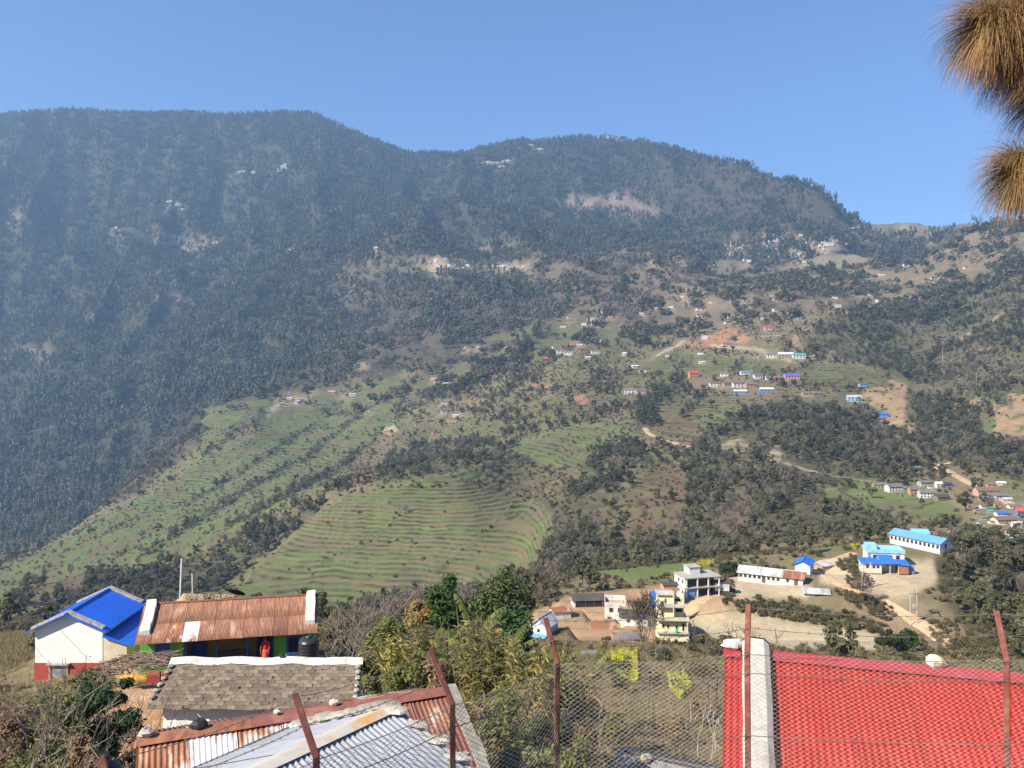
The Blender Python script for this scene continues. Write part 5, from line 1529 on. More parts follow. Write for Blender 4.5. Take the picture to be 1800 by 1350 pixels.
for s, vv in ((1, v), (-1, v2)):
    a0 = O + Vector((0, 0, 0.05)) - u * 0.02; a1 = a0 + u * 0.26
    mb.slab(a0, a1, a1 + vv * 0.22, a0 + vv * 0.22, 0.006)
wpart(t, mb, 'ridge_cap', M_redcap)
# cement coping over the gable wall, rounded and uneven
nrm = u.cross(-v).normalized()
mb = MB()
for vv in (v, v2):
    nn = nrm if vv is v else (-u).cross(-v2).normalized()
    pr = []
    K = 9
    for k in range(K):
        s = 3.15 * k / (K - 1) * (1 if vv is v else 0.6)
        b = O + u * (0.27 + rr.uniform(-0.01, 0.01)) + vv * s
        wd = 0.40 + rr.uniform(-0.015, 0.015)
        hgt = 0.20 + rr.uniform(-0.02, 0.02)
        up = Vector((0, 0, 1))
        pr.append([b - up * 0.3, b + up * hgt * 0.8, b + u * wd * 0.2 + up * (hgt + 0.03), b + u * wd * 0.8 + up * (hgt + 0.02), b + u * wd + up * hgt * 0.75, b + u * wd - up * 0.3])
    o_ = len(mb.v)
    for ring in pr:
        mb.v += [tuple(q) for q in ring]
    for k in range(K - 1):
        for j in range(6):
            j2 = (j + 1) % 6
            mb.f.append((o_ + k * 6 + j, o_ + k * 6 + j2, o_ + (k + 1) * 6 + j2, o_ + (k + 1) * 6 + j))
    mb.f.append(tuple(o_ + (K - 1) * 6 + j for j in range(6)))
wpart(t, mb, 'gable_coping', M_cement)
mb = MB()
e0, e1 = O + v * 2.7 + u * 0.3, O + v * 2.7 + u * 6.6
f0, f1 = O + v2 * 2.2 + u * 0.3, O + v2 * 2.2 + u * 6.6
zb = -10.0
mb.hexa([(e0.x, e0.y, zb), (e1.x, e1.y, zb), (f1.x, f1.y, zb), (f0.x, f0.y, zb)], [e0 - Vector((0, 0, 0.1)), e1 - Vector((0, 0, 0.1)), f1 - Vector((0, 0, 0.1)), f0 - Vector((0, 0, 0.1))])
wpart(t, mb, 'wall', WM['cream'])
mb = MB()
g0, g1 = O + u * 0.3, O + u * 6.6
mb.add([e0 - Vector((0, 0, 0.1)), f0 - Vector((0, 0, 0.1)), g0 - Vector((0, 0, 0.06)), e1 - Vector((0, 0, 0.1)), f1 - Vector((0, 0, 0.1)), g1 - Vector((0, 0, 0.06))], [(0, 1, 2), (3, 5, 4)])
wpart(t, mb, 'gable_wall', WM['cream'])
def stone_on(p, r, label, mat=None, name='stone', sq=(1.2, 1, 0.7)):
    o = rock(MB(), (0, 0, 0), r, rr, sq).build(name, mat or M_stone)
    o.location = p
    return tag(o, label, 'stone')
q = O + u * 3.05 + Vector((0, 0, 0.10))
stone_on(q, 0.13, 'pale stone weighing down the red roof ridge', pmat('pale sack stone', (0.62, 0.54, 0.40), (0.5, 0.42, 0.3), 8, 0.95, 0.4))
stone_on(O + u * 0.12 + Vector((0, 0, 0.10)), 0.13, 'flat white stone at the end of the red roof ridge', M_whitecap, sq=(1.5, 1, 0.55))

# ------------------------------------------------------------ rusty roof nearest to the fence
Lp, Rp = P(240, 1300, 12.1), P(806, 1209, 14.0)
Rp.z = Lp.z
u = (Rp - Lp).normalized(); Ln = (Rp - Lp).length
hv = Vector((u.y, -u.x, 0)); pit = R(20)
v = hv * math.cos(pit) - Vector((0, 0, math.sin(pit))); v2 = -hv * math.cos(pit) - Vector((0, 0, math.sin(pit)))
t = thing('rusty_roofed_shed', 'shed with rust streaked corrugated roof and dark red ridge cap', 'shed', ((Lp.x + Rp.x) / 2, (Lp.y + Rp.y) / 2, -9.0))
roof(t, Lp, u, v, Ln - 0.25, 2.3, [M_rustA, M_rustA, M_rustA, M_rustA, M_rustB, M_rustB, M_rustB], 7, 1)
roof(t, Rp - u * 0.25, -u, v2, Ln - 0.25, 2.0, [M_rustB, M_rustB, M_rustA], 7, 1)
for (a, b, m) in ((0.0, 0.32, M_rustA), (0.32, 0.66, M_rustB), (0.66, 0.965, M_rustB)):
    mb = MB()
    for vv in (v, v2):
        a0 = Lp + u * Ln * a + Vector((0, 0, 0.045)); a1 = Lp + u * Ln * b + Vector((0, 0, 0.045 + 0.002 * a))
        mb.slab(a0, a1, a1 + vv * 0.2, a0 + vv * 0.2, 0.005)
    wpart(t, mb, 'ridge_cap', pmat('oxide red ridge sheet', (0.24, 0.085, 0.06), (0.19, 0.07, 0.055), 5, 0.7, 0.2, 0.004, c3=(0.30, 0.14, 0.11), scale3=2) if a > 0.2 else M_rustA)
mb = MB()
for k in range(6):
    a0 = Rp - u * 0.24 + v * (k * 0.4) + Vector((0, 0, -0.02))
    a1 = a0 + u * (0.17 + rr.uniform(-0.03, 0.03))
    mb.slab(a0 + Vector((0, 0, 0.1)), a1 + Vector((0, 0, 0.09)), a1 + v * 0.4 + Vector((0, 0, 0.09)), a0 + v * 0.4 + Vector((0, 0, 0.1 + rr.uniform(-0.01, 0.01))), 0.12)
wpart(t, mb, 'gable_coping', M_stone)
mb = MB()
e0, e1, f0, f1 = Lp + v * 2.0 + u * 0.2, Rp + v * 2.0 - u * 0.2, Lp + v2 * 1.7 + u * 0.2, Rp + v2 * 1.7 - u * 0.2
dn = Vector((0, 0, 0.06))
mb.hexa([(e0.x, e0.y, -9.9), (e1.x, e1.y, -9.9), (f1.x, f1.y, -9.9), (f0.x, f0.y, -9.9)], [e0 - dn, e1 - dn, f1 - dn, f0 - dn])
g0, g1 = Lp + u * 0.2 - dn, Rp - u * 0.2 - dn
mb.add([e0 - dn, f0 - dn, g0, e1 - dn, f1 - dn, g1], [(0, 1, 2), (3, 5, 4)])
wpart(t, mb, 'wall', WM['brown'])
for f_, r_, lb, m_ in ((0.025, 0.10, 'grey stone on the left end of the rusty roof ridge', M_stone), (0.17, 0.11, 'dark flat stone on the whitish part of the rusty ridge', M_blackp), (0.58, 0.07, 'small white stone on the dark red ridge cap', M_whitecap), (0.40, 0.05, 'pebble of pale stone on the dark red ridge cap', M_whitecap)):
    stone_on(Lp + u * Ln * f_ + Vector((0, 0, 0.075)), r_, lb.replace('left end', 'pale end'), m_)

# ------------------------------------------------------------ zinc roof
Fp = P(690, 1243, 11.0)
u = Vector((0.616, 0.788, 0)).normalized()
Np = Fp - u * 4.6
hr = Vector((0.788, -0.616, 0)).normalized(); pit = R(17)
vr = hr * math.cos(pit) - Vector((0, 0, math.sin(pit))); vl = -hr * math.cos(R(22)) - Vector((0, 0, math.sin(R(22))))
t = thing('zinc_roofed_shed', 'shed with shiny zinc corrugated roof edged with stones beside the fence', 'shed', ((Fp.x + Np.x) / 2, (Fp.y + Np.y) / 2, -7.0))
roof(t, Fp, -u, vl, 4.6, 2.35, M_zinc, 6, 1, amp=0.007)
roof(t, Np, u, vr, 4.6, 2.3, M_zinc, 6, 1, amp=0.012)
M_oldcap = pmat('rust stained zinc cap', (0.50, 0.45, 0.38), (0.42, 0.38, 0.33), 3, 0.6, 0.1, 0.004, c3=(0.52, 0.29, 0.08), scale3=1.5)
mb = MB()
for vv, wd in ((vr, 0.14), (vl, 0.26)):
    a0, a1 = Np + Vector((0, 0, 0.04)), Fp + Vector((0, 0, 0.04))
    mb.slab(a0, a1, a1 + vv * wd, a0 + vv * wd, 0.005)
wpart(t, mb, 'ridge_cap', M_oldcap)
mb = MB()
e0, e1, f0, f1 = Np + vr * 2.1, Fp + vr * 2.1 - u * 0.15, Np + vl * 2.05, Fp + vl * 2.05 - u * 0.15
dn = Vector((0, 0, 0.07))
mb.hexa([(e0.x, e0.y, -8.5), (e1.x, e1.y, -8.5), (f1.x, f1.y, -8.5), (f0.x, f0.y, -8.5)], [e0 - dn, e1 - dn, f1 - dn, f0 - dn])
mb.add([e1 - dn, f1 - dn, Fp - u * 0.15 - dn, e0 - dn, f0 - dn, Np - dn], [(0, 2, 1), (3, 4, 5)])
wpart(t, mb, 'wall', WM['brown'])
# eave board on the far side
mb = MB()
a0, a1 = Np + vl * 2.36, Fp + vl * 2.36
mb.slab(a0 + Vector((0, 0, 0.03)), a1 + Vector((0, 0, 0.03)), a1 + vl * 0.05, a0 + vl * 0.05, 0.05)
wpart(t, mb, 'eave_rail', pmat('dark steel rail', (0.16, 0.16, 0.17), (0.12, 0.12, 0.13), 6, 0.6, 0.1))
SL = ['grey slab stone on the zinc roof edge next to the rusty ridge', 'stone slab in the row weighing down the zinc roof verge']
for k in range(7):
    p = Fp + vl * (0.12 + 0.31 * k) + u * (-0.06 + rr.uniform(-0.04, 0.04)) + Vector((0, 0, 0.06))
    stone_on(p, rr.uniform(0.12, 0.17), 'grey slab stone in the row on the verge where zinc and rusty roofs meet', M_stone, sq=(1.45, 0.9, 0.22))['group'] = 'stones on the zinc roof verge'
for k in range(6):
    p = Fp + vr * (0.15 + 0.36 * k) + u * (-0.02 + rr.uniform(-0.04, 0.04)) + Vector((0, 0, 0.06))
    stone_on(p, rr.uniform(0.13, 0.2), 'pale block stone in the row on the ribbed zinc slope verge', M_stone, sq=(1.3, 0.75, 0.32))['group'] = 'blocks on the zinc roof verge'

# ------------------------------------------------------------ grey shed below the fence
A, B = P(1085, 1322, 23.5), P(1305, 1330, 22.0)
B.z = A.z
u = (B - A).normalized(); hv = Vector((u.y, -u.x, 0)); pit = R(17)
v = hv * math.cos(pit) - Vector((0, 0, math.sin(pit))); v2 = -hv * math.cos(pit) - Vector((0, 0, math.sin(pit)))
t = thing('grey_shed', 'low shed with weathered grey corrugated roof below the chain link fence', 'shed', ((A.x + B.x) / 2, (A.y + B.y) / 2, -13.0))
M_oldzinc = pmat('weathered grey zinc', (0.33, 0.34, 0.35), (0.24, 0.25, 0.26), 3, 0.6, 0.15, 0.004, c3=(0.17, 0.16, 0.16), scale3=1.1, rnd=0.12)
roof(t, A, u, v, (B - A).length, 2.2, M_oldzinc, 5, 1)
roof(t, B, -u, v2, (B - A).length, 1.2, M_oldzinc, 5, 1)
mb = MB()
e0, e1, f0, f1 = A + v * 2.0, B + v * 2.0, A + v2 * 1.1, B + v2 * 1.1
mb.hexa([(e0.x, e0.y, -13.6), (e1.x, e1.y, -13.6), (f1.x, f1.y, -13.6), (f0.x, f0.y, -13.6)], [e0 - dn, e1 - dn, f1 - dn, f0 - dn])
wpart(t, mb, 'wall', WM['brown'])
mb = MB().tube([A + u * 0.2 + Vector((0, 0, 0.07)), A.lerp(B, 0.5) + Vector((0, 0, 0.1)), B + Vector((0, 0, 0.07))], 0.035, 6)
wpart(t, mb, 'ridge_pole', M_wood)
for f_ in (0.25, 0.78):
    stone_on(A.lerp(B, f_) + Vector((0, 0, 0.12)) + v * 0.15, 0.15, 'round buff stone resting on the grey shed ridge', pmat('buff stone', (0.52, 0.45, 0.30), (0.42, 0.36, 0.25), 6, 0.95, 0.5))['group'] = 'stones on the grey shed'

# ------------------------------------------------------------ slate roofed house
t = thing('slate_roofed_house', 'whitewashed house with brown slate roof and thick white ridge', 'house', (-9.5, 32.5, -14.9))
RL, RR_, ez, ey = -13.0 + 9.5, -5.93 + 9.5, -12.88 + 14.9, -2.0
rz_ = -11.96 + 14.9
MB().add([(-3.35, -1.75, -0.8), (3.35, -1.75, -0.8), (3.35, 1.62, -0.8), (-3.35, 1.62, -0.8), (-3.35, -1.75, 2.05), (3.35, -1.75, 2.05), (3.35, 1.62, 2.12), (-3.35, 1.62, 2.12), (-3.35, 0, 2.82), (3.35, 0, 2.82)],
         [(0, 1, 5, 4), (1, 2, 6, 9, 5), (2, 3, 7, 6), (3, 0, 4, 8, 7)]).build('wall', M_white, t)
MB().slab((RL - 0.2, 0, rz_ - 0.06), (RR_ + 0.15, 0, rz_ - 0.06), (RR_ + 0.3, 2.0, ez - 0.06), (RL - 0.3, 2.0, ez - 0.06), 0.08).build('roof_slope', M_slate, t)
MB().slab((RL - 0.1, 0, rz_ - 0.09), (RR_ + 0.08, 0, rz_ - 0.09), (RR_ + 0.2, -1.96, ez - 0.1), (RL - 0.25, -1.96, ez - 0.1), 0.05).build('roof_boards', M_slate, t)
vs_ = Vector((0, -2.0, ez - rz_)); sl_len = vs_.length; vs_.normalize()
ns_ = Vector((0, -vs_.z, vs_.y)); ns_ = ns_ if ns_.z > 0 else -ns_
pit = math.asin(-vs_.z)
smesh = []
for k in range(5):
    w_, l_ = 0.31 * rr.uniform(0.92, 1.04), 0.26
    th = 0.028
    x_ = [-w_ / 2 + rr.uniform(-0.015, 0.015), w_ / 2 + rr.uniform(-0.015, 0.015)]
    me_ = MB().hexa([(x_[0], -l_ + rr.uniform(-0.02, 0.02), -th), (x_[1], -l_ + rr.uniform(-0.02, 0.02), -th), (w_ / 2, 0, -th), (-w_ / 2, 0, -th)],
                    [(x_[0], -l_ + rr.uniform(-0.02, 0.02), 0), (x_[1], -l_ + rr.uniform(-0.02, 0.02), 0), (w_ / 2, 0, 0), (-w_ / 2, 0, 0)]).mesh('slate', M_slate)
    smesh.append(me_)
rows = 13
for r_ in range(rows):
    f_ = (r_ + 0.5) / rows
    x0, x1 = RL - 0.02 - 0.22 * f_, RR_ + 0.02 + 0.18 * f_
    n_ = 23
    for c_ in range(n_):
        o = link('slate', rr.choice(smesh), t)
        x = x0 + (c_ + 0.5 + (0.25 if r_ % 2 else -0.25)) * (x1 - x0) / n_
        p = Vector((x, 0, rz_ - 0.02)) + vs_ * (0.06 + sl_len * r_ / rows) + ns_ * (0.012 + rr.uniform(0, 0.014))
        o.scale = (rr.uniform(0.93, 1.14), rr.uniform(0.95, 1.12), 1)
        o.location = p + Vector((rr.uniform(-0.025, 0.025), 0, 0))
        o.rotation_euler = (pit + R(4.2) - R(8.0) + R(rr.uniform(-1.5, 1.5)), R(rr.uniform(-1.2, 1.2)), R(rr.uniform(-2.5, 2.5)))
# white mortar ridge, lumpy
mb = MB()
K = 26; ring = []
for k in range(K):
    x = RL - 0.25 + (RR_ - RL + 0.4) * k / (K - 1)
    z0 = rz_ + 0.02 + 0.03 * math.sin(k * 0.9) + 0.05 * (abs(k / (K - 1) - 0.45) < 0.4) * 0.5
    d0 = rr.uniform(-0.03, 0.05)
    ring.append([(x, -0.24 - d0, z0 - 0.12), (x, -0.16 - d0 * 0.5, z0 + 0.0), (x, 0.0, z0 + 0.08 + rr.uniform(-0.015, 0.015)), (x, 0.2, z0 + 0.0), (x, 0.3, z0 - 0.14)])
for k, rg_ in enumerate(ring):
    mb.v += rg_
for k in range(K - 1):
    for j in range(4):
        mb.f.append((k * 5 + j, (k + 1) * 5 + j, (k + 1) * 5 + j + 1, k * 5 + j + 1))
mb.f += [tuple(range(5)), tuple(range((K - 1) * 5, K * 5))]
mb.build('ridge_mortar', M_whitecap, t, True)
for s_, xx in ((-1, RL - 0.12), (1, RR_ + 0.05)):
    mb = MB()
    for k in range(6):
        p = Vector((xx + s_ * 0.05 * k / 2, 0, rz_)) + vs_ * (0.35 + k * 0.3) + ns_ * 0.05
        rock(mb, p, 0.15, rr, (0.8, 1.1, 0.4))
    mb.build('verge_stones', M_stone, t)
opening(t, 'window', 2.3, -1.75, 0.7, 0.7, 0.8, M_wood, pm=M_dark)
stone_on(Vector((-9.5, 32.5, -14.9)) + Vector((0.55, -0.05, rz_ + 0.20)), 0.11, 'dark stone on the white ridge of the slate roofed house', M_blackp)

# ------------------------------------------------------------ green veranda house
E0 = P(237, 1128, 44.1)
gz = -17.4
ang = math.atan2(1.9, 9.1)
t = thing('green_veranda_house', 'green house with blue posts, dark veranda and orange rusted roof', 'house', (E0.x, E0.y, gz), ang)
Lh, he, hr_ = 9.35, E0.z - gz, E0.z - gz + 1.3
loc = Matrix.Translation((E0.x, E0.y, gz)) @ Matrix.Rotation(ang, 4, 'Z')
W_ = lambda x, y, z: loc @ Vector((x, y, z))
udir = loc.to_3x3() @ Vector((1, 0, 0)); sd = Vector((0, -2.2, -1.3)).normalized(); vdir = loc.to_3x3() @ sd; vb = loc.to_3x3() @ Vector((0, 2.2, -1.3)).normalized()
sheets = [M_rustC] * 12 + [M_rustB if k == 9 else (M_rustA if k in (2, 3) else M_rustC) for k in range(12)]
roof(t, W_(0.0, 2.2, hr_), udir, vdir, Lh, 2.7, sheets, 12, 2, amp=0.011, per=4, jit=0.02)
roof(t, W_(Lh, 2.2, hr_), -udir, vb, Lh, 2.6, M_rustC, 6, 1, amp=0.011, per=2)
MB().tube([(0, 2.2, hr_ + 0.03), (Lh, 2.2, hr_ + 0.03)], 0.07, 6).build('ridge_cap', M_rustB, t)
for x0, x1 in ((0.12, 0.68), (Lh - 0.62, Lh - 0.08)):
    mb = MB()
    K = 7
    for k in range(K):
        f_ = k / (K - 1)
        y = 2.25 - 1.9 * f_; z = hr_ + 0.03 - 1.3 * (1.9 * f_ - 0.05) / 2.2
        j = rr.uniform(-0.03, 0.03)
        mb.v += [(x0 + j, y, z - 0.05), (x0 + j + 0.03, y, z + 0.2), (x1 + j - 0.03, y, z + 0.22), (x1 + j, y, z - 0.05)]
    for k in range(K - 1):
        for q in range(3):
            mb.f.append((k * 4 + q, k * 4 + q + 1, k * 4 + q + 5, k * 4 + q + 4))
    mb.f += [(0, 1, 2, 3), tuple((K - 1) * 4 + q for q in range(4))]
    mb.build('gable_coping', M_whitecap, t)
def gb_(x0, x1, y0, y1, z0, z1, nm, m):
    return MB().box(x0, x1, y0, y1, z0, z1).build(nm, m, t)
gb_(0.15, 2.35, 0.4, 4.1, 0.3, he + 0.15, 'room_wall', M_greenw)
gb_(7.05, 9.2, 0.4, 4.1, 0.3, he + 0.15, 'room_wall', M_greenw)
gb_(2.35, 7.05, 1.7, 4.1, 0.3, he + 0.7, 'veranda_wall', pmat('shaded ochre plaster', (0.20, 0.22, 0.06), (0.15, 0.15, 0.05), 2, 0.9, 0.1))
gb_(0.05, 9.3, -0.02, 4.2, -1.2, 0.32, 'plinth', M_redband)
mb = MB().add([(0.15, 0.4, he + 0.15), (0.15, 4.1, he + 0.15), (0.15, 2.2, hr_ - 0.05), (9.2, 0.4, he + 0.15), (9.2, 4.1, he + 0.15), (9.2, 2.2, hr_ - 0.05)], [(0, 1, 2), (3, 5, 4)])
mb.build('gable_wall', M_greenw, t)
for x in (2.42, 4.0, 5.6, 7.0):
    gb_(x, x + 0.1, 0.42, 0.52, 0.32, he + 0.1, 'post', M_bluepaint)
gb_(2.35, 7.05, 0.44, 0.5, he + 0.02, he + 0.14, 'beam', M_bluepaint)
for x, w_ in ((1.28, 0.72), (8.1, 0.75)):
    opening(t, 'window', x, 0.4, 0.75, w_, 1.05, M_bluepaint, pm=M_bluepaint if x < 4 else M_dark)
opening(t, 'door', 6.4, 1.7, 0.32, 0.8, 1.7, M_bluepaint, pm=M_dark)
opening(t, 'door', 3.0, 1.7, 0.32, 0.8, 1.7, M_bluepaint, pm=M_bluepaint)
gb_(3.9, 5.6, 1.62, 1.69, 0.32, 0.8, 'bench', M_wood)
PERSON = W_(6.62, 0.18, 0.32)

# ------------------------------------------------------------ blue roofed house
bz = -18.9
t = gable('blue_roofed_house', 'white house with red plinth and bright cobalt blue roof', 'house', (-24.94, 49.4, bz), R(90), 4.8, 3.8, 3.4, 0.85, M_white, M_bluesheet, 0.32)
for o in [c for c in t.children if c.name.startswith('roof_slope')]:
    bpy.data.objects.remove(o)
# roof panels, each a folded blue sheet
k_ = 0.85 / 1.9; sl_ = math.hypot(1.9 + 0.35, (1.9 + 0.35) * k_)
ztop = 3.4 + 0.85 + 0.03
for s_ in (-1, 1):
    for c_ in range(7):
        x0 = -2.75 + c_ * (5.5 / 7); x1 = x0 + 5.5 / 7 - 0.012
        mb = MB().slab((x0, 0, ztop), (x1, 0, ztop), (x1, s_ * 2.25, ztop - 2.25 * k_), (x0, s_ * 2.25, ztop - 2.25 * k_), 0.03)
        mb.slab((x1 - 0.03, 0, ztop + 0.025), (x1 + 0.03, 0, ztop + 0.025), (x1 + 0.03, s_ * 2.25, ztop + 0.025 - 2.25 * k_), (x1 - 0.03, s_ * 2.25, ztop + 0.025 - 2.25 * k_), 0.022)
        mb.build('roof_panel', M_bluesheet, t)
for x in (-2.45, 2.45):                                 # stone copings along both verges
    for s_ in (-1, 1):
        mb = MB()
        for k in range(6):
            y0, y1 = s_ * 0.34 * k, s_ * (0.34 * k + 0.33)
            j = rr.uniform(-0.03, 0.03)
            mb.slab((x - 0.17 + j, y0, ztop + 0.13 - abs(y0) * k_), (x + 0.17 + j, y0, ztop + 0.13 - abs(y0) * k_), (x + 0.17 + j, y1, ztop + 0.13 - abs(y1) * k_), (x - 0.17 + j, y1, ztop + 0.13 - abs(y1) * k_), 0.11)
        mb.build('verge_coping', M_cement, t)
MB().box(-2.43, 2.43, -1.93, 1.93, -1.2, 1.45).build('plinth', M_redband, t)
opening(t, 'door', -2.43, 0.55, 0.0, 1.1, 1.35, WM['tan'], axis='nx', pm=M_oldzinc, proud=0.06)
MB().box(-2.62, -2.44, -0.1, 1.2, 1.37, 1.45).build('door_lintel', M_conc, t)
# lean-to on the side
MB().add([(-2.38, -1.93, -1.2), (-2.38, -3.25, -1.2), (2.3, -3.25, -1.2), (2.3, -1.93, -1.2), (-2.38, -1.93, 2.9), (-2.38, -3.25, 2.5), (2.3, -3.25, 2.5), (2.3, -1.93, 2.9)],
         [(0, 1, 5, 4), (1, 2, 6, 5), (2, 3, 7, 6), (4, 5, 6, 7)]).build('side_wall', WM['cream'], t)
for c_ in range(5):
    x0 = -2.6 + c_ * 1.05
    MB().slab((x0, -1.94, 2.98), (x0 + 1.04, -1.94, 2.98), (x0 + 1.04, -3.6, 2.48), (x0, -3.6, 2.48), 0.03).build('roof_panel', M_bluesheet, t)
BX = (-24.94, 49.4)

# ------------------------------------------------------------ brush roofed shelter and odds and ends
c0 = P(248, 1212, 36.5)
zg = float(zat(c0.x, c0.y))
t = thing('brush_shelter', 'rough shelter roofed with a heap of dry branches beside the green house', 'shelter', (c0.x, c0.y, zg))
top = -(1170 - HY) / F * 36.5 - zg
for x, y in ((-1.2, -0.8), (1.1, -0.7), (-1.2, 0.8), (1.1, 0.8)):
    MB().tube([(x, y, -0.4), (x + rr.uniform(-0.05, 0.05), y, top)], 0.06, 6).build('post', M_wood, t)
mb = MB()
for k in range(230):
    a = rr.gauss(0.25, 0.5); l_ = rr.uniform(0.4, 1.3)
    x, y = rr.uniform(-1.6, 1.3), rr.uniform(-1.0, 1.0)
    z = top + rr.uniform(0, 0.30) * (1 - abs(x) / 2.6) + 0.05 + x * 0.08
    d_ = Vector((math.cos(a), math.sin(a), rr.uniform(-0.25, 0.25))) * l_ / 2
    c_ = Vector((x, y, z))
    mb.tube([c_ - d_, c_ + Vector((rr.uniform(-0.05, 0.05),) * 3), c_ + d_], [0.016, 0.022, 0.01], 4)
tag(mb.build('brush_heap', pmat('dry branches', (0.26, 0.19, 0.13), (0.15, 0.11, 0.08), 3, 0.95, 0, rnd=0.1), t), kind='stuff')
mb = MB()
for k in range(8):
    x = -0.5 + k * 0.16
    mb.v += [(x, -0.85 - 0.05 * math.sin(k * 1.7), top - 0.02), (x + 0.1, -1.05 + 0.07 * math.sin(k * 1.3), 0.55 + 0.06 * math.sin(k))]
for k in range(7):
    mb.f.append((k * 2, k * 2 + 1, k * 2 + 3, k * 2 + 2))
o = mb.build('ochre_cloth', pmat('ochre cloth', (0.46, 0.28, 0.06), (0.36, 0.22, 0.06), 3, 0.9, 0.3, 0.02), t, True)
md_ = o.modifiers.new('thick', 'SOLIDIFY'); md_.thickness = 0.012

def tank(name, label, p, r, h, stand=0.0):
    t = thing(name, label, 'water tank', p)
    prof = [(0.02, 0.0), (r, 0.01)]
    n = 6
    for k in range(n):
        z0 = h * 0.82 * k / n; z1 = h * 0.82 * (k + 1) / n
        prof += [(r, z0 + 0.02), (r * 1.03, z0 + 0.05), (r * 1.03, z1 - 0.05), (r, z1 - 0.02)]
    prof += [(r * 0.9, h * 0.88), (r * 0.5, h * 0.96), (r * 0.3, h * 0.97)]
    MB().lathe(prof, 24).build('barrel', M_blackp, t, True)
    MB().lathe([(r * 0.32, h * 0.965), (r * 0.34, h * 1.0), (r * 0.3, h * 1.03), (0.02, h * 1.035)], 18).build('lid', M_blackp, t)
    if stand:
        MB().box(-r * 1.2, r * 1.2, -r * 1.2, r * 1.2, -stand, -0.005).build('stone_stand', M_stone, t)
    return t
q = P(543, 1159, 42)
tank('water_tank', 'black ribbed water tank at the corner of the green house', q, 0.50, 1.15, q.z - float(zat(q.x, q.y)) + 0.3)
q = P(182, 1368, 17.5)
tank('water_barrel', 'squat black water barrel in the dirt yard below the slate roof', (q.x, q.y, float(zat(q.x, q.y)) - 0.02), 0.36, max(0.5, -(1328 - HY) / F * 17.5 - float(zat(q.x, q.y))))

# straw heap with a satellite dish behind the rusted roof
M_straw = pmat('dry straw', (0.42, 0.31, 0.17), (0.30, 0.21, 0.12), 6, 0.95, 0.6, 0.05, c3=(0.20, 0.15, 0.10), scale3=1.5)
q = P(372, 1060, 54)
zg = float(zat(q.x, q.y))
t = thing('straw_heap', 'long heap of dry straw and branches behind the orange rusted roof', 'straw heap', (q.x, q.y, zg), R(4))
hh = -(1047 - HY) / F * 54 - zg
n1_, n2_ = 34, 14
gx, gy = np.meshgrid(np.linspace(-1, 1, n1_), np.linspace(-1, 1, n2_), indexing='ij')
hz_ = np.clip(1 - np.abs(gx) ** 4 - np.abs(gy) ** 2.5, 0, 1) ** 0.6
hz_ = hz_ * (1 + 0.16 * fbm(gx * 5 + 3, gy * 3, 3, 9)) * hh - 0.3
i_, j_ = np.meshgrid(np.arange(n1_ - 1), np.arange(n2_ - 1), indexing='ij')
a_ = (i_ * n2_ + j_).ravel()
me_ = fast_mesh('heap', np.stack([gx * 4.0, gy * 1.9, hz_], -1).reshape(-1, 3), np.stack([a_, a_ + n2_, a_ + n2_ + 1, a_ + 1], -1), M_straw, True)
link('heap', me_, t)
rng = np.random.default_rng(5)
n_ = 2600
gxr, gyr = rng.uniform(-0.97, 0.97, n_), rng.uniform(-1, 0.9, n_)
zr = np.clip(1 - np.abs(gxr) ** 4 - np.abs(gyr) ** 2.5, 0, 1) ** 0.6 * hh - 0.22 + rng.uniform(0, 0.2, n_)
vq, fq = leafquads(np.stack([gxr * 4.0, gyr * 1.9, zr], -1), 0.07, rng, elong=5)
tag(link('loose_straw', fast_mesh('loose_straw', vq, fq, M_straw), t), kind='stuff')
dishp = P(413, 1044, 51.5)
t = thing('satellite_dish', 'black satellite dish tilted back on the straw heap', 'satellite dish', dishp)
prof = [(0.62 * k / 8, 0.13 * (k / 8) ** 2) for k in range(9)]
mb = MB().lathe([(max(r_, 0.01), z_) for r_, z_ in prof], 26)
o = mb.build('dish', pmat('matt black dish', (0.012, 0.012, 0.012), (0.02, 0.02, 0.02), 3, 0.9, 0), t, True); o.rotation_euler = (R(-32), R(12), 0)
md_ = o.modifiers.new('thick', 'SOLIDIFY'); md_.thickness = 0.02
o = MB().tube([(0, 0, 0.02), (0.02, -0.03, 0.5)], 0.015, 5).build('feed_arm', M_iron, t); o.rotation_euler = (R(-32), R(12), 0)
MB().tube([(0, 0.05, -1.6), (0, 0.02, 0)], 0.03, 6).build('mast', M_iron, t)

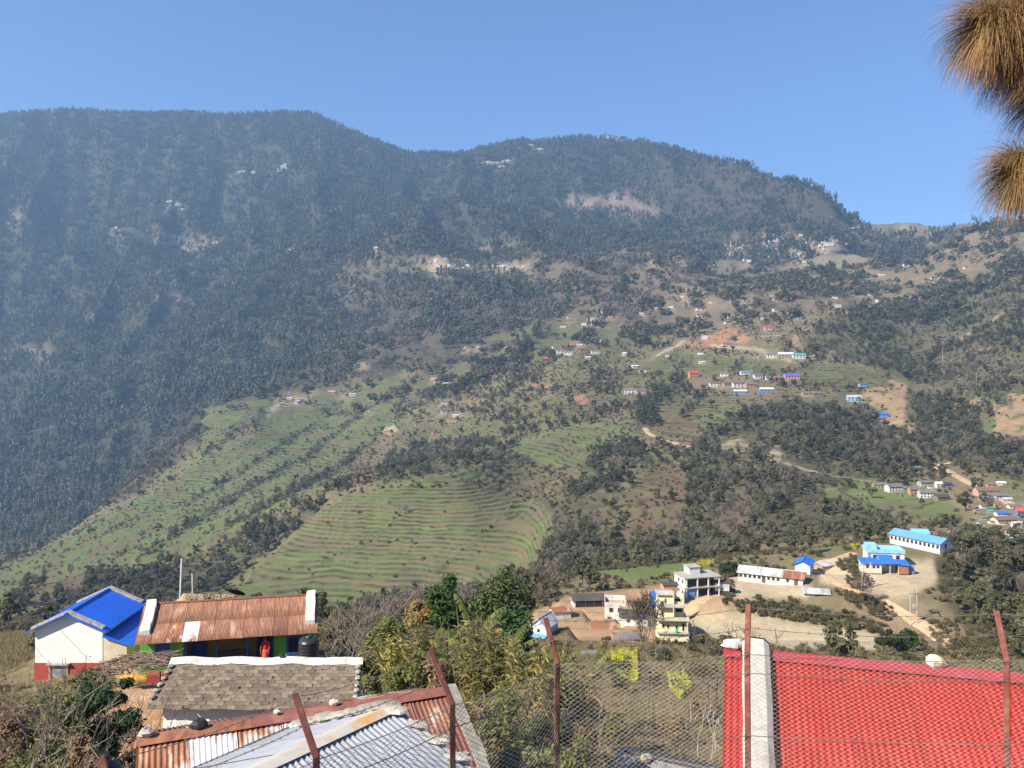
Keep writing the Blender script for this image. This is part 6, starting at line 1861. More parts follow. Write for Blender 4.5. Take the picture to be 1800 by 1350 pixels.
# ------------------------------------------------------------ the person on the veranda
def person():
    t = thing('person', 'person in bright red shawl and tunic standing on the veranda of the green house', 'person', PERSON, ang)
    V = [(0, 0, 0.84), (0, 0.01, 1.06), (0, 0.0, 1.26), (0, 0.0, 1.36), (0, -0.02, 1.47),
         (0.16, 0, 1.24), (0.21, -0.01, 1.0), (0.17, -0.10, 0.80), (0.15, -0.13, 0.72),
         (-0.16, 0, 1.24), (-0.23, -0.01, 1.0), (-0.24, -0.06, 0.79), (-0.235, -0.08, 0.71),
         (0.085, 0, 0.78), (0.095, -0.01, 0.43), (0.09, 0.02, 0.06), (0.09, -0.11, 0.035),
         (-0.085, 0, 0.78), (-0.10, 0.01, 0.43), (-0.10, 0.04, 0.06), (-0.10, -0.09, 0.035)]
    E = [(0, 1), (1, 2), (2, 3), (3, 4), (2, 5), (5, 6), (6, 7), (7, 8), (2, 9), (9, 10), (10, 11), (11, 12), (0, 13), (13, 14), (14, 15), (15, 16), (0, 17), (17, 18), (18, 19), (19, 20)]
    RAD = [0.125, 0.105, 0.12, 0.05, 0.085, 0.055, 0.043, 0.033, 0.028, 0.055, 0.043, 0.033, 0.028, 0.085, 0.058, 0.04, 0.032, 0.085, 0.058, 0.04, 0.032]
    def skin(name, V, E, RAD, m, par, sub=2):
        me = bpy.data.meshes.new(name)
        me.from_pydata(V, E, [])
        me.materials.append(m)
        o = link(name, me, par)
        o.modifiers.new('skin', 'SKIN')
        if not me.skin_vertices:
            bpy.context.view_layer.objects.active = o
        for i, r_ in enumerate(RAD):
            me.skin_vertices[0].data[i].radius = (r_, r_ * 0.85)
        me.skin_vertices[0].data[0].use_root = True
        s = o.modifiers.new('sub', 'SUBSURF'); s.levels = s.render_levels = sub
        return o
    M_skin = pmat('brown skin', (0.32, 0.18, 0.11), (0.28, 0.15, 0.09), 4, 0.6, 0)
    M_cloth = pmat('bright red cloth', (0.55, 0.03, 0.035), (0.45, 0.025, 0.03), 6, 0.85, 0.3, 0.02)
    M_skirt = pmat('orange red skirt cloth', (0.60, 0.11, 0.05), (0.5, 0.08, 0.05), 6, 0.85, 0.3, 0.02)
    body = skin('body', V, E, RAD, M_skin, t)
    # face: eyes, nose, mouth on the front of the head
    for x in (-0.028, 0.028):
        rock(MB(), (x, -0.098, 1.485), 0.011, rr, (1, 0.6, 0.7)).build('eye', M_blackp, t)
    MB().hexa([(-0.012, -0.12, 1.445), (0.012, -0.12, 1.445), (0.014, -0.09, 1.445), (-0.014, -0.09, 1.445)], [(-0.006, -0.1, 1.49), (0.006, -0.1, 1.49), (0.007, -0.09, 1.49), (-0.007, -0.09, 1.49)]).build('nose', M_skin, t)
    MB().box(-0.022, 0.022, -0.103, -0.095, 1.424, 1.432).build('mouth', M_redband, t)
    # fingers
    for s_, w_ in ((1, (0.15, -0.13, 0.72)), (-1, (-0.235, -0.08, 0.71))):
        mb = MB()
        for k in range(4):
            b_ = Vector(w_) + Vector(((k - 1.5) * 0.014, -0.01, -0.015))
            l_ = (0.055, 0.065, 0.062, 0.05)[k]
            mb.tube([b_, b_ + Vector((0, -0.008, -l_ * 0.6)), b_ + Vector((0, 0.004, -l_))], [0.008, 0.0075, 0.006], 5)
        b_ = Vector(w_) + Vector((-s_ * 0.02, -0.015, 0.0))
        mb.tube([b_, b_ + Vector((-s_ * 0.02, -0.015, -0.03)), b_ + Vector((-s_ * 0.018, -0.02, -0.05))], [0.009, 0.008, 0.006], 5)
        mb.build('fingers', M_skin, t)
    # clothes: tunic with sleeves, skirt, shawl over the head
    tv = [(0, 0, 0.80), (0, 0.01, 1.02), (0, 0, 1.27), (0.165, 0, 1.25), (0.215, -0.01, 1.0), (0.185, -0.08, 0.85), (-0.165, 0, 1.25), (-0.235, -0.01, 1.0), (-0.24, -0.05, 0.85)]
    skin('tunic', tv, [(0, 1), (1, 2), (2, 3), (3, 4), (4, 5), (2, 6), (6, 7), (7, 8)], [0.15, 0.125, 0.13, 0.072, 0.06, 0.05, 0.072, 0.06, 0.05], M_cloth, t)
    mb = MB()
    prof = [(0.135, 0.88), (0.165, 0.75), (0.18, 0.5), (0.20, 0.28), (0.215, 0.12)]
    sd_ = 24
    for r_, z_ in prof:
        for k in range(sd_):
            a = 2 * math.pi * k / sd_
            q_ = r_ * (1 + 0.06 * math.sin(k * 2.1) * (0.9 - z_))
            mb.v.append((q_ * math.cos(a), q_ * 0.8 * math.sin(a), z_))
    for i in range(len(prof) - 1):
        for k in range(sd_):
            k2 = (k + 1) % sd_
            mb.f.append((i * sd_ + k, i * sd_ + k2, (i + 1) * sd_ + k2, (i + 1) * sd_ + k))
    o = mb.build('skirt', M_skirt, t, True); o.modifiers.new('thick', 'SOLIDIFY').thickness = 0.008
    mb = MB()
    for i in range(9):
        z_ = 1.575 - 0.06 * i
        for k in range(13):
            a = math.pi * (-0.12 + 1.24 * k / 12)
            r_ = (0.06, 0.098, 0.108, 0.108, 0.105, 0.13, 0.17, 0.19, 0.2)[i]
            mb.v.append((r_ * math.cos(a) * 1.0, r_ * math.sin(a) * 0.95 - 0.01, z_))
    for i in range(8):
        for k in range(12):
            mb.f.append((i * 13 + k, i * 13 + k + 1, (i + 1) * 13 + k + 1, (i + 1) * 13 + k))
    mb.f.append(tuple(range(13)))
    o = mb.build('shawl', M_cloth, t, True); o.modifiers.new('thick', 'SOLIDIFY').thickness = 0.008
person()

# ============================================================ poles and lines
M_polec = pmat('pale utility pole', (0.46, 0.42, 0.37), (0.38, 0.34, 0.30), 5, 0.9, 0.2)
def upole(px, py0, py1, d, r, label, arms=True, lean=0.0):
    """utility pole from its foot to its top"""
    b = P(px, py0, d) if d < 300 else hit(px, py0, d * 0.5, d * 2)
    d = b.y
    zt = -(py1 - HY) / F * d
    zg = min(b.z, float(zat(b.x, b.y)))
    t = thing('utility_pole', label, 'utility pole', (b.x, b.y, zg))
    h = zt - zg
    MB().tube([(0, 0, -0.4), (lean * h * 0.5, 0, h * 0.5), (lean * h, 0, h)], [r * 1.25, r * 1.1, r * 0.8], 10).build('pole', M_polec, t, True)
    if arms:
        MB().box(-0.5 + lean * h, 0.5 + lean * h, r, r + 0.08, h - 0.35, h - 0.25).build('cross_arm', M_iron, t)
        for x in (-0.42, 0.0, 0.42):
            MB().lathe([(0.01, 0), (0.045, 0.01), (0.03, 0.06), (0.045, 0.08), (0.02, 0.13)], 10, x + lean * h, r + 0.04).build('insulator', M_whitecap, t).location = (0, 0, h - 0.25)
    return Vector((b.x + lean * h, b.y, zt))
tp = upole(313, 1040, 982, 60, 0.08, 'pale utility pole rising behind the straw heap', False, 0.035)
upole(341, 1052, 1008, 57, 0.045, 'thin dark stick pole beside the satellite dish', False, -0.02)
def cable(name, a, b, sag, r, label, m=None, cat='cable', n=24, group=None):
    a, b = Vector(a), Vector(b)
    pts = [a.lerp(b, k / n) - Vector((0, 0, 4 * sag * (k / n) * (1 - k / n))) for k in range(n + 1)]
    o = MB().tube(pts, r, 4).build(name, m or M_wire)
    return tag(o, label, cat, group)
M_cable = pmat('grey cable', (0.30, 0.30, 0.32), (0.25, 0.25, 0.26), 5, 0.6, 0)
cable('power_line', tp - Vector((0, 0, 0.15)), P(-140, 1108, 40), 0.35, 0.014, 'upper grey power line running from the pale pole past the blue roof', M_cable, 'power line')
cable('power_line', tp - Vector((0, 0, 1.0)), P(-140, 1128, 42), 0.3, 0.014, 'lower grey power line running from the pale pole past the blue roof', M_cable, 'power line')
cable('power_line', tp - Vector((0, 0, 0.3)), P(700, 900, 300), 3.0, 0.02, 'thin line leading from the pale pole out over the terraces', M_cable, 'power line')
# two-pole transformer stand by the dirt road
b = P(1606, 1064, 163); zt = -(1022 - HY) / F * 163; zg = float(zat(b.x, b.y))
t = thing('transformer_stand', 'two pale poles carrying a transformer beside the dirt road', 'transformer', (b.x, b.y, zg))
h = zt - zg
for x in (-0.65, 0.65):
    MB().tube([(x, 0, -0.5), (x, 0, h)], [0.12, 0.08], 8).build('pole', M_polec, t)
for z in (h * 0.97, h * 0.72, h * 0.36):
    MB().box(-0.95, 0.95, -0.05, 0.05, z - 0.06, z).build('cross_beam', M_iron, t)
MB().box(-0.32, 0.32, -0.25, 0.25, h * 0.37, h * 0.37 + 0.75).build('transformer_box', M_conc, t)
for x in (-0.2, 0, 0.2):
    MB().lathe([(0.01, 0), (0.05, 0.02), (0.03, 0.12), (0.05, 0.2)], 8, x, 0).build('insulator', M_whitecap, t).location = (0, 0, h * 0.37 + 0.75)
upole(1514, 1041, 990, 180, 0.09, 'leaning pale pole in front of the low blue roofed school block', True, 0.06)
upole(1530, 1036, 988, 181, 0.09, 'upright pale pole in front of the low blue roofed school block', True, 0.01)
upole(1690, 975, 945, 230, 0.08, 'slim pale pole at the corner of the long blue roofed block', True)
upole(1716, 690, 655, 620, 0.16, 'pale pole standing in the wood above the roadside village', False)
upole(1657, 640, 612, 900, 0.2, 'pale pole standing on the wooded slope below the brown grass', False)
b = hit(1584, 392, 1400, 2600)
t = thing('radio_mast', 'thin radio mast on the high saddle skyline', 'mast', b)
k_ = b.y / F
MB().tube([(0, 0, -0.5), (0, 0, 21 * k_)], [0.5, 0.25], 5).build('mast_pole', M_polec, t)

# ============================================================ chain link fence
ftop, fel = -2.55, -2.9
posts = [(-2.35, 5.05), (-1.38, 6.0), (-0.47, 6.92), (0.45, 7.81), (2.29, 8.03), (4.70, 7.88), (7.1, 7.7)]
outs = [(-0.71, 0.71), (-0.71, 0.71), (-0.69, 0.72), (-0.35, 0.62), (0.32, 1.0), (0.25, 1.0), (0.25, 1.0)]
fence = thing('chain_link_fence', 'rusty chain link fence with bent angle iron posts and barbed wire', 'fence', (0.45, 7.81, -5.6))
tips, elbs = [], []
for (x, y), (ox, oy) in zip(posts, outs):
    el = Vector((x, y, fel + rr.uniform(-0.02, 0.02)))
    tip = el + Vector((ox * 0.30, oy * 0.30, 0.37))
    base = Vector((x + rr.uniform(-0.03, 0.03), y, -6.4))
    tips.append(tip); elbs.append(el)
    # an L section: two thin flanges
    fd = Vector((-oy, ox, 0)).normalized(); od = Vector((ox, oy, 0)).normalized()
    mb = MB()
    wd, th = 0.055, 0.008
    for a_, b_ in ((base, el), (el, tip)):
        ax = (b_ - a_).normalized()
        on = (od - ax * od.dot(ax)).normalized()
        for p0, e_, f_ in ((Vector((0, 0, 0)), fd, on), (fd * 0 + on * 0, on, fd)):
            mb.hexa([a_ + p0, a_ + e_ * wd, a_ + e_ * wd + f_ * th, a_ + f_ * th], [b_ + p0, b_ + e_ * wd, b_ + e_ * wd + f_ * th, b_ + f_ * th])
    wpart(fence, mb, 'post', M_iron)

def np_rods(P0, P1, r):
    """many short three-sided rods"""
    P0, P1 = np.asarray(P0), np.asarray(P1)
    d = P1 - P0; d /= np.linalg.norm(d, axis=1, keepdims=True) + 1e-12
    ref = np.where(np.abs(d[:, 2:3]) > 0.9, np.array([[1.0, 0, 0]]), np.array([[0, 0, 1.0]]))
    a = np.cross(d, ref); a /= np.linalg.norm(a, axis=1, keepdims=True)
    b = np.cross(d, a)
    V = np.zeros((len(P0), 6, 3))
    for k in range(3):
        o = r * (a * math.cos(2.094 * k) + b * math.sin(2.094 * k))
        V[:, k] = P0 + o; V[:, 3 + k] = P1 + o
    base = np.arange(len(P0))[:, None] * 6
    Q = np.concatenate([base + np.array([[k, (k + 1) % 3, 3 + (k + 1) % 3, 3 + k]]) for k in range(3)])
    return V.reshape(-1, 3), Q
S0, S1 = [], []
MW, MH = 0.066, 0.042
rngm = np.random.default_rng(9)
for k in range(len(posts) - 1):
    a, b = elbs[k], elbs[k + 1]
    Ls = (b - a).length
    nw = int(Ls / (MW / 2)); nz = int(2.3 / (MH / 2))
    s = np.arange(nw + 1) * Ls / nw
    zrow = np.arange(nz + 1) * MH / 2
    sag = 0.03 * np.sin(np.pi * s / Ls)
    for i in range(0, nw):
        zz = -zrow
        off = np.where((np.arange(nz + 1) + i) % 2 == 0, 0, 1)
        sx = s[i] + off * (Ls / nw) * 0.98
        bulge = 0.025 * np.sin(sx / Ls * 9 + zz * 3) + 0.012 * np.sin(sx * 13 + k) + np.where(off == 0, 0.004, -0.004)
        pt = np.stack([a.x + (b.x - a.x) * sx / Ls, a.y + (b.y - a.y) * sx / Ls, a.z + (b.z - a.z) * sx / Ls + zz - 0.03 * np.sin(np.pi * sx / Ls)], -1)
        nrm_ = np.array([-(b.y - a.y), (b.x - a.x), 0]) / Ls
        pt = pt + bulge[:, None] * nrm_[None, :]
        m_ = np.arange(nz) % 2 >= 0
        S0.append(pt[:-1]); S1.append(pt[1:])
vv_, qq_ = np_rods(np.concatenate(S0), np.concatenate(S1), 0.0019)
o = link('wire_mesh', fast_mesh('wire_mesh', vv_, qq_, M_mesh), fence)
o.matrix_basis = Matrix.Translation(fence.location).inverted()
o['kind'] = 'stuff'
def fwire(pts, r, barbs=False, name='tension_wire', sag=0.03, m=None):
    mb = MB()
    full = []
    for a, b in zip(pts[:-1], pts[1:]):
        n = 10
        full += [a.lerp(b, i / n) - Vector((0, 0, 4 * sag * (i / n) * (1 - i / n))) for i in range(n)]
    full.append(pts[-1])
    mb.tube(full, r, 5)
    if barbs:
        for a, b in zip(full[:-1], full[1:]):
            for f_ in (0.3, 0.8):
                p = a.lerp(b, f_)
                for k in range(4):
                    d_ = Vector((rr.uniform(-1, 1), rr.uniform(-1, 1), rr.uniform(-1, 1))).normalized() * 0.018
                    mb.tube([p - d_ * 0.2, p + d_], [0.0035, 0.0015], 3)
    return wpart(fence, mb, name, m or M_wire)
dz = Vector((0, 0, 1))
fwire([e - dz * 0.02 for e in elbs], 0.0035, sag=0.02)
fwire([e - dz * 0.20 for e in elbs], 0.0045, sag=0.025)
fwire([e - dz * 0.80 for e in elbs], 0.0045, sag=0.02)
fwire([t_ - dz * 0.03 for t_ in tips], 0.003, True, 'barbed_wire', 0.05)
fwire([(t_ + e) / 2 for t_, e in zip(tips, elbs)], 0.003, True, 'barbed_wire', 0.05)
# ============================================================ near plants
L_citrus = leafmat('glossy citrus leaves', (0.030, 0.075, 0.018), (0.055, 0.11, 0.028), 0.1, 0.25, 2.0)
L_dusty = leafmat('dusty green leaves', (0.055, 0.085, 0.028), (0.09, 0.12, 0.04), 0.1, 0.25, 1.5)
L_dark = leafmat('dark shrub leaves', (0.022, 0.045, 0.015), (0.05, 0.075, 0.025), 0.1, 0.2, 1.2)
L_yellow = leafmat('yellowing bamboo leaves', (0.40, 0.28, 0.09), (0.26, 0.22, 0.07), 0.1, 0.3, 1.2)
L_olive = leafmat('olive shrub leaves', (0.13, 0.15, 0.045), (0.23, 0.21, 0.075), 0.1, 0.35, 1.4)
L_dry = leafmat('dry brown leaves', (0.24, 0.17, 0.085), (0.15, 0.105, 0.06), 0.1, 0.2, 1.5)
L_ban = leafmat('banana leaf', (0.065, 0.095, 0.025), (0.19, 0.19, 0.055), 0.2, 0.35, 2.2)
L_bandry = leafmat('withered banana leaf', (0.36, 0.24, 0.12), (0.22, 0.14, 0.07), 0.15, 0.2, 2.5)
M_stem = pmat('grey bark', (0.24, 0.20, 0.155), (0.14, 0.115, 0.09), 8, 0.95, 0.4, 0.01)
M_stemdk = pmat('dark bark', (0.10, 0.08, 0.06), (0.06, 0.048, 0.038), 8, 0.95, 0.4, 0.01)
M_banst = pmat('banana stem', (0.22, 0.20, 0.08), (0.16, 0.11, 0.06), 4, 0.8, 0.2, 0.01, stretch=(1, 1, 0.2))

def ground(px, d):
    x = (px - CX) / F * d
    return Vector((x, d, float(zat(x, d))))

def tree_near(name, label, px, d, top, crown_c, crown_r, n, size, lm, seed, cat='tree', clumps=26, cr=0.35, sq=(1, 1, 1.2), elong=2.0, bark=None, up=0.3):
    """tree whose crown is centred at a height seen at crown_c, crown_r in metres"""
    rng = np.random.default_rng(seed)
    g_ = ground(px, d)
    t = thing(name, label, cat, g_)
    zc = -(crown_c - HY) / F * d - g_.z
    mb = MB()
    r0 = 0.035 + 0.02 * crown_r
    mb.tube([(0, 0, -0.3), (0.04, 0.02, zc * 0.45), (-0.03, 0, zc * 0.8), (0, 0, zc)], [r0 * 1.4, r0 * 1.1, r0, r0 * 0.6], 8, cap=False)
    for k in range(7):
        a = k * 2.39
        b_ = Vector((0, 0, zc - crown_r * rng.uniform(0.3, 1.0)))
        limb(mb, b_, (math.cos(a) * 0.8, math.sin(a) * 0.8, 0.8), crown_r * 0.75, r0 * 0.5, 2, rng, 0.3, (2, 3), minr=0.006)
    mb.build('trunk', bark or M_stemdk, t)
    p, o = crown_pts(rng, n, clumps, crown_r * cr, crown_r * 0.8, zc, sq)
    v, q = leafquads(p, size, rng, up=up, elong=elong, out=o * 0.6)
    tag(link('crown', fast_mesh('crown', v, q, lm), t), kind='stuff')
    return t

def bare_shrub(name, label, px, d, height, seed, spread=0.5, depth=4, stems=7, r=0.03, mat=None, leaves=0, lm=None, lsize=0.05, cat='shrub'):
    rng = np.random.default_rng(seed)
    g_ = ground(px, d)
    t = thing(name, label, cat, g_)
    mb = MB()
    for k in range(stems):
        a = k * 2.4 + rng.uniform(0, 1)
        limb(mb, (0.08 * math.cos(a), 0.08 * math.sin(a), -0.2), (math.cos(a) * spread, math.sin(a) * spread, 1.0), height * rng.uniform(0.33, 0.42), r * rng.uniform(0.7, 1.1), depth, rng, 0.28, (2, 3), minr=max(0.005, d * 0.0003), up=0.16)
    mb.build('branches', mat or M_stem, t)
    if leaves:
        vv = np.array(mb.v)
        vv = vv[vv[:, 2] > height * 0.15]
        p = vv[rng.integers(0, len(vv), leaves)] + rng.normal(size=(leaves, 3)) * 0.05
        v, q = leafquads(p, lsize, rng, elong=2.0)
        tag(link('leaves', fast_mesh('leaves', v, q, lm), t), kind='stuff')
    return t

def leafy_shrub(name, label, px, d, h, w, n, size, lm, seed, clumps=16, elong=2.0, stem=None, lean=0):
    rng = np.random.default_rng(seed)
    g_ = ground(px, d)
    t = thing(name, label, 'shrub', g_)
    mb = MB()
    for k in range(6):
        a = k * 2.4 + rng.uniform(0, 1)
        limb(mb, (0.1 * math.cos(a), 0.1 * math.sin(a), -0.2), (math.cos(a) * 0.5, math.sin(a) * 0.5, 1.0), h * 0.42, 0.022, 3, rng, 0.3, (2, 3), minr=0.005)
    mb.build('branches', stem or M_stem, t)
    p, o = crown_pts(rng, n, clumps, w * 0.22, w * 0.5, h * 0.58, (1, 1, h / w * 0.85))
    k = p[:, 2] > 0.03
    p, o = p[k], o[k]
    v, q = leafquads(p, size, rng, elong=elong, out=o * 0.5)
    tag(link('leaves', fast_mesh('leaves', v, q, lm), t), kind='stuff')
    return t

# ---- the row of trees beyond the roofs
tree_near('citrus_tree', 'dense dark green pointed citrus tree behind the rusty ridge', 785, 40, 1000, 1058, 1.28, 5200, 0.10, L_citrus, 101, sq=(0.85, 0.85, 1.25))
tree_near('orchard_tree', 'loose crowned green orchard tree next to the banana plants', 884, 36, 990, 1052, 1.35, 4200, 0.10, L_dusty, 102, clumps=30, cr=0.36, sq=(0.95, 0.95, 1.05))
tree_near('orchard_tree', 'lower hanging green tree behind the banana plants', 905, 33, 1060, 1112, 1.0, 2800, 0.10, L_citrus, 103, sq=(0.7, 0.7, 1.2))
tree_near('bamboo_clump', 'yellowed feathery bamboo clump beside the dark citrus tree', 738, 41, 1045, 1078, 0.85, 2600, 0.085, L_yellow, 104, 'bamboo', 18, 0.4, (0.9, 0.9, 1.0), 3.2, M_stem)
tree_near('round_bush_tree', 'round olive green bushy tree beside the water tank shrub', 683, 36, 1085, 1118, 0.92, 3600, 0.075, L_olive, 105, clumps=20, cr=0.4, sq=(1, 1, 0.85), elong=3.0)
bare_shrub('leafless_fig_tree', 'large leafless tree with many pale upswept branches beside the water tank', 622, 38, 5.6, 106, 0.42, 5, 9, 0.05, None, 500, L_dry, 0.06, 'tree')
bare_shrub('leafless_sapling', 'small leafless sapling between the blue and green houses', 222, 42.5, 3.0, 107, 0.15, 2, 2, 0.03, M_stemdk, 0, cat='tree')
# spiky plant behind the roof end
g_ = P(535, 1046, 50)
t = thing('spiky_plant', 'spiky dark green plant showing above the roof coping', 'plant', (g_.x, g_.y, float(zat(g_.x, g_.y))))
mb = MB(); hz0 = g_.z - t.location.z
mb.tube([(0, 0, -0.3), (0, 0, hz0)], 0.08, 6)
mb.build('stem', M_stem, t)
mb = MB()
for k in range(46):
    a = rr.uniform(0, 6.28); e = rr.uniform(0.1, 1.3); l_ = rr.uniform(0.45, 0.75)
    d_ = Vector((math.cos(a) * math.cos(e), math.sin(a) * math.cos(e), math.sin(e)))
    s_ = d_.cross(Vector((0, 0, 1))).normalized() * 0.03
    b_ = Vector((0, 0, hz0))
    mb.add([b_ - s_, b_ + s_, b_ + d_ * l_ * 0.6 + s_ * 0.8, b_ + d_ * l_ - Vector((0, 0, 0.08)), b_ + d_ * l_ * 0.6 - s_ * 0.8], [(0, 1, 2, 3, 4)])
mb.build('blades', L_citrus, t)

# ---- banana plants
def banana(label, px, d, h, nl, seed, dry=3, lean=0.0):
    rng = random.Random(seed)
    g_ = ground(px, d)
    t = thing('banana_plant', label, 'banana plant', g_, 0, 'banana plants')
    top = Vector((lean, 0, h))
    MB().tube([(0, 0, -0.2), (lean * 0.3, 0, h * 0.5), top], [0.13, 0.11, 0.07], 10).build('stem', M_banst, t, True)
    for k in range(nl + dry):
        isdry = k >= nl
        a = k * 2.4 + rng.uniform(-0.3, 0.3)
        out = Vector((math.cos(a), math.sin(a), 0))
        L_ = rng.uniform(1.3, 1.9) * (0.8 if isdry else 1)
        el = rng.uniform(-0.2, 0.25) if isdry else rng.uniform(1.0, 1.45)
        p = top - Vector((0, 0, rng.uniform(0.0, 0.25) + (0.5 if isdry else 0)))
        n = 14; pts = [p.copy()]
        for i in range(n):
            el -= (0.16 if isdry else 0.075) * (0.4 + i / n)
            el = max(el, -1.5)
            p = p + (out * math.cos(el) + Vector((0, 0, math.sin(el)))) * L_ / n
            pts.append(p.copy())
        side = out.cross(Vector((0, 0, 1))).normalized()
        mb = MB()
        mb.tube(pts, [0.028 * (1 - 0.8 * i / n) + 0.004 for i in range(n + 1)], 4, cap=False)
        for s_ in (-1, 1):
            i = 2
            while i < n:
                seg = rng.choice((1, 1, 1, 2))
                e_ = min(i + seg, n)
                w0 = 0.18 * math.sin(math.pi * min(1, (i - 1.2) / (n - 0.6))) ** 0.6 + 0.02
                w1 = 0.18 * math.sin(math.pi * min(1, (e_ - 1.2) / (n - 0.6))) ** 0.6 + 0.02
                dr = rng.uniform(0.2, 0.55) + (0.7 if isdry else 0)
                dv = (side * s_ * math.cos(dr) - Vector((0, 0, math.sin(dr))))
                tang = (pts[e_] - pts[i]).normalized() * 0.10
                a0, a1 = pts[i].lerp(pts[e_], 0.04), pts[i].lerp(pts[e_], 0.97)
                m0, m1 = a0 + dv * w0 * 0.5 + Vector((0, 0, 0.02)) + tang * 0.5, a1 + dv * w1 * 0.5 + Vector((0, 0, 0.02)) + tang * 0.3
                b0, b1 = a0 + dv * w0 - Vector((0, 0, 0.05)) + tang, a1 + dv * w1 - Vector((0, 0, 0.05)) + tang * 0.6
                mb.add([a0, a1, m1, m0, b1, b0], [(0, 1, 2, 3), (3, 2, 4, 5)])
                i = e_
        mb.build('leaf', L_bandry if isdry else L_ban, t, True)
    return t
for lb, px, d, ty, s_, ln in (('tall banana plant with yellow green upright leaves by the orchard tree', 848, 27, 1135, 1, -0.25), ('banana plant with drooping torn leaves beside the bent fence post', 815, 25, 1205, 2, -0.2), ('banana plant with many withered hanging leaves in the thicket', 880, 26, 1170, 3, 0.1),
                       ('ragged banana plant leaning towards the corner fence post', 925, 25, 1195, 4, 0.25), ('short banana plant standing apart below the zinc roofed white house', 965, 29, 1200, 5, 0.1), ('young banana plant with one tall pale leaf near the mustard plot', 1030, 31, 1195, 6, 0.1)):
    zt = -(ty - HY) / F * d
    g_ = ground(px, d)
    banana(lb, px, d, zt - g_.z, 6 if s_ < 5 else 4, s_, 9 if s_ < 5 else 3, ln)

# ---- thicket under the fence corner
for i, (px, d, ty, w, n, lm, lb) in enumerate((
        (905, 17, 1215, 1.5, 4200, L_olive, 'broad olive shrub filling the fence corner'), (965, 18.5, 1200, 1.5, 4200, L_dusty, 'dusty green shrub behind the corner fence post'),
        (860, 19, 1235, 1.5, 3200, L_dry, 'brown leaved shrub below the banana plants'), (1000, 16, 1290, 1.2, 2800, L_olive, 'low olive shrub beside the grey shed'),
        (935, 14, 1290, 1.1, 2800, L_olive, 'small leaved olive shrub close behind the chain link mesh'), (770, 24, 1160, 1.6, 2800, L_dry, 'dry brown shrub behind the rusty roof coping'),
        (720, 31, 1160, 1.7, 3000, L_olive, 'reedy yellow green shrub below the bamboo clump'), (675, 31, 1165, 1.4, 2400, L_olive, 'reedy olive shrub beyond the slate house gable'), (762, 30, 1175, 1.3, 1800, L_dusty, 'dusty green shrub beneath the citrus tree'),
        (1050, 36, 1225, 1.4, 1800, L_dry, 'dry twiggy shrub beside the grass patch'), (1090, 58, 1150, 1.8, 1500, L_dark, 'dark shrub beside the mustard plot'), (1160, 85, 1140, 2.6, 1800, L_dark, 'dark green bush below the yellow building'),
        (830, 22, 1215, 1.6, 3600, L_dry, 'withered straw coloured shrub among the banana stems'), (880, 22, 1225, 1.4, 3000, L_olive, 'yellow green shrub among the banana stems'), (945, 23, 1205, 1.6, 3400, L_dry, 'tangled brown shrub behind the corner post'),
        (990, 25, 1215, 1.5, 2600, L_dusty, 'green shrub behind the short banana plant'), (800, 27, 1180, 1.5, 2600, L_olive, 'bushy olive shrub behind the bent fence post arm'), (1020, 22, 1265, 1.4, 2600, L_dry, 'brown shrub beside the grey shed roof'),
        (1075, 33, 1255, 1.3, 1600, L_olive, 'low olive shrub in the stubble plot'), (1180, 36, 1262, 1.5, 1700, L_dry, 'dry brush in the stubble plot'), (1240, 40, 1235, 1.5, 1700, L_dry, 'dry brush beside the green shed'), (655, 33, 1180, 1.3, 2400, L_olive, 'olive reeds against the slate house gable'),
        (690, 12.2, 1322, 0.5, 500, L_olive, 'sprig of olive leaves in front of the zinc roof'), (735, 11.2, 1315, 0.5, 500, L_dusty, 'leafy sprig by the fence post at the zinc roof'))):
    g_ = ground(px, d)
    h = max(0.4, -(ty - HY) / F * d - g_.z)
    leafy_shrub('shrub', lb, px, d, h, w, n, 0.055 if d < 22 else 0.075, lm, 200 + i, stem=M_stem if i % 2 else M_stemdk)
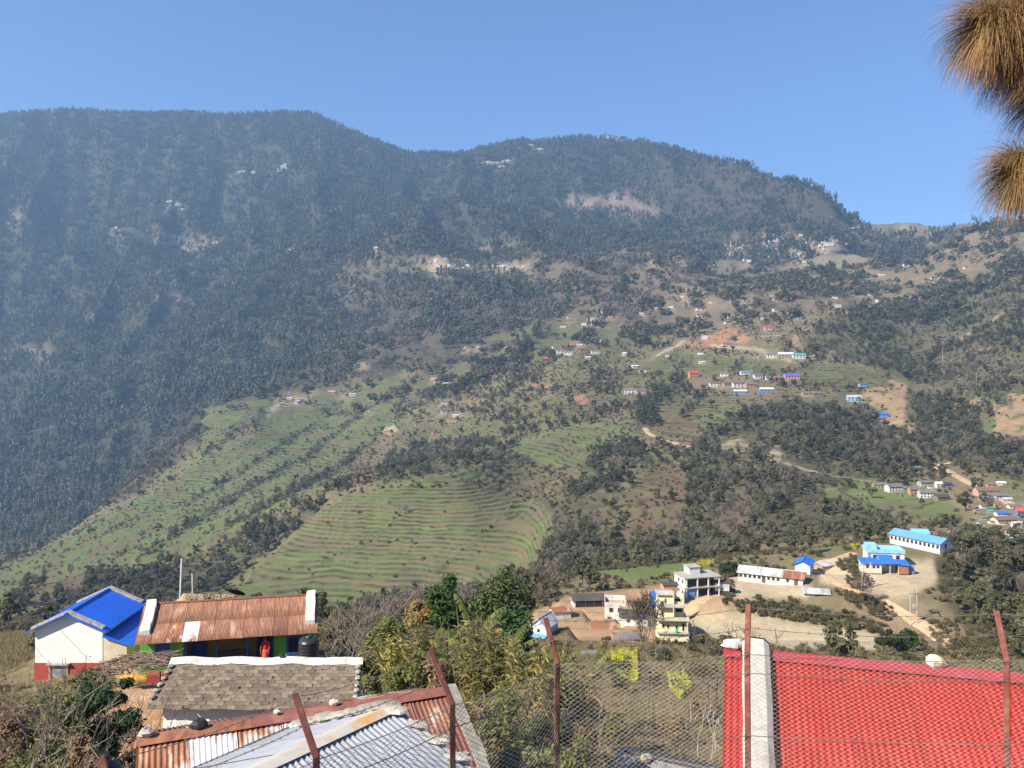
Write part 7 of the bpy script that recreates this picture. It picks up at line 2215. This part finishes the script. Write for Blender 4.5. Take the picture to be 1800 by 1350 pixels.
# ---- reeds and dry bamboo in the thicket
def reeds(label, px, d, ty, n, lm, seed, spread=0.5):
    rng = np.random.default_rng(seed)
    g_ = ground(px, d)
    h = (-(ty - 28 - HY) / F * d - g_.z) * 1.03
    t = thing('reed_clump', label, 'reeds', g_)
    mb = MB(); lp, ld = [], []
    for k in range(n):
        a = rng.uniform(0, 6.28); r_ = rng.uniform(0, spread)
        b_ = Vector((math.cos(a) * r_ * 0.5, math.sin(a) * r_ * 0.5, -0.2))
        hh_ = h * rng.uniform(0.65, 1.05)
        tip = b_ + Vector((math.cos(a) * r_ * 1.3 + rng.normal() * 0.1, math.sin(a) * r_ * 1.3 + rng.normal() * 0.1, hh_))
        m_ = b_.lerp(tip, 0.55) + Vector((-math.cos(a), -math.sin(a), 0)) * r_ * 0.25
        mb.tube([b_, m_, tip], [0.016, 0.013, 0.006], 4, cap=False)
        for q in range(40):
            f_ = rng.uniform(0.3, 1.0)
            p = b_.lerp(m_, f_ / 0.55) if f_ < 0.55 else m_.lerp(tip, (f_ - 0.55) / 0.45)
            lp.append(p); aa = rng.uniform(0, 6.28); ld.append((math.cos(aa), math.sin(aa), rng.uniform(-0.5, 0.7)))
    mb.build('stems', M_banst, t)
    lp, ld = np.array(lp), np.array(ld)
    ld /= np.linalg.norm(ld, axis=1, keepdims=True)
    L_ = rng.uniform(0.18, 0.38, len(lp))[:, None]
    sd_ = np.cross(ld, rng.normal(size=ld.shape)); sd_ /= np.linalg.norm(sd_, axis=1, keepdims=True)
    mid_ = lp + ld * L_ * 0.5
    v = np.stack([lp, mid_ + sd_ * 0.026, lp + ld * L_ - np.array((0, 0, 0.07)), mid_ - sd_ * 0.026], 1).reshape(-1, 3)
    tag(link('leaves', fast_mesh('leaves', v, np.arange(len(v)).reshape(-1, 4), lm), t), kind='stuff')
for i, (px, d, ty, n, lm, lb) in enumerate((
        (700, 32, 1140, 60, L_yellow, 'straw yellow reeds below the round olive tree'), (745, 33, 1125, 70, L_olive, 'yellow green reeds beneath the citrus tree'), (668, 33, 1150, 50, L_olive, 'olive reeds by the slate house gable end'),
        (835, 24, 1110, 60, L_olive, 'tall yellow green reeds among the banana plants'), (870, 25, 1130, 60, L_yellow, 'tall straw coloured reeds among the banana plants'), (905, 23, 1150, 60, L_olive, 'feathery reeds in front of the lower green tree'),
        (945, 22, 1165, 50, L_yellow, 'straw coloured reeds at the corner fence post'), (985, 24, 1175, 50, L_olive, 'green reeds behind the short banana plant'), (810, 20, 1225, 50, L_yellow, 'dry reeds just behind the rusty roof coping'), (1010, 27, 1195, 40, L_yellow, 'dry reeds at the edge of the stubble plot'))):
    reeds(lb, px, d, ty, n, lm, 700 + i)
# ---- shrubs of the yard
for i, (px, d, ty, w, n, lm, lb) in enumerate((
        (165, 24, 1180, 2.1, 5200, L_dark, 'big dark green shrub in front of the blue roofed house'), (215, 23, 1200, 1.5, 3600, L_dark, 'dark green shrub shading the brush shelter'), (90, 22, 1215, 1.7, 3600, L_olive, 'olive shrub with pale sprigs before the white wall'),
        (30, 21, 1235, 1.7, 2600, L_dry, 'dry brown shrub on the slope beside the dirt yard'), (120, 17, 1290, 1.3, 2600, L_dry, 'brown tangled shrub above the black barrel'), (55, 15, 1300, 1.2, 2400, L_olive, 'small olive shrub under the grey bare branches'),
        (-30, 26, 1190, 2.0, 2600, L_dry, 'dry thorny shrub on the slope outside the yard'))):
    g_ = ground(px, d)
    h = max(0.4, -(ty - HY) / F * d - g_.z)
    leafy_shrub('shrub', lb, px, d, h, w, n, 0.065, lm, 300 + i, stem=M_stem)
bare_shrub('leafless_tree', 'leafless grey tree with long crooked branches over the dirt yard', 42, 13, 3.6, 401, 0.45, 4, 5, 0.035, M_stem, 250, L_dry, 0.04, 'tree')
bare_shrub('leafless_tree', 'knobbly leafless tree in front of the white gable', 125, 27, 4.6, 402, 0.25, 3, 4, 0.05, M_stemdk, 60, L_dry, 0.05, 'tree')
bare_shrub('leafless_sapling', 'thin dark leafless sapling beside the rusty roof end', 232, 12.5, 2.9, 403, 0.12, 2, 2, 0.018, M_stemdk, 0, cat='tree')
bare_shrub('leafless_sapling', 'slim stick sapling in front of the slate roof', 372, 26, 3.6, 404, 0.08, 2, 1, 0.03, M_stemdk, 0, cat='tree')
bare_shrub('leafless_tree', 'spindly leafless tree beside the mustard plot', 1143, 44, 6.6, 405, 0.14, 4, 2, 0.05, M_stem, 0, cat='tree')
bare_shrub('leafless_tree', 'tall leafless tree rising behind the red roof coping', 1296, 48, 7.4, 406, 0.16, 4, 2, 0.05, M_stemdk, 0, cat='tree')
bare_shrub('leafless_tree', 'wispy leafless tree between the playing field and the green shed', 1256, 46, 6.0, 407, 0.16, 4, 2, 0.045, M_stemdk, 0, cat='tree')
bare_shrub('leafless_tree', 'dark purple brown leafless tree in front of the yellow building', 1132, 112, 6.4, 408, 0.4, 5, 6, 0.07, M_stemdk, 900, L_dry, 0.12, 'tree')
for i, (px, d, h) in enumerate(((1225, 30, 2.6), (1246, 29, 2.9), (1258, 30, 2.3))):
    bare_shrub('leafless_sapling', ('white barked forked sapling behind the grey shed', 'tallest white barked sapling behind the grey shed', 'white barked sapling bending over behind the grey shed')[i], px, d, h, 410 + i, 0.12, 2, 1, 0.022, M_polec, 0, cat='tree')
t1_ = tree_near('evergreen_tree', 'dense dark evergreen tree at the edge of the playing field', 1562, 128, 1095, 1124, 2.0, 2400, 0.22, L_dark, 421, sq=(1, 1, 1.2))
tree_near('evergreen_tree', 'rounder dark evergreen tree beside the one at the playing field edge', 1597, 128, 1100, 1127, 1.8, 2200, 0.22, L_dark, 422, sq=(1, 1, 1.1))
tree_near('evergreen_tree', 'bushy dark evergreen beside the unfinished frame building', 1283, 196, 980, 1004, 2.6, 2200, 0.28, L_dark, 423, sq=(1, 1, 0.95))

# ---- mustard in flower
M_mustard = leafmat('mustard flowers', (0.50, 0.41, 0.03), (0.27, 0.27, 0.04), 0.05, 0.1, 1.6)
M_mustard2 = leafmat('fading mustard flowers', (0.42, 0.37, 0.06), (0.30, 0.29, 0.07), 0.05, 0.2, 2.0)
def crop(name, label, poly, dmin, dmax, n, size, mat, hgt, seed):
    rng = np.random.default_rng(seed)
    p = np.array(poly, float)
    pts = []
    x0, y0 = p.min(0); x1, y1 = p.max(0)
    while len(pts) < n:
        x, y = rng.uniform(x0, x1), rng.uniform(y0, y1)
        ins = False
        for k in range(len(p)):
            (a, b), (c, d) = p[k], p[(k + 1) % len(p)]
            if (b > y) != (d > y) and x < (c - a) * (y - b) / (d - b) + a:
                ins = not ins
        if ins:
            h_ = hit(x, y, dmin, dmax)
            if dmin + 1 < h_.y < dmax - 1:
                pts.append((h_.x, h_.y, h_.z + hgt * rng.uniform(0.1, 1.2)))
            else:
                n -= 1
    v, q = leafquads(np.array(pts), size, rng, up=0.5, elong=1.3)
    return tag(link(name, fast_mesh(name, v, q, mat)), label, 'crop', None, 'stuff')
crop('mustard_flowers', 'bright yellow mustard plot in flower below the stone hut', [(1072, 1150), (1120, 1150), (1122, 1205), (1100, 1200), (1078, 1180)], 45, 130, 11000, 0.10, M_mustard, 0.7, 1)
crop('mustard_flowers', 'faded yellow mustard plot beside the green crop', [(1172, 1190), (1205, 1188), (1216, 1215), (1195, 1232), (1178, 1215)], 45, 110, 5000, 0.12, M_mustard2, 0.4, 2)
crop('mustard_flowers', 'small yellow mustard strip behind the unfinished frame building', [(1222, 985), (1256, 984), (1256, 996), (1228, 998)], 190, 340, 700, 0.26, M_mustard, 0.3, 3)
crop('mustard_flowers', 'yellow mustard patch behind the pale blue school', [(1492, 954), (1522, 952), (1522, 966), (1496, 966)], 190, 300, 700, 0.26, M_mustard, 0.3, 4)
crop('mustard_flowers', 'yellow mustard patch glimpsed beneath the citrus tree', [(748, 1128), (790, 1125), (830, 1120), (828, 1140), (770, 1150), (745, 1148)], 45, 150, 2600, 0.12, M_mustard, 0.6, 5)

# ---- crags showing through the mountain forest
M_crag = pmat('pale crag rock', (0.30, 0.27, 0.24), (0.20, 0.18, 0.16), 0.12, 0.95, 0.6, 1.5, c3=(0.38, 0.33, 0.28), scale3=0.04, coords='Object')
for i, (px, py, w_, lb) in enumerate(((432, 303, 30, 'pale crag beside a dark hollow high on the mountain'), (492, 306, 34, 'brownish crag above the shaded ravine'), (880, 294, 46, 'broad pale rock band under the middle summit'), (938, 268, 40, 'rock slabs just below the middle summit'), (1085, 252, 34, 'rocky outcrop on the skyline of the middle summit'), (315, 366, 34, 'reddish crag above the mountainside hamlet'), (1180, 262, 18, 'small rock step on the descending skyline'))):
    p = hit(px, py, 1600, 3700)
    k_ = p.y / F
    t = thing('rock_outcrop', lb, 'rock', p)
    for q in range(7):
        mb = rock(MB(), (0, 0, 0), w_ * k_ * rr.uniform(0.14, 0.26), rr, (1.5, 0.8, 0.62))
        o = mb.build('crag', M_crag, t)
        x_ = rr.uniform(-0.5, 0.5) * w_ * k_; y_ = rr.uniform(-4, 10)
        o.location = (x_, y_, float(zat(p.x + x_, p.y + y_)) - p.z + 3)

# ---- grass and litter on the near slopes
M_grass = leafmat('dry grass blades', (0.25, 0.19, 0.10), (0.165, 0.14, 0.068), 0.3, 0.2, 0.8)
def tuft(seed):
    rng = np.random.default_rng(seed)
    mb = MB()
    for k in range(16):
        a = rng.uniform(0, 6.28); e = rng.uniform(0.5, 1.4); l_ = rng.uniform(0.12, 0.32)
        b_ = Vector((rng.normal() * 0.08, rng.normal() * 0.08, -0.01))
        d_ = Vector((math.cos(a) * math.cos(e), math.sin(a) * math.cos(e), math.sin(e))) * l_
        s_ = Vector((-math.sin(a), math.cos(a), 0)) * 0.012
        mb.add([b_ - s_, b_ + s_, b_ + d_], [(0, 1, 2)])
    return mb.mesh('tuft', M_grass)
n = 60000
pxg = RNG.uniform(-130, 1930, n); dg = np.sqrt(RNG.uniform(13 ** 2, 125 ** 2, n))
xg = (pxg - CX) / F * dg
i_, j_ = gidx(pxg, dg)
soil = LC[i_, j_]
keep = soil[:, 0] < 0.30
for bx_, by_, br_ in ((BX[0], BX[1], 4.0), (-15.5, 47.5, 4.6), (-9.5, 32.5, 3.9)):
    keep &= (np.abs(xg - bx_) > br_) | (np.abs(dg - by_) > 2.8)
xg, dg = xg[keep], dg[keep]
n = len(xg)
scatter_object('dry_grass', 'dry grass and weeds on the slope below the fence', 'grass', [tuft(k) for k in range(4)], np.stack([xg, dg, zat(xg, dg)], -1), RNG.uniform(0, 6.28, n), RNG.uniform(0.6, 1.8, n), RNG.integers(0, 4, n))

# ============================================================ long needled pine beside the viewer
M_needle = leafmat('long pine needles', (0.42, 0.205, 0.10), (0.22, 0.13, 0.06), 0.1, 0.3, 9.0)
M_needle2 = leafmat('brown pine needles', (0.16, 0.105, 0.07), (0.10, 0.075, 0.05), 0.1, 0.15, 14.0)
ptx = P(2330, 1350, 2.9)
zg = float(zat(ptx.x, ptx.y))
t = thing('long_needled_pine', 'long needled pine with drooping brownish tufts reaching into the sky', 'pine tree', (ptx.x, ptx.y, zg))
hT = 4.2 - zg
MB().tube([(0, 0, -0.4), (0.05, 0.02, hT * 0.4), (0.0, 0, hT * 0.75), (0.02, 0, hT)], [0.17, 0.14, 0.1, 0.05], 12, cap=False).build('trunk', pmat('pine bark', (0.15, 0.10, 0.07), (0.07, 0.05, 0.04), 7, 0.95, 0.8, 0.03), t, True)
base = Vector((ptx.x, ptx.y, zg))
def shoot(a, b, c, r):
    mb = MB().tube([Vector(a) - base, Vector(b) - base, Vector(c) - base], [r, r * 0.7, r * 0.45], 7)
    mb.build('branch', M_stemdk, t)
D0 = 2.55
tips_ = [  # (branch start, middle, tip, needles, spread direction)
    (P(2330, 250, 2.9), P(2000, 60, 2.65), P(1738, 46, D0), 4200), (P(2000, 60, 2.65), P(1900, 90, 2.6), P(1792, 92, D0 + 0.05), 3600),
    (P(2330, 420, 2.9), P(2000, 290, 2.7), P(1790, 300, D0), 3800), (P(2000, 60, 2.65), P(1900, 10, 2.65), P(1800, -40, D0 + 0.1), 2200), (P(2000, 60, 2.65), P(1930, 130, 2.6), P(1832, 175, D0), 2600), (P(2000, 290, 2.7), P(1930, 300, 2.65), P(1845, 318, D0), 2600)]
NV, NQ, NV2, NQ2 = [], [], [], []
rng = np.random.default_rng(77)
cnt = [0, 0]
for ti, (a, b, c, n_) in enumerate(tips_):
    shoot(a, b, c, 0.016)
    ax = (c - b).normalized()
    f_ = rng.uniform(0, 1, n_) ** 0.7
    st = np.array(c)[None, :] - np.array(ax)[None, :] * ((1 - f_) * 0.20)[:, None]
    dv = rng.normal(size=(n_, 3))
    dv -= (dv @ np.array(ax))[:, None] * np.array(ax)[None, :] * 0.9
    dv /= np.linalg.norm(dv, axis=1, keepdims=True)
    fw = rng.uniform(0.3, 1.1, n_)
    d0 = dv * 0.8 + np.array(ax)[None, :] * fw[:, None]
    d0[:, 2] += 0.15
    d0 /= np.linalg.norm(d0, axis=1, keepdims=True)
    L_ = rng.uniform(0.12, 0.235, n_) * (1.0 if ti in (0, 1) else 0.85)
    K = 6
    pts = [st]
    dcur = d0.copy()
    for k in range(K):
        dcur[:, 2] -= 0.10 + 0.06 * k
        dcur /= np.linalg.norm(dcur, axis=1, keepdims=True)
        pts.append(pts[-1] + dcur * (L_ / K)[:, None])
    wv = np.cross(d0, rng.normal(size=(n_, 3))); wv /= np.linalg.norm(wv, axis=1, keepdims=True)
    W = 0.00085 * np.linspace(1.0, 0.35, K + 1)
    V = np.stack([np.stack([p - wv * w_, p + wv * w_], 1) for p, w_ in zip(pts, W)], 1).reshape(n_, -1, 3)
    b0 = np.arange(n_)[:, None] * (2 * (K + 1))
    Q = np.concatenate([b0 + np.array([[2 * k, 2 * k + 1, 2 * k + 3, 2 * k + 2]]) for k in range(K)])
    tag(link('needle_tuft', fast_mesh('needle_tuft', V.reshape(-1, 3) - np.array(base), Q, M_needle2 if ti in (3,) else M_needle), t), kind='stuff')
# ============================================================ scrub on the cut banks around the school grounds
bpts = []
for poly, n_ in (([(1285, 1056), (1420, 1068), (1560, 1100), (1548, 1114), (1430, 1098), (1300, 1076)], 330), ([(1468, 990), (1500, 976), (1532, 1028), (1500, 1038)], 110), ([(1470, 1040), (1520, 1045), (1580, 1080), (1560, 1092), (1490, 1062)], 110),
                 ([(1620, 1075), (1720, 1120), (1790, 1160), (1700, 1165), (1640, 1120)], 120), ([(1265, 1015), (1285, 1010), (1292, 1050), (1275, 1068)], 70), ([(1215, 1120), (1300, 1125), (1300, 1150), (1200, 1150)], 60)):
    k = 0
    while k < n_:
        x, y = RH.uniform(min(a for a, b in poly), max(a for a, b in poly)), RH.uniform(min(b for a, b in poly), max(b for a, b in poly))
        if inside(poly, x, y):
            h_ = hit(x, y, 100, 230)
            bpts.append((h_.x, h_.y, h_.z - 0.05)); k += 1
bpts = np.array(bpts)
n = len(bpts)
scatter_object('bank_scrub', 'dry brown scrub on the cut banks around the school grounds', 'scrub', [a for a, b in PROTO['bush']], bpts, RNG.uniform(0, 6.28, n), RNG.uniform(0.22, 0.62, n), RNG.integers(0, 3, n))
# ============================================================ haze in the valley air
xs0, xs1 = verts[:, 0].min() - 30, verts[:, 0].max() + 30
hz = MB().box(xs0, xs1, -60, 5300, verts[:, 2].min() - 1.0, 1120.0)
m, t, b = _nt('valley haze')
t.nodes.remove(b)
pv = N(t, 'ShaderNodeVolumePrincipled')
pv.inputs['Color'].default_value = (0.42, 0.67, 1.0, 1)
pv.inputs['Density'].default_value = HAZE
pv.inputs['Anisotropy'].default_value = 0.2
t.links.new(pv.outputs[0], [n for n in t.nodes if n.type == 'OUTPUT_MATERIAL'][0].inputs['Volume'])
h = hz.build('haze', m)
h['kind'] = 'stuff'
h['label'] = 'thin bluish haze hanging over the valley'
h.display_type = 'WIRE'
